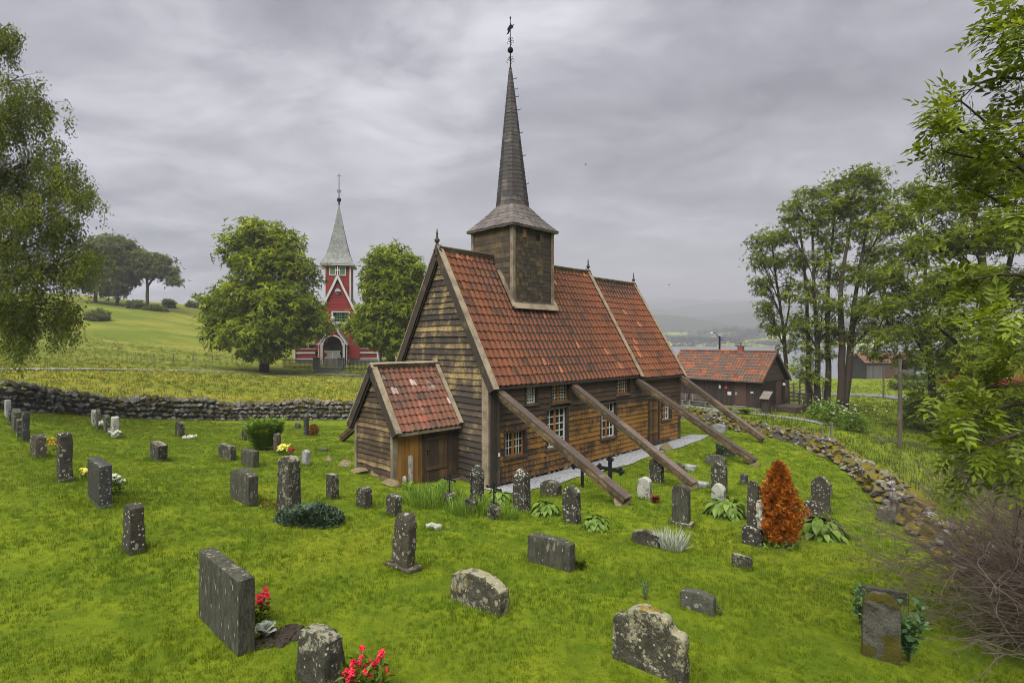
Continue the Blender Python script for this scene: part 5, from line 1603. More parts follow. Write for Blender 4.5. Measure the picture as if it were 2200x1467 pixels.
iron_cross((1000, 1010, 1024, 1102), 'broken slender iron cross on a dark stone between the two others', .012, stone_base=.36, fancy=True)
# boulders of the little retaining edge by the porch
for (x0, y0, x1, y1), lab in zip([(690, 969, 722, 992), (718, 978, 762, 1004), (752, 997, 792, 1020), (788, 1006, 820, 1024), (814, 1020, 858, 1047)],
        ['mossy boulder at the upper end of the row by the porch', 'long mossy boulder second in the row by the porch', 'brown rounded boulder, middle of the row by the porch', 'pale square boulder by the porch corner board', 'lowest flat brown boulder before the porch planks']):
    p, wd, th, ht, a = fit(x0, y0, x1, y1, .6, .3)
    m_ = MB(); v, l, t = rock_tpl(int(x0), 3, .8)
    v = v * A((wd * 1.5, max(.30, th * 1.6), max(.26, ht) * 1.6))
    m_.raw(v, l, t, .5)
    o = m_.build('boulder', M['boulder'], smooth=False)
    o.location = p + A((0, 0, .02)); o.rotation_euler = (0, 0, a)
    tag(o, lab, 'boulder', 'boulders by the porch')
for k, (s, tt, lab) in enumerate(((0.28, -4.72, 'grey footing stone under the nearest brace'), (4.03, -4.66, 'grey footing stone under the second brace'), (8.35, -4.95, 'mossy footing stone under the third brace'), (9.3, -0.85, 'heap-like mossy step stone before the chancel door'))):
    x, y = ch(s, tt)
    m_ = MB()
    rocks(m_, A([(x + rng.uniform(-.1, .1), y + rng.uniform(-.1, .1), gz(x, y) + .03)]), A([.55 if k < 3 else .8]), A([.6]))
    o = recenter(m_.build('footing_stone', M['boulder']))
    tag(o, lab, 'stone', 'footing stones')

# ------------------------------------------------------------------ dry-stone walls
def dry_wall(name, line, ht, wd, size, mat, label, seed, slump=0.0):
    pts = A(line)
    L = np.r_[0, np.cumsum(np.linalg.norm(np.diff(pts, axis=0), axis=1))]
    uu = np.linspace(0, L[-1], 400)
    P = np.c_[np.interp(uu, L, pts[:, 0]), np.interp(uu, L, pts[:, 1])]
    for _ in range(60):
        P[1:-1] = (P[:-2] + 2 * P[1:-1] + P[2:]) / 4
    T = unit(np.gradient(P, axis=0)); Nn = np.c_[-T[:, 1], T[:, 0]]
    LL = np.r_[0, np.cumsum(np.linalg.norm(np.diff(P, axis=0), axis=1))]
    m_ = MB()
    def hh(u):
        return ht * (1 + .10 * np.sin(u * .9 + seed) + .07 * np.sin(u * 2.3))
    # core
    k = 0
    us = np.arange(0, LL[-1], .8)
    ring = []
    for u in us:
        c = A((np.interp(u, LL, P[:, 0]), np.interp(u, LL, P[:, 1])))
        n = A((np.interp(u, LL, Nn[:, 0]), np.interp(u, LL, Nn[:, 1])))
        z = gz(*c)
        h = float(hh(u)) * (.86 if not slump else .6)
        w_ = wd * .42
        ring.append([A((*(c - n * w_ * 1.1), z - .3)), A((*(c - n * w_ * .7), z + h)), A((*(c + n * w_ * .7), z + h)), A((*(c + n * w_ * 1.1), z - .3))])
    v = A(ring).reshape(-1, 3)
    m_.add(v, [(i * 4 + j, i * 4 + j + 1, i * 4 + j + 5, i * 4 + j + 4) for i in range(len(us) - 1) for j in range(3)], 0.0)
    layers = max(2, int(ht / (size * .62)))
    ps, sz = [], []
    if slump:                                  # a tumbled heap rather than coursed faces
        for _ in range(int(LL[-1] * 34)):
            u = rng.uniform(0, LL[-1]); x_ = rng.uniform(-1, 1)
            c = A((np.interp(u, LL, P[:, 0]), np.interp(u, LL, P[:, 1]))); n = A((np.interp(u, LL, Nn[:, 0]), np.interp(u, LL, Nn[:, 1])))
            q = c + n * x_ * wd * .5
            ps.append((q[0], q[1], gz(*q) + float(hh(u)) * (1 - abs(x_) ** 1.7) * rng.uniform(.75, 1.05) + .03)); sz.append(size * rng.choice([.5, .7, 1.0, 1.25], p=[.3, .35, .25, .1]))
        layers = -1
    for ly in range(layers + 1):
        top = ly == layers
        for sd_ in ((-1, 1) if not top else (-.6, -.1, .35, .75)):
            u = rng.uniform(0, size)
            while u < LL[-1]:
                s_ = size * rng.uniform(.6, 1.35)
                f = ly / layers
                c = A((np.interp(u, LL, P[:, 0]), np.interp(u, LL, P[:, 1])))
                n = A((np.interp(u, LL, Nn[:, 0]), np.interp(u, LL, Nn[:, 1])))
                w_ = wd * (.5 - .14 * f) + slump * rng.uniform(-.1, .25) * (1 - f)
                q = c + n * sd_ * w_ + rng.normal(0, size * .08, 2)
                z = gz(*q) + float(hh(u)) * f * (1 - .06 * rng.random()) + size * .12
                ps.append((q[0], q[1], z)); sz.append(s_ * (1.15 if top else 1.0))
                u += s_ * .70
    rocks(m_, A(ps), A(sz), upr=.25 if slump else .8)
    o = recenter(m_.build(name, mat))
    tag(o, label, 'stone wall')
    return P
dry_wall('dry_stone_wall', WALL_L[1:], 0.98, .8, .36, M['wall_far'], 'grey dry-stone wall with dark moss between the graves and the yellow meadow', 1)
dry_wall('dry_stone_wall', WALL_R, 0.60, 1.10, .32, M['wall_near'], 'low tumbled stone wall with yellow moss curving down the right of the churchyard', 5, .6)

# ------------------------------------------------------------------ plants on the graves
def curved_leaf(wd=.5, n=4, droop=.5, cup=.10):
    """broad leaf, y along its length, arching down to the tip"""
    v, f = [], []
    for i in range(n + 1):
        y = i / n
        w_ = wd * .5 * math.sin(math.pi * min(1, y * .93 + .07)) ** .8
        z = .35 * y - droop * y * y
        v += [(-w_, y, z + cup * (1 if 0 < i < n else 0) * .6), (0, y, z), (w_, y, z + cup * (1 if 0 < i < n else 0) * .6)]
    for i in range(n):
        b = i * 3
        f += [(b, b + 1, b + 4, b + 3), (b + 1, b + 2, b + 5, b + 4)]
    return A(v, float), A([i for q in f for i in q]), A([4] * len(f))
HOSTA = curved_leaf(.58, 5, .75)
BLADE = (A([(-.03, 0, 0), (.03, 0, 0), (.022, .55, .02), (-.022, .55, .02), (0, 1, -.08)]), A([0, 1, 2, 3, 3, 2, 4]), A([4, 3]))
def mound(name, c, r, n, tpl, size, mat, label, cat, hgt=1.0, up=.5, group=None, sx=1.0, spread=.35, jit=.35, zmin=0.0, root=None, ori=0.0):
    m_ = MB()
    az_ = rng.uniform(0, 2 * np.pi, n)
    rr = r * np.sqrt(rng.random(n)) * spread
    e = rng.uniform(zmin, 1, n)
    d = np.c_[np.cos(az_), np.sin(az_), up * e * 2]
    p = np.c_[np.cos(az_) * rr * sx, np.sin(az_) * rr, e * hgt * r]
    if ori:
        cs, sn = math.cos(ori), math.sin(ori)
        p[:, :2] = p[:, :2] @ A([(cs, sn), (-sn, cs)])
    bake(m_, tpl, p, frames(d + rng.normal(0, jit, (n, 3)), np.tile(A((0, 0, 1.0)), (n, 1)) + rng.normal(0, .15, (n, 3))), size * rng.uniform(.65, 1.2, n), rng.random(n))
    o = m_.build(name, mat, root, smooth=False)
    if root is None:
        o.location = c
        tag(o, label, cat, group)
    return o
for (x0, y0, x1, y1), lab in zip([(1036, 1031, 1102, 1088), (1139, 1052, 1206, 1112), (1247, 1079, 1311, 1142), (1510, 1073, 1605, 1116), (1713, 1095, 1817, 1160)],
        ['broad-leaved pale green hosta nearest the church corner', 'broad-leaved hosta between two white-flecked pillars', 'broad-leaved hosta right of the blunt spotted pillar', 'hosta spreading on both sides of the small white stone', 'hosta spreading behind the white-spotted stone right of the orange conifer']):
    p = gp((x0 + x1) / 2, y1 - 8)
    r = (x1 - x0) / F * p[1] * .5
    m_ = MB(); n = 120
    el_ = np.arcsin(rng.uniform(.02, .98, n)); az_ = rng.uniform(0, 2 * np.pi, n)
    oc = np.c_[np.cos(az_) * np.cos(el_), np.sin(az_) * np.cos(el_), np.sin(el_)]
    q = oc * A((.70, .70, .85)) * r * rng.uniform(.75, 1.05, n)[:, None]
    bake(m_, HOSTA, q, frames(oc * A((1, 1, .25)) + A((0, 0, -.42)) + rng.normal(0, .18, (n, 3)), oc * .7 + A((0, 0, 1.0))), r * .50 * rng.uniform(.7, 1.2, n), np.clip(rng.normal(.45, .25, n), 0, 1))
    o = m_.build('hosta', M['hosta_leaf']); o.location = p; tag(o, lab, 'plant', 'hostas among the graves')
def tuft(c, r, h, n, mat, label, name='grass_tuft', cat='grass', wide=1.0, lean=.35, group=None):
    m_ = MB()
    az_ = rng.uniform(0, 2 * np.pi, n)
    rr = r * np.sqrt(rng.random(n))
    d = np.c_[np.cos(az_) * lean, np.sin(az_) * lean, np.ones(n)] + rng.normal(0, .22, (n, 3))
    p = np.c_[np.cos(az_) * rr * wide, np.sin(az_) * rr, np.zeros(n) - .02]
    bake(m_, BLADE, p, frames(d, rand_dir(n)), h * rng.uniform(.5, 1.15, n), rng.random(n))
    o = m_.build(name, mat)
    o.location = c
    return tag(o, label, cat, group)
tuft(gp(1443, 1180), .22, .42, 260, M['silver'], 'tuft of pale striped ornamental grass beside the low sloping stone')
tuft(gp(930, 1080), .75, .42, 900, M['fern_leaf'], 'long uncut grass along the gravel before the porch door', group='uncut grass by the church')
tuft(gp(1010, 1100), .55, .38, 700, M['fern_leaf'], 'long uncut grass round the slender iron crosses', group='uncut grass by the church')
tuft(gp(1085, 1112), .30, .30, 300, M['fern_leaf'], 'small clump of long grass at the foot of the second white-flecked pillar', group='uncut grass by the church')
def fern(c, r, n, mat, label, size, up=.9, name='fern', group=None, lr=(.25, .8)):
    m_ = MB()
    for k in range(n):
        a_ = rng.uniform(0, 2 * np.pi)
        L_f = size * rng.uniform(.7, 1.1)
        t = np.linspace(0, 1, 12)
        lean = rng.uniform(*lr)
        path = np.c_[np.cos(a_) * t ** 1.3 * L_f * lean, np.sin(a_) * t ** 1.3 * L_f * lean, L_f * (t * up - .35 * t ** 2.5)] + A((math.cos(a_), math.sin(a_), 0)) * r * rng.random()
        d = unit(np.gradient(path, axis=0))
        sd_ = unit(np.cross(d, A((0, 0, 1.0))))
        w_ = .26 * L_f * np.sin(np.pi * np.clip(t * .9 + .12, 0, 1))
        for sg in (1, -1):
            bake(m_, LEAF, path[1:], frames(sd_[1:] * sg + d[1:] * .5, np.tile(A((0, 0, 1.0)), (11, 1))), w_[1:], np.full(11, rng.random()))
    o = m_.build(name, mat)
    o.location = c
    return tag(o, label, 'plant', group)
fern(gp(955, 1062), .18, 22, M['fern_leaf'], 'fresh green fern growing before the porch door', .62)
fern(gp(568, 966), .42, 120, M['fern_leaf'], 'bushy bright green feathery shrub among the graves below the far wall', 1.45, 1.15, 'feathery_shrub', lr=(.05, .42))
fern(gp(1600, 890), .35, 40, M['fern_leaf'], 'fern clump behind the right wall before the shed', .8, group='ferns behind the right wall')
fern(gp(1560, 886), .3, 34, M['fern_leaf'], 'smaller fern clump behind the right wall below the shed steps', .8, group='ferns behind the right wall')
fern(gp(880, 1052), .12, 12, M['fern_leaf'], 'small fern at the foot of the thin pointed stone', .35)
# creeping juniper
def juniper():
    p = gp(665, 1124); m_ = MB(); n = 1500
    az_ = rng.uniform(0, 2 * np.pi, n); rr = np.sqrt(rng.random(n))
    x, y = np.cos(az_) * rr * .62, np.sin(az_) * rr * .42
    z = .27 * np.sqrt(np.clip(1 - rr ** 2, 0, 1)) * (1 + .35 * np.sin(x * 9) * np.cos(y * 11)) * rng.uniform(.55, 1.1, n)
    d = np.c_[np.cos(az_), np.sin(az_), rng.uniform(.1, .9, n)] + rng.normal(0, .3, (n, 3))
    bake(m_, SPRAY, np.c_[x, y, z], frames(d, rand_dir(n)), rng.uniform(.08, .16, n), rng.random(n))
    o = m_.build('creeping_juniper', M['juniper']); o.location = p; o.rotation_euler = (0, 0, .2)
    tag(o, 'low blue-green creeping juniper at the foot of the tall lichened stone', 'shrub')
juniper()
# orange conifer
def conifer():
    p = gp(1674, 1172); Y = p[1]
    H = (1172 - 1009) / F * Y * 1.06; rad = 34 / F * Y
    root = empty('orange_conifer', tuple(p), 0, 'cone-shaped conifer with dead rust-orange foliage beside the obelisk', 'shrub')
    m_ = MB(); n = 4200
    t = rng.random(n) ** .8
    pr_ = np.interp(t, [0, .08, .3, .5, .75, .9, 1], [.5, .85, 1.0, .92, .55, .30, .05])
    az_ = rng.uniform(0, 2 * np.pi, n)
    lump = 1 + .26 * np.sin(az_ * 5 + t * 9) + .22 * np.sin(az_ * 7 - t * 19) + .15 * np.sin(az_ * 11 + t * 41)
    rr = rad * pr_ * lump * rng.uniform(.35, 1.12, n) ** .6
    q = np.c_[np.cos(az_) * rr, np.sin(az_) * rr, .05 + t * H * .97]
    d = np.c_[np.cos(az_) * .6, np.sin(az_) * .6, np.ones(n) * 1.1] + rng.normal(0, .3, (n, 3))
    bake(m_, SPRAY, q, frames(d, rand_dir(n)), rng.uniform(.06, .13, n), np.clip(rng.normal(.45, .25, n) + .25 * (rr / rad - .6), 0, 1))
    m_.build('foliage', M['thuja'], root)
    k = MB(); k.tube([(0, 0, -.1), (0.01, 0, H * .5), (0, 0, H * .9)], [.05, .03, .01], 6); k.build('trunk', M['bark'], root)
    m_ = MB(); n = 160
    q = np.c_[rng.normal(0, rad * .5, n), rng.normal(0, rad * .5, n), rng.uniform(.02, .16, n)]
    bake(m_, SPRAY, q, frames(rand_dir(n, 0), rand_dir(n)), rng.uniform(.06, .12, n), rng.random(n)); m_.build('green_shoots', M['fern_leaf'], root)
conifer()
# heart-shaped red shrub
p = gp(674, 935); m_ = MB(); n = 420
az_ = rng.uniform(0, 2 * np.pi, n); t = rng.random(n)
rr = .22 * np.sqrt(np.clip(1 - (t * 1.7 - .75) ** 2, .02, 1)) * rng.uniform(.6, 1, n)
bake(m_, SPRAY, np.c_[np.cos(az_) * rr, np.sin(az_) * rr, t * .5], frames(rand_dir(n, -.2), rand_dir(n)), rng.uniform(.05, .1, n), rng.random(n))
o = m_.build('red_shrub', M['red_shrub']); o.location = p; tag(o, 'small rounded dark red shrub beside a narrow stone near the porch', 'shrub')
# flowers
PETAL = tpl_join([diamond((0, 0, 0), k * 2 * math.pi / 5, 1, .8, .18) for k in range(5)] + [diamond((0, 0, .2), k * 2 * math.pi / 5 + .6, .7, .8, .25) for k in range(5)])
def flowers(px, py, label, petal, n, size, r, h, leaf=None, name='flowers', leafn=40, soil=False, leafsize=.09, group='flowers on graves'):
    p = gp(px, py)
    o = empty(name, tuple(p), 0, label, 'flowers', group)
    az_ = rng.uniform(0, 2 * np.pi, n); rr = r * np.sqrt(rng.random(n))
    q = np.c_[np.cos(az_) * rr, np.sin(az_) * rr, h * rng.uniform(.55, 1.1, n)]
    d = rand_dir(n)
    m_ = MB(); bake(m_, PETAL, q, frames(d * A((1, 1, .25)), np.tile(A((0, -.6, .8)), (n, 1)) + rng.normal(0, .3, (n, 3))), size * rng.uniform(.7, 1.2, n), rng.random(n))
    m_.build('blossoms', petal, o)
    m_ = MB()
    az_ = rng.uniform(0, 2 * np.pi, leafn); rr = r * np.sqrt(rng.random(leafn)) * 1.05
    q = np.c_[np.cos(az_) * rr, np.sin(az_) * rr, h * rng.uniform(.05, .8, leafn)]
    bake(m_, LEAF, q, frames(rand_dir(leafn, -.1), np.tile(A((0, 0, 1.0)), (leafn, 1)) + rng.normal(0, .4, (leafn, 3))), leafsize * rng.uniform(.7, 1.3, leafn), rng.random(leafn))
    m_.build('leaves', leaf or M['shrub_leaf'], o)
    return o
flowers(557, 1338, 'deep red begonias behind the big dark slab', M['red_petal'], 26, .038, .13, .34, leafn=80)
flowers(785, 1490, 'red begonias beside the thick stone at the bottom edge', M['red_petal'], 34, .042, .21, .30, leafn=150, leafsize=.11)
flowers(247, 1062, 'white flowers beside the smooth black slab', M['white_petal'], 22, .045, .16, .38, leafn=140)
flowers(183, 1032, 'yellow flowers between the dark pillar and the black slab', M['lemon'], 24, .05, .10, .24, leafn=40)
flowers(110, 978, 'yellow and orange flowers right of the leaning brownish slab', M['orange_petal'], 30, .035, .35, .45, leafn=160)
flowers(408, 942, 'low white flowers right of the small round-topped stone', M['white_petal'], 40, .06, .26, .10, leafn=50)
flowers(220, 925, 'white flowers between the second and third slim stones by the left wall', M['white_petal'], 40, .05, .16, .35, leafn=50)
flowers(240, 938, 'white flowers left of the leaning white stone', M['white_petal'], 30, .05, .14, .30, leafn=40)
flowers(252, 943, 'white flowers at the right of the leaning white stone', M['white_petal'], 30, .05, .16, .30, leafn=40)
flowers(610, 978, 'pale yellow flowers beside the slim brownish stone', M['lemon'], 70, .05, .22, .36, leafn=90)
flowers(627, 980, 'small bunch of dark red flowers right of the pale yellow ones', M['red_petal'], 30, .04, .12, .28, leafn=40)
flowers(575, 1092, 'small pinkish bedding plants right of the broad stained slab', M['red_petal'], 8, .02, .22, .12, leafn=120, leafsize=.07)
# flower bed with silver plant
p = gp(578, 1385)
m_ = MB(); n = 160
rr_ = np.sqrt(rng.random(n)); aa_ = rng.uniform(0, 6.28, n)
rocks(m_, np.c_[np.cos(aa_) * rr_ * .30, np.sin(aa_) * rr_ * .20, .02 * rng.random(n)], rng.uniform(.05, .12, n), upr=.6)
o = m_.build('flower_bed', M['soil']); o.location = p + A((.04, .12, 0)); o.rotation_euler = (0, 0, .9); tag(o, 'oval bed of dark soil behind the big dark slab', 'flower bed')
p = gp(572, 1378)
fern(p + A((0, 0, .03)), .03, 26, M['silver'], 'silvery white-leaved plant in the soil bed behind the big dark slab', .24, .9, 'silver_plant')
# round-leaved rose bush
def rose(px, py, label, hh, nst, sp, lf):
    p = gp(px, py); o = empty('rose_bush', tuple(p), 0, label, 'plant', 'rose bushes')
    st, lv = MB(), MB()
    for k in range(nst):
        a_ = rng.uniform(0, 2 * np.pi); t = np.linspace(0, 1, 9)
        H_ = hh * rng.uniform(.55, 1.1); s_ = sp * rng.uniform(.3, 1)
        pa = np.c_[math.cos(a_) * s_ * t ** 1.6, math.sin(a_) * s_ * t ** 1.6, H_ * (t - .18 * t ** 3)] + np.cumsum(rng.normal(0, .008, (9, 3)), 0)
        st.tube(pa, np.linspace(.006, .003, 9), 4)
        n = 26
        i = rng.uniform(2, 8, n); q = np.c_[[np.interp(i, np.arange(9), pa[:, c]) for c in range(3)]].T + rng.normal(0, .03, (n, 3))
        bake(lv, LEAF, q, frames(rand_dir(n, -.4), np.tile(A((0, 0, 1.0)), (n, 1)) + rng.normal(0, .5, (n, 3))), np.c_[rng.uniform(1.3, 1.7, n), np.ones(n), np.ones(n)] * (lf * rng.uniform(.6, 1.3, n))[:, None], rng.random(n))
    st.build('stems', M['bark'], o); lv.build('leaves', M['rose_leaf'], o)
rose(1952, 1425, 'round-leaved rose bush growing on the right of the mossy stone', .95, 12, .30, .085)
rose(1848, 1345, 'thin round-leaved shoots left of the mossy stone', .60, 5, .12, .07)
rose(1385, 1290, 'thin leafy shoots behind the large shouldered slab', .36, 4, .2, .03)
rose(1548, 1325, 'single thin leafy shoot right of the small low stone', .45, 2, .06, .03)
rose(1545, 980, 'small leafy shrub beside the dark slab under the third brace', .75, 8, .3, .06)
mound('small_plant', gp(1385, 1078) + A((.28, 0, 0)), .14, 90, SPRAY, .10, M['red_shrub'], 'small brown withered plant right of the small white stone', 'plant', .8, .6)
mound('small_plant', gp(1246, 1222), .12, 90, SPRAY, .10, M['shrub_leaf'], 'small dark plant at the right end of the wide stepped slab', 'plant', .8, .6)
# bare bush at the lower right
def bare_bush():
    base = A((8.3, 7.0, 0)); base[2] = gz(base[0], base[1])
    o = empty('bare_bush', tuple(base), 0, 'large leafless bush of thin grey-brown twigs at the lower right', 'bush')
    m_ = MB()
    def grow(p, d, L_b, r0, lev):
        n = 8 if lev == 0 else 5
        q = [p]
        d = d.copy()
        for i in range(n):
            d = unit(d + rng.normal(0, .13 + .05 * lev, 3) + A((-.03, 0, -.05)))
            q.append(q[-1] + d * L_b / n)
        q = A(q)
        m_.tube(q, np.linspace(r0, r0 * .45, n + 1), 3, cap=False, tint=rng.random())
        if lev < 2:
            for j in range(7 if lev == 0 else 3):
                i = rng.integers(2, n)
                dd = unit(unit(q[i + 1] - q[i]) * 1.0 + rng.normal(0, .42, 3) + A((0, 0, .12)))
                grow(q[i], dd, L_b * rng.uniform(.22, .48), r0 * .55, lev + 1)
    for k in range(430):
        st = A((rng.normal(0, .55), rng.normal(0, .75), 0))
        e = rng.uniform(.45, 1.45)
        a_ = math.pi + rng.normal(0, .95)
        d = A((math.cos(a_) * math.cos(e), math.sin(a_) * math.cos(e), math.sin(e)))
        grow(st, d, rng.uniform(1.5, 3.0), rng.uniform(.006, .012), 0)
    m_.build('twigs', M['twig'], o)
    m_ = MB(); n = 420
    q = np.c_[rng.uniform(-1.8, 1.0, n), rng.normal(0, .8, n), rng.uniform(.02, 1.3, n)]
    bake(m_, SPRAY, q, frames(rand_dir(n), rand_dir(n)), rng.uniform(.05, .12, n), rng.random(n) * .5); m_.build('leaves', M['shrub_leaf'], o)
bare_bush()
# ------------------------------------------------------------------ trees
def bez(a, b, sagv, n=7):
    t = np.linspace(0, 1, n)[:, None]
    m_ = (a + b) / 2 + sagv
    return (1 - t) ** 2 * a + 2 * t * (1 - t) * m_ + t ** 2 * b
def tree(name, label, cat, trunks, lobes, ncl, per, lsize, tpl, leaf, bark, sig, droop=0.0, group=None, up=.5, twig_r=.012, hang=0.0, shell=2.6, tl=.25, limb_r=.35, rs=1.0, asc=.55):
    """trunks: list of polylines [(x, y, z, r), ...]; lobes: list of (centre, (rx, ry, rz))"""
    base = A(trunks[0][0][:3], float)
    root = empty(name, tuple(base), 0, label, cat, group)
    wd_, lv = MB(), MB()
    tp = []
    for tr in trunks:
        tr = A(tr, float)
        L = np.r_[0, np.cumsum(np.linalg.norm(np.diff(tr[:, :3], axis=0), axis=1))]
        u = np.linspace(0, L[-1], 16)
        pa = np.c_[[np.interp(u, L, tr[:, i]) for i in range(4)]].T
        for _ in range(2):
            pa[1:-1] = (pa[:-2] + 2 * pa[1:-1] + pa[2:]) / 4
        pa[1:-1, :2] += rng.normal(0, .02 * L[-1] / 16, (14, 2))
        wd_.tube(pa[:, :3] - base, pa[:, 3], 9, rng.random())
        tp.append(pa)
    tot = sum(l[1][0] * l[1][1] * l[1][2] for l in lobes) ** 1.0
    wts = A([(l[1][0] * l[1][1] * l[1][2]) ** .75 for l in lobes]); wts = wts / wts.sum()
    for (c, r), wt in zip(lobes, wts):
        c, r = A(c, float), A(r, float) * rs
        # limb from the trunk that passes nearest below the lobe
        best = None
        for pa in tp:
            dv = c - pa[:, :3]
            sc_ = np.linalg.norm(dv[:, :2], axis=1) + np.abs(dv[:, 2] - asc * np.linalg.norm(dv[:, :2], axis=1)) * .8
            sc_[:4] += 2
            i = int(sc_.argmin())
            if best is None or sc_[i] < best[0]:
                best = (sc_[i], pa[i])
        s_ = best[1]
        ln = np.linalg.norm(c - s_[:3])
        limb = bez(s_[:3], c + A((0, 0, r[2] * .3)), A((0, 0, ln * .08 * (1 - 2 * (hang > 0)))) + rng.normal(0, .05 * ln, 3), 9)
        r0 = max(twig_r * 1.5, s_[3] * limb_r)
        wd_.tube(limb - base, np.linspace(r0, twig_r * 1.3, 9), 6, rng.random(), cap=False)
        nc = max(3, int(ncl * wt))
        d = rand_dir(nc)
        q = c + d * r * (rng.random(nc) ** (1 / shell))[:, None]
        # branchlets to clusters
        for k in range(nc):
            i = rng.integers(2, 9)
            a = limb[i]
            br = bez(a, q[k], rng.normal(0, .08, 3) * np.linalg.norm(q[k] - a) + A((0, 0, .05)), 5)
            wd_.tube(br - base, np.linspace(twig_r, twig_r * .4, 5), 4, rng.random(), cap=False)
        if hang > 0:
            hl = hang * rng.uniform(.35, 1.2, nc)
            f = rng.random((nc, per))
            sway = rng.normal(0, .12, (nc, 1, 2)) * f[..., None]
            P = np.repeat(q[:, None], per, 1)
            P[..., :2] += sway + rng.normal(0, sig * .35, (nc, per, 2))
            P[..., 2] -= f * hl[:, None]
            P += rng.normal(0, sig * .25, P.shape)
            P = P.reshape(-1, 3)
            n = len(P)
            D = rand_dir(n) * A((1, 1, .4)) + A((0, 0, -1.0))
            N_ = rand_dir(n)
        else:
            P = (q[:, None] + rng.normal(0, 1, (nc, per, 3)) * sig * A((1, 1, .55))).reshape(-1, 3)
            n = len(P)
            Oc = unit(P - np.repeat(q, per, 0) * .5 - (c - A((0, 0, r[2] * .3))) * .5)
            D = Oc * .5 + rand_dir(n) * .9 + A((0, 0, -.25 - droop))
            N_ = A((0, 0, 1.0)) * up * 1.2 + Oc * .9 + rand_dir(n) * .55
        t = np.clip(np.repeat(rng.normal(.46, .24, nc), per) + rng.normal(0, .13, n), 0, 1)
        bake(lv, tpl, P - base, frames(D, N_), lsize * rng.uniform(.65, 1.25, n), t)
    wd_.build('trunk', bark, root, smooth=True)
    lv.build('crown', leaf, root)
    return root
def lob(px, py, Y, rx, ry, rd=None):
    k = Y / F
    return (at(px, py, Y), (rx * k, (rd or rx) * k, ry * k))
def trk(pts, Y, ground=True):
    """trunk through photo pixels (px, py, width px) at distance Y"""
    o = []
    for i, p in enumerate(pts):
        Yk = Y + (p[3] if len(p) > 3 else 0)
        q = at(p[0], p[1], Yk)
        if i == 0 and ground:
            q[2] = min(q[2], gz(q[0], q[1]) - .1)
        o.append((q[0], q[1], q[2], p[2] / F * Yk / 2 * .8))
    return o
# weeping birch at the left
YB = 21.5
L = [lob(22, 62, YB, 30, 38), lob(5, 80, YB, 40, 45), lob(-40, 60, YB, 50, 60), lob(40, 175, YB, 58, 38), lob(95, 225, YB, 60, 40), lob(20, 250, YB, 70, 50), lob(-60, 240, YB - 1, 90, 90), lob(110, 330, YB, 60, 55), lob(40, 370, YB + 1, 80, 60),
     lob(150, 390, YB, 62, 42), lob(180, 415, YB - .5, 45, 40), lob(70, 450, YB - 1, 80, 55), lob(-40, 420, YB, 100, 90), lob(150, 490, YB + .5, 55, 45), lob(60, 540, YB, 90, 50), lob(190, 540, YB - .5, 48, 40),
     lob(130, 570, YB, 70, 45), lob(20, 600, YB - 1, 70, 60), lob(60, 655, YB, 80, 45), lob(130, 660, YB, 48, 42), lob(15, 690, YB, 60, 50), lob(40, 720, YB - .5, 35, 40), lob(-60, 620, YB, 90, 90), lob(100, 690, YB, 30, 30), lob(152, 672, YB, 24, 34)]
tree('weeping_birch', 'large weeping birch with hanging leafy strands at the left edge', 'tree', [trk([(-95, 880, 70), (-85, 500, 50), (-50, 200, 30), (-20, 20, 10)], YB)], L, 1150, 54, .125, LEAF, M['birch_leaf'], M['bark'], .26, hang=1.15, twig_r=.012, shell=2.2, rs=.88, limb_r=.14)
# trees on the hill
YH = 138
tree('hill_tree', 'tall dense grey-green tree on the hill, left one behind the birch', 'tree', [trk([(205, 645, 9), (206, 600, 8), (208, 540, 4)], YH)], [lob(208, 560, YH, 26, 36), lob(195, 600, YH, 20, 22), lob(220, 530, YH, 20, 20)], 260, 16, 1.1, SPRAY, M['hill_leaf'], M['bark'], .9, group='trees on the hill', twig_r=.05)
tree('hill_tree', 'bushy grey-green tree in the middle of the hill group', 'tree', [trk([(252, 648, 8), (252, 600, 7), (253, 540, 4)], YH)], [lob(256, 535, YH, 30, 26), lob(245, 580, YH, 34, 34), lob(262, 595, YH, 26, 30), lob(238, 612, YH, 26, 22)], 420, 16, 1.1, SPRAY, M['hill_leaf'], M['bark'], .9, group='trees on the hill', twig_r=.05)
tree('hill_tree', 'open wind-shaped tree with bare trunk, right one of the hill group', 'tree', [trk([(316, 650, 9), (317, 615, 7), (314, 585, 5), (305, 560, 3)], YH), trk([(317, 615, 6), (335, 590, 4), (352, 580, 3)], YH, False)], [lob(305, 556, YH, 24, 16), lob(335, 560, YH, 26, 14), lob(352, 582, YH, 24, 13), lob(372, 602, YH, 16, 8), lob(295, 580, YH, 18, 12), lob(325, 585, YH, 24, 12)], 230, 14, .95, SPRAY, M['hill_leaf'], M['bark'], .7, group='trees on the hill', twig_r=.06)
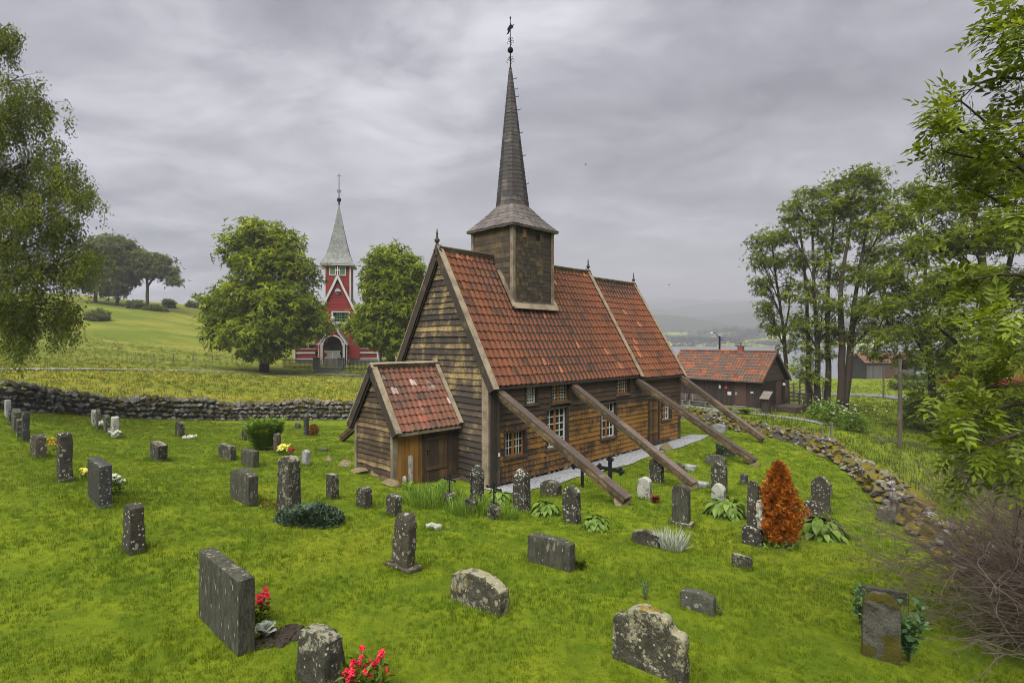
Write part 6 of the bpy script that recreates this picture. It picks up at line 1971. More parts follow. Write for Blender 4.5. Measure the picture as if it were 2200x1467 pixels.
def bush(px, py, Y, rx, ry, n, size, mat, label, group=None, name='bush', tpl=SPRAY, zf=1.0):
    k = Y / F
    c = at(px, py, Y); c[2] = gz(c[0], c[1])
    m_ = MB()
    lobs = rng.integers(4, 7)
    for _ in range(lobs):
        o_ = A((rng.uniform(-.5, .5) * rx * k, rng.uniform(-.5, .5) * rx * k, rng.uniform(.25, .6) * ry * k * zf))
        rr = A((rx * k * .6, rx * k * .6, ry * k * .5))
        d = rand_dir(n // lobs, -.5)
        q = o_ + d * rr * (rng.random(n // lobs) ** .3)[:, None]
        q[:, 2] = np.maximum(q[:, 2], 0)
        bake(m_, tpl, q, frames(d + rand_dir(len(q)) * .8, np.tile(A((0, 0, 1.0)), (len(q), 1)) + rand_dir(len(q)) * .5), size * rng.uniform(.6, 1.25, len(q)), np.clip(rng.normal(.45, .25, len(q)), 0, 1))
    for _ in range(5):
        a = rng.uniform(0, 6.3)
        m_.tube([(0, 0, -.1), (math.cos(a) * rx * k * .3, math.sin(a) * rx * k * .3, ry * k * .4)], [.02 * k * 20, .006 * k * 20], 4, .0)
    o = m_.build(name, mat); o.location = c
    return tag(o, label, 'bush', group)
for i, (px, py, rx, ry, lab) in enumerate(((290, 655, 24, 16, 'low dark bush at the foot of the open hill tree'), (330, 662, 22, 10, 'low dark bush right of the open hill tree'), (205, 683, 26, 16, 'pale round bush on the slope below the hill trees'), (363, 660, 14, 14, 'small bush on the skyline right of the hill trees'), (414, 664, 9, 12, 'tiny lone bush on the skyline near the big maple'))):
    bush(px, py, (136, 136, 112, 150, 158)[i], rx, ry, 420, .9, M['hill_leaf'], lab, 'bushes on the hill')
# the two maples in front of the red church
YM = 66
L = [lob(560, 510, YM, 62, 42), lob(520, 545, YM, 48, 40), lob(610, 530, YM, 45, 45), lob(575, 575, YM - 1, 75, 50), lob(640, 590, YM, 45, 45), lob(530, 640, YM - 1.5, 70, 55), lob(600, 660, YM - 2, 75, 60), lob(480, 670, YM - .5, 48, 45), lob(450, 655, YM, 28, 28), lob(650, 670, YM - 1, 48, 46), lob(688, 692, YM - 1, 27, 34), lob(560, 710, YM - 2, 80, 45), lob(480, 715, YM - 1, 46, 34), lob(636, 712, YM - 1.5, 50, 32), lob(575, 748, YM - 2, 46, 28), lob(540, 745, YM - 2, 34, 24)]
tree('maple_tree', 'great round maple with lush green crown left of the red church', 'tree', [trk([(568, 778, 26), (568, 700, 20), (560, 600, 12), (556, 500, 4)], YM)], L, 1250, 13, .62, SPRAY, M['maple_leaf'], M['bark'], .45, rs=.95, group='maples before the red church', twig_r=.03, up=.8)
L = [lob(835, 560, YM, 50, 34), lob(870, 580, YM, 42, 40), lob(812, 585, YM, 30, 34), lob(840, 620, YM - 1, 68, 45), lob(812, 660, YM - 1.5, 40, 36), lob(860, 670, YM - 1, 60, 50), lob(778, 690, YM - 1, 26, 26), lob(800, 710, YM - 2, 48, 34), lob(850, 720, YM - 1.5, 48, 36), lob(752, 703, YM - 1, 14, 14), lob(890, 640, YM, 30, 60), lob(830, 745, YM - 2, 26, 18)]
tree('maple_tree', 'smaller maple between the red church and the stave church gable', 'tree', [trk([(842, 785, 22), (842, 700, 16), (845, 600, 8), (845, 545, 3)], YM)], L, 850, 13, .62, SPRAY, M['maple_leaf'], M['bark'], .42, rs=.95, group='maples before the red church', twig_r=.03, up=.8)
# ashes by the shed
YA = 46
kw = dict(tpl=SPRAY, leaf=M['ash_leaf'], bark=M['bark'], sig=.30, rs=.90, asc=2.0, group='slim ash trees by the path', twig_r=.032, up=.8)
tree('ash_tree', 'slim lone ash leaning over the shed roof', 'tree', [trk([(1692, 838, 13), (1690, 770, 10), (1676, 660, 7), (1662, 560, 5), (1655, 500, 2)], 50), trk([(1684, 720, 6), (1696, 660, 4), (1698, 600, 2)], 50, False)],
     [lob(1650, 515, 50, 30, 26), lob(1632, 560, 50, 26, 26), lob(1665, 560, 50, 26, 28), lob(1640, 610, 50, 28, 26), lob(1690, 620, 50, 22, 36), lob(1645, 665, 50, 30, 22), lob(1665, 705, 50, 28, 22), lob(1712, 680, 50, 14, 24), lob(1625, 520, 50, 16, 18), lob(1690, 745, 50, 20, 14)], 190, 13, .34, **kw)
tree('ash_tree', 'two slender ash stems left in the clump by the path', 'tree', [trk([(1738, 872, 14), (1736, 760, 11), (1735, 640, 8), (1722, 520, 5), (1712, 440, 2)], YA + 2), trk([(1757, 880, 17), (1756, 740, 13), (1748, 600, 8), (1745, 480, 5), (1748, 410, 2)], YA)],
     [lob(1712, 450, YA + 1, 38, 34), lob(1745, 415, YA, 36, 34), lob(1690, 500, YA + 1, 36, 36), lob(1755, 480, YA, 40, 36), lob(1712, 560, YA + 1, 36, 30), lob(1760, 560, YA, 36, 34), lob(1735, 630, YA, 40, 30), lob(1718, 700, YA + 1, 34, 28), lob(1745, 760, YA, 32, 32), lob(1765, 690, YA - 1, 30, 28), lob(1720, 800, YA, 28, 22), lob(1750, 810, YA, 26, 26)], 290, 13, .34, **kw)
tree('ash_tree', 'middle ash stem of the clump with a high narrow crown', 'tree', [trk([(1777, 880, 18), (1780, 780, 14), (1776, 640, 9), (1790, 500, 6), (1800, 390, 2)], YA)],
     [lob(1795, 395, YA, 34, 28), lob(1780, 450, YA, 36, 34), lob(1815, 450, YA, 34, 34), lob(1790, 520, YA, 38, 34), lob(1800, 590, YA, 36, 28), lob(1785, 650, YA - 1, 36, 28), lob(1800, 720, YA, 30, 22), lob(1775, 740, YA, 24, 26)], 190, 13, .34, **kw)
tree('ash_tree', 'double-trunked ash with the tallest spreading crown of the clump', 'tree', [trk([(1806, 882, 22), (1808, 740, 17), (1806, 600, 10), (1830, 470, 7), (1840, 370, 2)], YA - 1), trk([(1814, 880, 20), (1828, 740, 17), (1836, 640, 10), (1858, 520, 6), (1880, 400, 2)], YA - 1)],
     [lob(1850, 385, YA - 1, 46, 26), lob(1885, 390, YA - 1, 34, 26), lob(1830, 430, YA - 1, 36, 30), lob(1880, 440, YA - 1, 44, 32), lob(1850, 490, YA - 1, 44, 34), lob(1905, 480, YA - 1, 36, 30), lob(1880, 540, YA - 1, 40, 28), lob(1840, 590, YA - 1, 42, 28), lob(1890, 600, YA - 2, 46, 26), lob(1850, 660, YA - 2, 40, 26), lob(1835, 720, YA - 1, 30, 20), lob(1880, 700, YA - 2, 36, 24)], 370, 13, .34, **kw)
kw['group'] = 'broad trees at the right'
YR = 30
kw['sig'] = .28; kw['asc'] = .9; kw['rs'] = .9
tree('broad_tree', 'broad leafy tree with drooping boughs behind the wooden pole', 'tree', [trk([(2010, 880, 20), (2000, 780, 16), (1985, 660, 10), (1990, 520, 5)], 38), trk([(2000, 780, 10), (1950, 700, 8), (1900, 680, 3)], 38, False)],
     [lob(1930, 470, 38, 40, 40), lob(1970, 420, 38, 44, 40), lob(1960, 540, 38, 54, 40), lob(1910, 580, 38, 42, 34), lob(1960, 630, 38, 64, 40), lob(1905, 660, 37, 44, 30), lob(1990, 700, 37, 66, 40), lob(1920, 720, 36, 44, 26), lob(1880, 750, 37, 32, 24), lob(1960, 770, 36, 44, 28), lob(2030, 760, 37, 50, 40), lob(2040, 620, 38, 50, 50)], 520, 13, .32, **kw)
tree('broad_tree', 'dark heavy-limbed tree filling the right background', 'tree', [trk([(2112, 960, 42), (2108, 820, 34), (2120, 700, 26), (2112, 560, 18), (2090, 420, 10), (2070, 300, 4)], YR), trk([(2120, 700, 18), (2160, 600, 14), (2190, 480, 8)], YR, False), trk([(2108, 820, 18), (2060, 740, 12), (2010, 700, 6)], YR, False)],
     [lob(2060, 330, YR, 60, 50), lob(2110, 400, YR, 70, 50), lob(2030, 430, YR, 60, 44), lob(2170, 360, YR, 60, 60), lob(2060, 510, YR, 66, 44), lob(2150, 500, YR, 70, 60), lob(2000, 520, YR, 40, 36), lob(2090, 600, YR - 1, 64, 44), lob(2180, 620, YR, 60, 60), lob(2030, 600, YR - 1, 44, 34), lob(2060, 690, YR - 1, 50, 34), lob(2160, 740, YR - 1, 66, 50), lob(2070, 800, YR - 1, 60, 40), lob(2180, 860, YR - 2, 50, 50), lob(2105, 765, YR - 2, 46, 34), lob(2160, 790, YR - 3, 40, 30)], 800, 13, .28, **kw)
# undergrowth along the creek
for px, py, Y, rx, ry, n, lab in ((2010, 925, 36, 70, 90, 1500, 'dense green shrub on the far bank of the creek'), (2090, 930, 33, 70, 100, 1500, 'tall dark shrub under the heavy-limbed tree'), (2180, 960, 28, 80, 120, 1700, 'dark shrub by the creek at the right edge'), (2150, 1060, 20, 70, 80, 1300, 'low shrub on the near bank at the right edge')):
    bush(px, py, Y, rx, ry, n, .30, M['shrub_leaf'], lab, 'shrubs along the creek')
for px, py, Y, lab in ((1770, 905, 38, 'white-flowering cow parsley clump left of the fence posts'), (1800, 915, 36, 'white-flowering cow parsley clump in the middle of the fence posts'), (1830, 930, 34, 'white-flowering cow parsley clump right of the fence posts')):
    bush(px, py + 20, Y, 38, 42, 700, .2, M['fern_leaf'], lab, 'cow parsley by the fence', 'cow_parsley')
    c = at(px, py + 20, Y); c[2] = gz(c[0], c[1]); k = Y / F
    m_ = MB(); n = 34
    bake(m_, PETAL, np.c_[rng.normal(0, 20 * k, n), rng.normal(0, 20 * k, n), 42 * k * rng.uniform(.6, 1.15, n)], frames(rand_dir(n) * A((1, 1, .2)), np.tile(A((0, 0, 1.0)), (n, 1))), rng.uniform(.05, .10, n), .5)
    m_.build('umbels', M['white_petal'], bpy.data.objects[[o.name for o in C.objects if o.name.startswith('cow_parsley')][-1]])
# the near ash whose boughs come in from the right
def near_ash():
    base = A((7.3, 5.0, 0)); base[2] = gz(base[0], base[1]) - .1
    root = empty('near_ash', tuple(base), 0, 'near ash with large feathered leaves reaching in at the right edge', 'tree', 'broad trees at the right')
    wd_, lv = MB(), MB()
    tr = A([(7.3, 5.0, base[2]), (7.2, 5.0, 3), (7.1, 5.1, 6), (6.9, 5.2, 8.5)])
    wd_.tube(tr - base, [.20, .16, .11, .04], 9)
    boughs = [  # pixel path of each bough (px, py), distance
        ([(2330, 420), (2200, 240), (2130, 110), (2110, -20)], 10.0), ([(2300, 300), (2180, 170), (2060, 165), (2010, 215)], 10.0), ([(2250, 60), (2160, 20), (2080, 30)], 9.8),
        ([(2280, 400), (2140, 330), (2030, 230), (1975, 190)], 10.2), ([(2260, 420), (2110, 330), (2020, 290), (1960, 240)], 10.2), ([(2280, 480), (2130, 360), (2040, 340), (1950, 320)], 10.4),
        ([(2300, 560), (2160, 480), (2060, 410), (1990, 390)], 10.4), ([(2300, 520), (2200, 430), (2130, 420)], 9.2), ([(2320, 640), (2200, 590), (2110, 590), (2050, 610)], 10.0), ([(2300, 700), (2190, 650), (2140, 660)], 8.6),
        ([(2330, 800), (2190, 830), (2080, 830), (2010, 845)], 9.6), ([(2300, 880), (2190, 860), (2120, 880), (2060, 900)], 9.2), ([(2320, 950), (2200, 920), (2120, 950), (2060, 985)], 9.0), ([(2320, 1000), (2210, 970), (2130, 990), (2080, 1010)], 9.8),
        ([(2300, 120), (2210, 80), (2150, 60)], 9.4), ([(2280, 260), (2180, 260), (2090, 270)], 9.5), ([(2300, 760), (2210, 740), (2150, 760)], 9.4)]
    rot = A((0, 0, 1.0))
    for bi, (px, Y) in enumerate(boughs):
        pts = A([at(x + (52 if y < 560 else 15) * (i > 0), y, Y * .54 + .2 * math.sin(i * 2 + bi)) for i, (x, y) in enumerate(px)])
        L_ = np.r_[0, np.cumsum(np.linalg.norm(np.diff(pts, axis=0), axis=1))]
        u = np.linspace(0, L_[-1], 12)
        pa = np.c_[[np.interp(u, L_, pts[:, i]) for i in range(3)]].T
        for _ in range(2): pa[1:-1] = (pa[:-2] + 2 * pa[1:-1] + pa[2:]) / 4
        src = tr[min(3, max(1, int((pa[0][2] - base[2]) / 3)))]
        wd_.tube(np.r_[[src], pa[1:]] - base, np.linspace(.028, .005, 12), 5, cap=False)
        # leaf-bearing side twigs
        for k in range(12):
            i = rng.integers(3, 12); a = pa[min(i, 11)]
            d = unit(pa[min(i, 11)] - pa[min(i, 11) - 1]) * .9 + rand_dir(1)[0] * .8 + A((0, 0, .05))
            l2 = rng.uniform(.08, .28)
            tw = a + unit(d) * (np.linspace(0, 1, 4) * l2)[:, None] + A((0, 0, -1.0)) * (np.linspace(0, 1, 4) ** 2 * .12)[:, None]
            wd_.tube(tw - base, [.005, .004, .003, .002], 4, cap=False)
            n = 4
            P = tw[rng.integers(1, 4, n)] + rng.normal(0, .03, (n, 3))
            D = unit(d) * .5 + rand_dir(n) * .7 + A((-.25, 0, -.25))
            bake(lv, FROND, P - base, frames(D, np.tile(A((0, 0, 1.0)), (n, 1)) + rand_dir(n) * .45), rng.uniform(.17, .29, n), np.clip(rng.normal(.5, .2) + rng.normal(0, .18, n), 0, 1))
    wd_.build('trunk', M['bark'], root, smooth=True)
    lv.build('crown', M['near_ash_leaf'], root)
near_ash()
# the bank of foliage right at the edge
bush(2230, 780, 16, 40, 60, 900, .28, M['ash_leaf'], 'leafy bush just outside the right wall at the edge of the picture', 'shrubs along the creek')
# ------------------------------------------------------------------ poles, fences, houses
def pole(px, py0, py1, wpx, label, name='wooden_pole', mat='pole_wood', cat='pole'):
    p = gp(px, py1); k = p[1] / F
    H = (py1 - py0) * k
    o = empty(name, tuple(p), 0, label, cat)
    m_ = MB(); m_.tube([(0, 0, -.3), (.02, 0, H * .5), (0, 0, H)], [wpx * k / 2, wpx * k / 2 * .92, wpx * k / 2 * .85], 10); m_.build('post', M[mat], o)
    return o, H, k
o, H, k = pole(1933, 771, 963, 9, 'thick bare wooden pole rising from the creek bank')
m_ = MB(); m_.box((.12, -.06, H - .55), (.3, .06, H - .25)); m_.build('insulator', M['iron'], o)
o, H, k = pole(1898, 790, 855, 4, 'slim dark utility pole beside the road', 'utility_pole')
Ys = 58.0
c = at(1546, 850, Ys); c[2] = gz(c[0], c[1])
o = empty('street_lamp', tuple(c), 0, 'street lamp on a dark wooden pole beyond the shed roof', 'street lamp')
top = at(1546, 722, Ys)[2] - c[2]
m_ = MB(); m_.tube([(0, 0, -.2), (0, 0, top)], [.12, .10], 8); m_.build('post', M['iron'], o)
m_ = MB(); m_.tube([(0, 0, top - .3), (-.25, 0, top + .1), (-.5, 0, top + .35), (-.75, 0, top + .38)], .03, 5); m_.build('arm', M['iron'], o)
m_ = MB(); m_.lathe((-.85, 0, top + .26), [(.05, 0), (.16, .03), (.18, .09), (.06, .16)], 8); m_.build('lamp_head', M['paper'], o)
m_ = MB(); m_.box((.05, -.05, top - .45), (.3, .05, top - .38)); m_.box((.05, -.05, top - .2), (.3, .05, top - .13)); m_.build('bracket', M['iron'], o)
m_ = MB()
for z in (top - .13, top - .4):
    a = A((c[0], c[1], c[2] + z)); b = A((54, 66, 2.6 + (z - top) * 2))
    m_.tube(bez(a, b, A((0, 0, -.8)), 14), .012, 3)
o = m_.build('overhead_wire', M['iron']); tag(o, 'pair of overhead wires running right from the street lamp pole', 'wire')
# wire-fence posts beyond the right wall
for px, py0, py1, lab in ((1747, 925, 944, 'grey fence post nearest the shed path beyond the right wall'), (1764, 925, 950, 'leaning grey fence post, second beyond the right wall'), (1785, 908, 940, 'grey fence post in front of the cow parsley'), (1824, 905, 925, 'grey fence post at the right end of the cow parsley')):
    p = gp(px, py1); k = p[1] / F
    m_ = MB(); m_.beam((0, 0, -.1), (.06, 0, (py1 - py0) * k), .09, .09)
    o = m_.build('fence_post', M['grey_wood']); o.location = p; tag(o, lab, 'post', 'fence posts beyond the right wall')
# railing of the small bridge
P0, P1 = at(1684, 858, 56), at(1760, 858, 62)
P0[2] = gz(P0[0], P0[1]); P1[2] = gz(P1[0], P1[1]); P1[2] = P0[2] = max(P0[2], P1[2])
o = empty('bridge_railing', tuple(P0), math.atan2(P1[1] - P0[1], P1[0] - P0[0]), 'dark rail fence of a small bridge right of the shed', 'railing')
LB = float(np.linalg.norm(P1 - P0)) + 3
m_ = MB()
for z in (.55, .95, 1.35, 1.75): m_.box((-1, -.04, z), (LB, .04, z + .09))
m_.build('rail', M['grey_wood'], o)
for x in np.arange(-.9, LB, 1.6):
    m_ = MB(); m_.box((x, -.09, -.6), (x + .12, .05, 1.95)); m_.build('post', M['grey_wood'], o)
# boathouse
c = at(1862, 814, 100); c[2] = gz(c[0], c[1])
o = empty('boathouse', tuple(c), R(-6), 'grey plank boathouse with faded red roof by the fjord', 'boathouse')
m_ = MB(); m_.box((0, 0, -.5), (8.6, 6, 3.1)); m_.build('wall', M['grey_boards'], o)
m_ = MB()
for sg, y0 in ((1, -.4), (-1, 6.4)):
    q = [A((-.5, y0, 2.95)), A((9.1, y0, 2.95)), A((9.1, 3, 4.7)), A((-.5, 3, 4.7))]
    m_.add(q + [k + A((0, 0, .12)) for k in q], [(0, 1, 2, 3), (7, 6, 5, 4), (0, 4, 5, 1), (0, 3, 7, 4), (1, 5, 6, 2)])
m_.build('roof', M['shed_tiles'], o)
m_ = MB(); m_.prism([(0, 3.0), (6, 3.0), (3, 4.6)], (0, 0, 0), (0, 1, 0), (0, 0, 1), (8.6, 0, 0)); m_.build('gable', M['grey_boards'], o)
m_ = MB(); m_.box((3.2, -.05, -.3), (5.0, 0.0, 2.3)); m_.build('door', M['brown_paint'], o)
# red house behind the right-hand trees
c = at(2075, 800, 82); c[2] = gz(c[0], c[1])
o = empty('red_house', tuple(c), R(-12), 'dark red wooden house glimpsed through the trees at the right', 'house')
m_ = MB(); m_.box((0, 0, -1), (11, 7, 4.6)); m_.build('wall', M['red_paint'], o)
m_ = MB()
for sg, y0 in ((1, -.5), (-1, 7.5)):
    q = [A((-.6, y0, 4.3)), A((11.6, y0, 4.3)), A((11.6, 3.5, 7.2)), A((-.6, 3.5, 7.2))]
    m_.add(q + [k + A((0, 0, .15)) for k in q], [(0, 1, 2, 3), (7, 6, 5, 4), (0, 4, 5, 1), (0, 3, 7, 4), (1, 5, 6, 2)])
m_.build('roof', M['grey_boards'], o)
for x in (1.5, 4.8, 8.2):
    m_ = MB(); m_.box((x, -.06, 1.4), (x + 1.2, -.002, 2.8)); f = m_.build('window', M['white_paint'], o)
    m_ = MB(); m_.box((x + .12, -.09, 1.5), (x + 1.08, -.061, 2.7)); m_.build('pane', M['glass'], f)
# hedge by the road
p0 = gp(1925, 818)
m_ = MB(); n = 900
q = np.c_[rng.uniform(0, 9, n), rng.uniform(-.6, .6, n), rng.uniform(0, 1.2, n)]
bake(m_, SPRAY, q, frames(rand_dir(n), rand_dir(n)), rng.uniform(.3, .6, n), rng.random(n))
o = m_.build('hedge', M['shrub_leaf']); o.location = p0; tag(o, 'low clipped hedge on the lawn before the boathouse', 'hedge')
p0 = gp(1915, 838)
m_ = MB()
q = np.c_[rng.uniform(0, 7, n), rng.uniform(-.6, .6, n), rng.uniform(0, 1.2, n)]
bake(m_, SPRAY, q, frames(rand_dir(n), rand_dir(n)), rng.uniform(.3, .6, n), rng.random(n))
o = m_.build('hedge', M['shrub_leaf']); o.location = p0; tag(o, 'low hedge directly above the road behind the pole', 'hedge')

# iron fence, gate pillars and steps of the red church
def rfp(px, Y=72.5):
    q = at(px, 785, Y); q[2] = gz(q[0], q[1]); return q
a, b = rfp(608), rfp(690); c2, d2 = rfp(728), rfp(860)
for A0, A1, lab in ((a, b, 'black iron railing left of the red church gate'), (c2, d2, 'black iron railing right of the red church gate')):
    o = empty('iron_fence', tuple(A0), 0, lab, 'fence', 'iron railings before the red church')
    m_ = MB(); n = 46
    for k in range(n + 1):
        q = A0 + (A1 - A0) * k / n; q[2] = gz(q[0], q[1]); q = q - A0
        m_.box((q[0] - .02, q[1] - .02, q[2] - .05), (q[0] + .02, q[1] + .02, q[2] + 1.3))
    for z in (.25, 1.15):
        m_.beam((0, 0, z), (A1 - A0) + A((0, 0, z)), .04, .05)
    m_.build('railing', M['iron'], o)
for px, lab in ((680, 'stone gate pillar with lantern left of the church steps'), (733, 'stone gate pillar with lantern right of the church steps')):
    p = rfp(px, 72)
    o = empty('gate_pillar', tuple(p), 0, lab, 'pillar', 'gate pillars before the red church')
    m_ = MB(); m_.box((-.36, -.36, -.3), (.36, .36, 1.55)); m_.box((-.42, -.42, 1.55), (.42, .42, 1.68)); m_.build('shaft', M['masonry'], o)
    m_ = MB(); m_.lathe((0, 0, 1.68), [(.06, 0), (.05, .35), (.16, .42), (.18, .7), (.10, .85), (.02, 1.0)], 8); m_.build('lantern', M['iron'], o)
p = rfp(705, 70)
o = empty('gate_steps', tuple(p), R(8), 'dark stone steps leading up to the red church gate', 'steps')
m_ = MB()
for k in range(4): m_.box((-1.6, -.3 + k * .38, -.3), (1.6, .08 + k * .38, .10 + k * .16), .5)
m_.build('tread', M['masonry'], o)
m_ = MB(); m_.beam((-1.05, 1.2, .7), (1.05, 1.2, .7), .04, .05); m_.beam((-1.05, 1.2, 1.6), (1.05, 1.2, 1.6), .04, .05)
for x in np.arange(-1.05, 1.1, .15): m_.box((x - .015, 1.18, .6), (x + .015, 1.22, 1.75))
m_.build('gate', M['iron'], o)
p = gp(455, 775)
for k in range(6):
    q = gp(330 + k * 42, 776 + (k % 2))
    m_ = MB(); m_.beam((0, 0, -.1), (.05, 0, 1.0), .10, .10); o = m_.build('field_post', M['grey_wood']); o.location = q
    tag(o, ('first', 'second', 'third', 'fourth', 'fifth', 'sixth')[k] + ' thin grey field post from the left along the foot of the hill meadow', 'post', 'field posts in the meadow')

# ------------------------------------------------------------------ far shore
def far_shore():
    xs = np.linspace(-700, 6400, 240); ys = np.concatenate([np.linspace(1040, 1500, 30), np.linspace(1520, 6600, 60)])
    X, Y = np.meshgrid(xs, ys)
    d = Y - 1070 - 25 * np.sin(X * .004)
    Z = -7 + np.clip(d, -40, 0) * .2 + np.clip(d, 0, 450) * .125 + np.clip(d - 450, 0, 5200) * .095
    Z += np.clip(d / 300, 0, 1) * (10 * np.sin(X * .011 + Y * .004) + 14 * np.sin(X * .005 - Y * .007)) + np.clip((d - 400) / 600, 0, 1) * 20 * np.sin(X * .0042 + 1.2)
    ny, nx = X.shape; idx = np.arange(ny * nx).reshape(ny, nx)
    m_ = MB(); m_.raw(np.stack([X, Y, Z], -1).reshape(-1, 3), np.stack([idx[:-1, :-1], idx[:-1, 1:], idx[1:, 1:], idx[1:, :-1]], -1).reshape(-1), [4] * ((ny - 1) * (nx - 1)), .5)
    m = MT('far_fields', .95, .1)
    v = m.noise(1, 2, .5, .2, m.map((.0045, .006, .001)))
    y = m.xyz(1)
    f = m.ss(m.math('ADD', v, m.math('MULTIPLY', m.ss(y, 1350, 1750), .30)), .56, .60)
    cc = m.mix(f, m.mix(m.noise(.01, 3), (.17, .22, .035), (.25, .28, .06)), m.mix(m.noise(.05, 4), (.022, .034, .018), (.045, .06, .03)))
    o = m_.build('far_hills', m.col(cc), smooth=True)
    tag(o, kind='structure')
    def hz_(x, y):
        i = np.clip(np.searchsorted(xs, x) - 1, 0, len(xs) - 2); j = np.clip(np.searchsorted(ys, y) - 1, 0, len(ys) - 2)
        fx = (x - xs[i]) / (xs[i + 1] - xs[i]); fy = (y - ys[j]) / (ys[j + 1] - ys[j])
        return (Z[j, i] * (1 - fx) + Z[j, i + 1] * fx) * (1 - fy) + (Z[j + 1, i] * (1 - fx) + Z[j + 1, i + 1] * fx) * fy
    m_ = MB(); n = 2600
    # woods: belts and copses
    cx_ = rng.uniform(250, 1250, 40); cy_ = rng.uniform(1090, 1560, 40)
    w_ = rng.integers(0, 40, n)
    x = cx_[w_] + rng.normal(0, 42, n); y = cy_[w_] + rng.normal(0, 14, n)
    P = np.c_[x, y, hz_(x, y)]
    sz = rng.uniform(7, 17, n)
    tplT = tpl_join([diamond((0, 0, .15), a, .5, .9, .25) for a in np.arange(0, 6.3, 1.05)] + [diamond((0, 0, .45), a, .42, .9, .25) for a in np.arange(.4, 6.6, 1.05)] + [diamond((0, 0, .75), a, .26, .9, .1) for a in np.arange(0, 6.3, 1.26)])
    bake(m_, tplT, P, np.stack([np.tile(A((1.0, 0, 0)), (n, 1)), np.tile(A((0, 1.0, 0)), (n, 1)), np.tile(A((0, 0, 1.0)), (n, 1))], -1), np.c_[sz * .9, sz * .9, sz], rng.random(n))
    o = m_.build('far_woods', plain('far_wood', (.035, .050, .028), .95, .4)); tag(o, 'dark copses and hedgerows on the far shore of the fjord', 'trees', kind='stuff')
    for k, (px, py, wpx, hpx, mat, lab) in enumerate(((1481, 722, 14, 5, 'white_paint', 'wide white farmhouse across the fjord above the shed'), (1497, 733, 8, 7, 'masonry', 'small pale brown house across the fjord below the farmhouse'), (1449, 721, 5, 4, 'white_paint', 'small white house across the fjord beside the chancel roof'), (1436, 719, 6, 5, 'white_paint', 'white house across the fjord nearest the chancel roof'), (1467, 744, 10, 4, 'masonry', 'pale shed at the far waterline above the chancel eave'), (1577, 723, 14, 4, 'grey_boards', 'grey barn across the fjord right of the street lamp'))):
        Yh = np.interp(py, [718, 745], [1240, 1085]); x = (px - CX) / F * Yh
        z = float(hz_(A([x]), A([Yh]))[0]); kk = Yh / F
        o = empty('far_house', (x, Yh, z), R(10 * (k - 2)), lab, 'house', 'houses across the fjord')
        W_, H_ = wpx * kk, hpx * kk
        m_ = MB(); m_.box((-W_ / 2, -4, -3), (W_ / 2, 4, H_ * .6)); m_.build('wall', M[mat], o)
        m_ = MB(); m_.prism([(-4.6, H_ * .6), (4.6, H_ * .6), (0, H_ * .6 + 4)], (-W_ / 2 - .5, 0, 0), (0, 1, 0), (0, 0, 1), (W_ + 1, 0, 0)); m_.build('roof', M['grey_boards'], o)
far_shore()
# two birds
for px, py, Y, lab in ((1258, 354, 60, 'small dark bird flying high right of the spire'), (1437, 612, 70, 'small dark bird flying low before the misty hillside')):
    c = at(px, py, Y)
    o = empty('bird', tuple(c), .4, lab, 'bird', 'flying birds')
    m_ = MB(); m_.tube([(-.14, 0, 0), (-.05, 0, .01), (.06, 0, .01), (.13, 0, .02)], [.008, .03, .03, .01], 6)
    m_.add([(.05, 0, .02), (-.05, 0, .02), (-.06, .2, .09), (.0, .24, .08)], [(0, 1, 2, 3)]); m_.add([(.05, 0, .02), (-.05, 0, .02), (-.06, -.2, .09), (.0, -.24, .08)], [(3, 2, 1, 0)])
    m_.build('body', M['iron'], o)

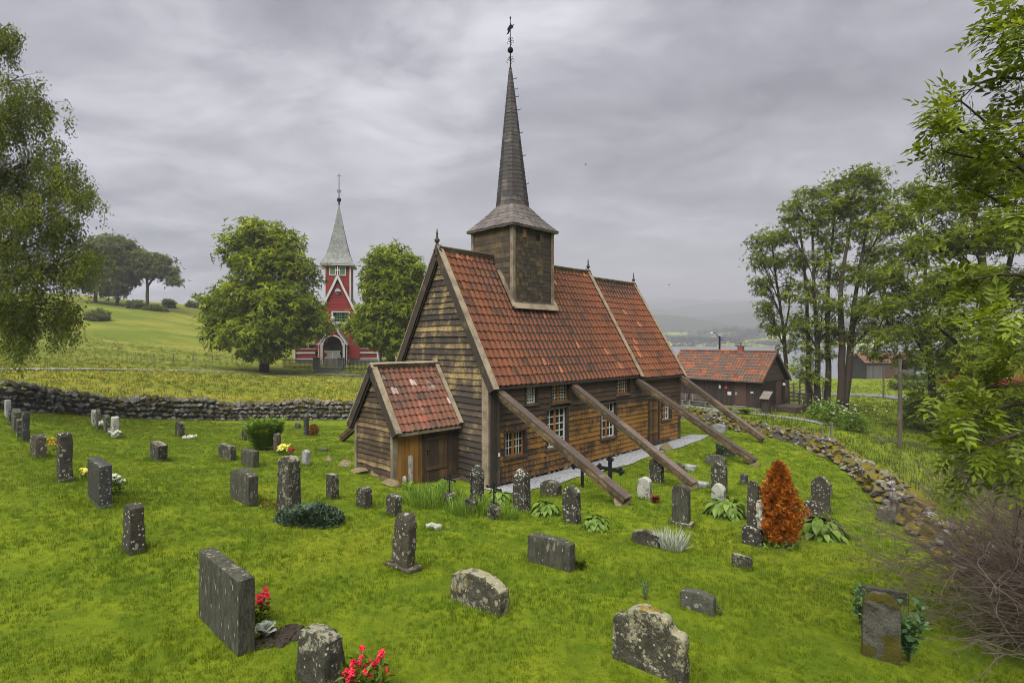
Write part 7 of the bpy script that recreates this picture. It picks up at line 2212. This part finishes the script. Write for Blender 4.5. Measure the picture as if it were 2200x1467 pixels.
# ------------------------------------------------------------------ turf
TURF = (lambda r: tpl_join([(A([(-.045, 0, 0), (.045, 0, 0), (.0, .25 * lx, 1.0)]) @ A([(math.cos(a), math.sin(a), 0), (-math.sin(a), math.cos(a), 0), (0, 0, 1)]).T * A((1, 1, hh)) + A((ox, oy, 0)), [0, 1, 2], [3])
    for a, lx, hh, ox, oy in [(r.uniform(0, 6.28), r.uniform(.5, 2.6), r.uniform(.5, 1.1), r.uniform(-.5, .5), r.uniform(-.5, .5)) for _ in range(10)]]))(random.Random(5))
def scatter(n, ymin, ymax, power, half=1.02):
    """points in the wedge of ground in front of the viewpoint, thinning with distance"""
    u = rng.random(n)
    y = (ymin ** (2 - power) + u * (ymax ** (2 - power) - ymin ** (2 - power))) ** (1 / (2 - power))
    x = rng.uniform(-half, half, n) * y
    return x, y
def turf(name, n, ymin, ymax, power, size, mat, inside, label, excl=True, tpl=TURF, hk=1.0):
    x, y = scatter(n, ymin, ymax, power)
    k = inside_yard(x, y) == inside
    q = (np.c_[x, y] - C0)
    s, t = q @ U, q @ VV
    k &= ~((s > -2.6) & (s < 13.4) & (t > -1.2) & (t < NW + .2))
    x, y = x[k], y[k]
    if inside:
        ex_ = []
        for p_, r_ in STONES:              # longer grass the mower misses round each stone
            if p_[1] < 24:
                na = int(46 * min(2.0, max(r_, .35) / .5))
                aa = rng.uniform(0, 6.283, na); rr_ = (max(r_, .2) * .5 + .03) * rng.uniform(.55, 1.25, na)
                ex_.append(np.c_[p_[0] + np.cos(aa) * rr_, p_[1] + np.sin(aa) * rr_])
        ex_ = np.concatenate(ex_)
        nx0 = len(x); x = np.r_[x, ex_[:, 0]]; y = np.r_[y, ex_[:, 1]]
        pn = .5 + .25 * np.sin(x * 1.1 + 1.7 * np.sin(y * .6)) + .25 * np.sin(y * 1.4 + 1.3 * np.sin(x * .8 + 2))
    else:
        pn = .5 + .5 * np.sin(x * .5 + np.sin(y * .4)) * np.sin(y * .6)
    z = ter(x, y)
    n = len(x)
    a = rng.uniform(0, 2 * np.pi, n)
    d = np.c_[np.cos(a), np.sin(a), np.zeros(n)] + rng.normal(0, .06, (n, 3))
    lng = np.ones(n)
    if inside: lng[nx0:] = 1.9
    sc_ = size * (.55 + .75 * rng.random(n)) * np.clip(y / 9, .75, 2.2)
    if not inside: pn = pn * np.where(x > 4, .2, 1.0) - np.where(x > 4, .15, 0)
    m_ = MB()
    bake(m_, tpl, np.c_[x, y, z - .005], frames(d, np.tile(A((0, 0, 1.0)), (n, 1))), np.c_[sc_, sc_, sc_ * .9 * hk * lng * np.clip(9 / y, .5, 1.1)], np.clip(.25 + .3 * pn + rng.normal(0, .20, n), 0, 1))
    o = m_.build(name, mat)
    return tag(o, label, 'grass', kind='stuff')
turf('lawn_grass', 95000, 4.6, 30, 1.1, .070, M['lawn_blade'], True, 'mown green grass covering the churchyard')
turf('meadow_grass', 26000, 12, 95, .9, .16, M['meadow_blade'], False, 'tall unmown grass of the meadows outside the walls', hk=1.5)
# buttercups
x, y = scatter(110000, 14, 85, .75, 1.05)
yd = inside_yard(x, y)
k = (x < -4) | (rng.random(len(x)) < .07)
dens = np.clip(.35 + .6 * np.sin(x * .35 + 1.5 * np.sin(y * .22)) * np.cos(y * .28 + 1) + .45 * np.sin(x * 1.1 + 2 * np.sin(y * .7)) * np.sin(y * .9 + x * .3), .02, 1)
band = np.where(x < -4, np.clip(1.3 - (y - 34) / 20, .03, 1), 1)
k &= rng.random(len(x)) < np.where(yd, .006, dens * band)
x, y = x[k], y[k]; z = ter(x, y)
m_ = MB(); n = len(x)
PT = tpl_join([diamond((0, 0, 0), a, 1, 1.0, .3) for a in np.arange(0, 6.2, 2.1)])
bake(m_, PT, np.c_[x, y, z + np.where(yd[k], .06, rng.uniform(.12, .34, n))], frames(rand_dir(n) * A((1, 1, .2)), np.tile(A((0, 0, 1.0)), (n, 1))), rng.uniform(.018, .042, n) * np.clip(y / 25, .8, 2.0), rng.random(n))
o = m_.build('buttercups', M['yellow']); tag(o, 'yellow buttercups scattered through the meadow grass', 'flowers', kind='stuff')
# ------------------------------------------------------------------ haze
def haze():
    m_ = MB(); m_.box((-1000, -60, -60), (6600, 6700, 620))
    m = bpy.data.materials.new('haze'); m.use_nodes = True; t = m.node_tree; t.nodes.clear()
    o_ = t.nodes.new('ShaderNodeOutputMaterial'); v = t.nodes.new('ShaderNodeVolumePrincipled')
    v.inputs['Color'].default_value = (.54, .548, .61, 1); v.inputs['Density'].default_value = HAZE
    t.links.new(v.outputs[0], o_.inputs['Volume'])
    o = m_.build('haze', m); tag(o, kind='stuff'); o['label'] = 'thin damp air over the fjord'; o['category'] = 'haze'
    o.display_type = 'WIRE'
HAZE = 0.00052
haze()
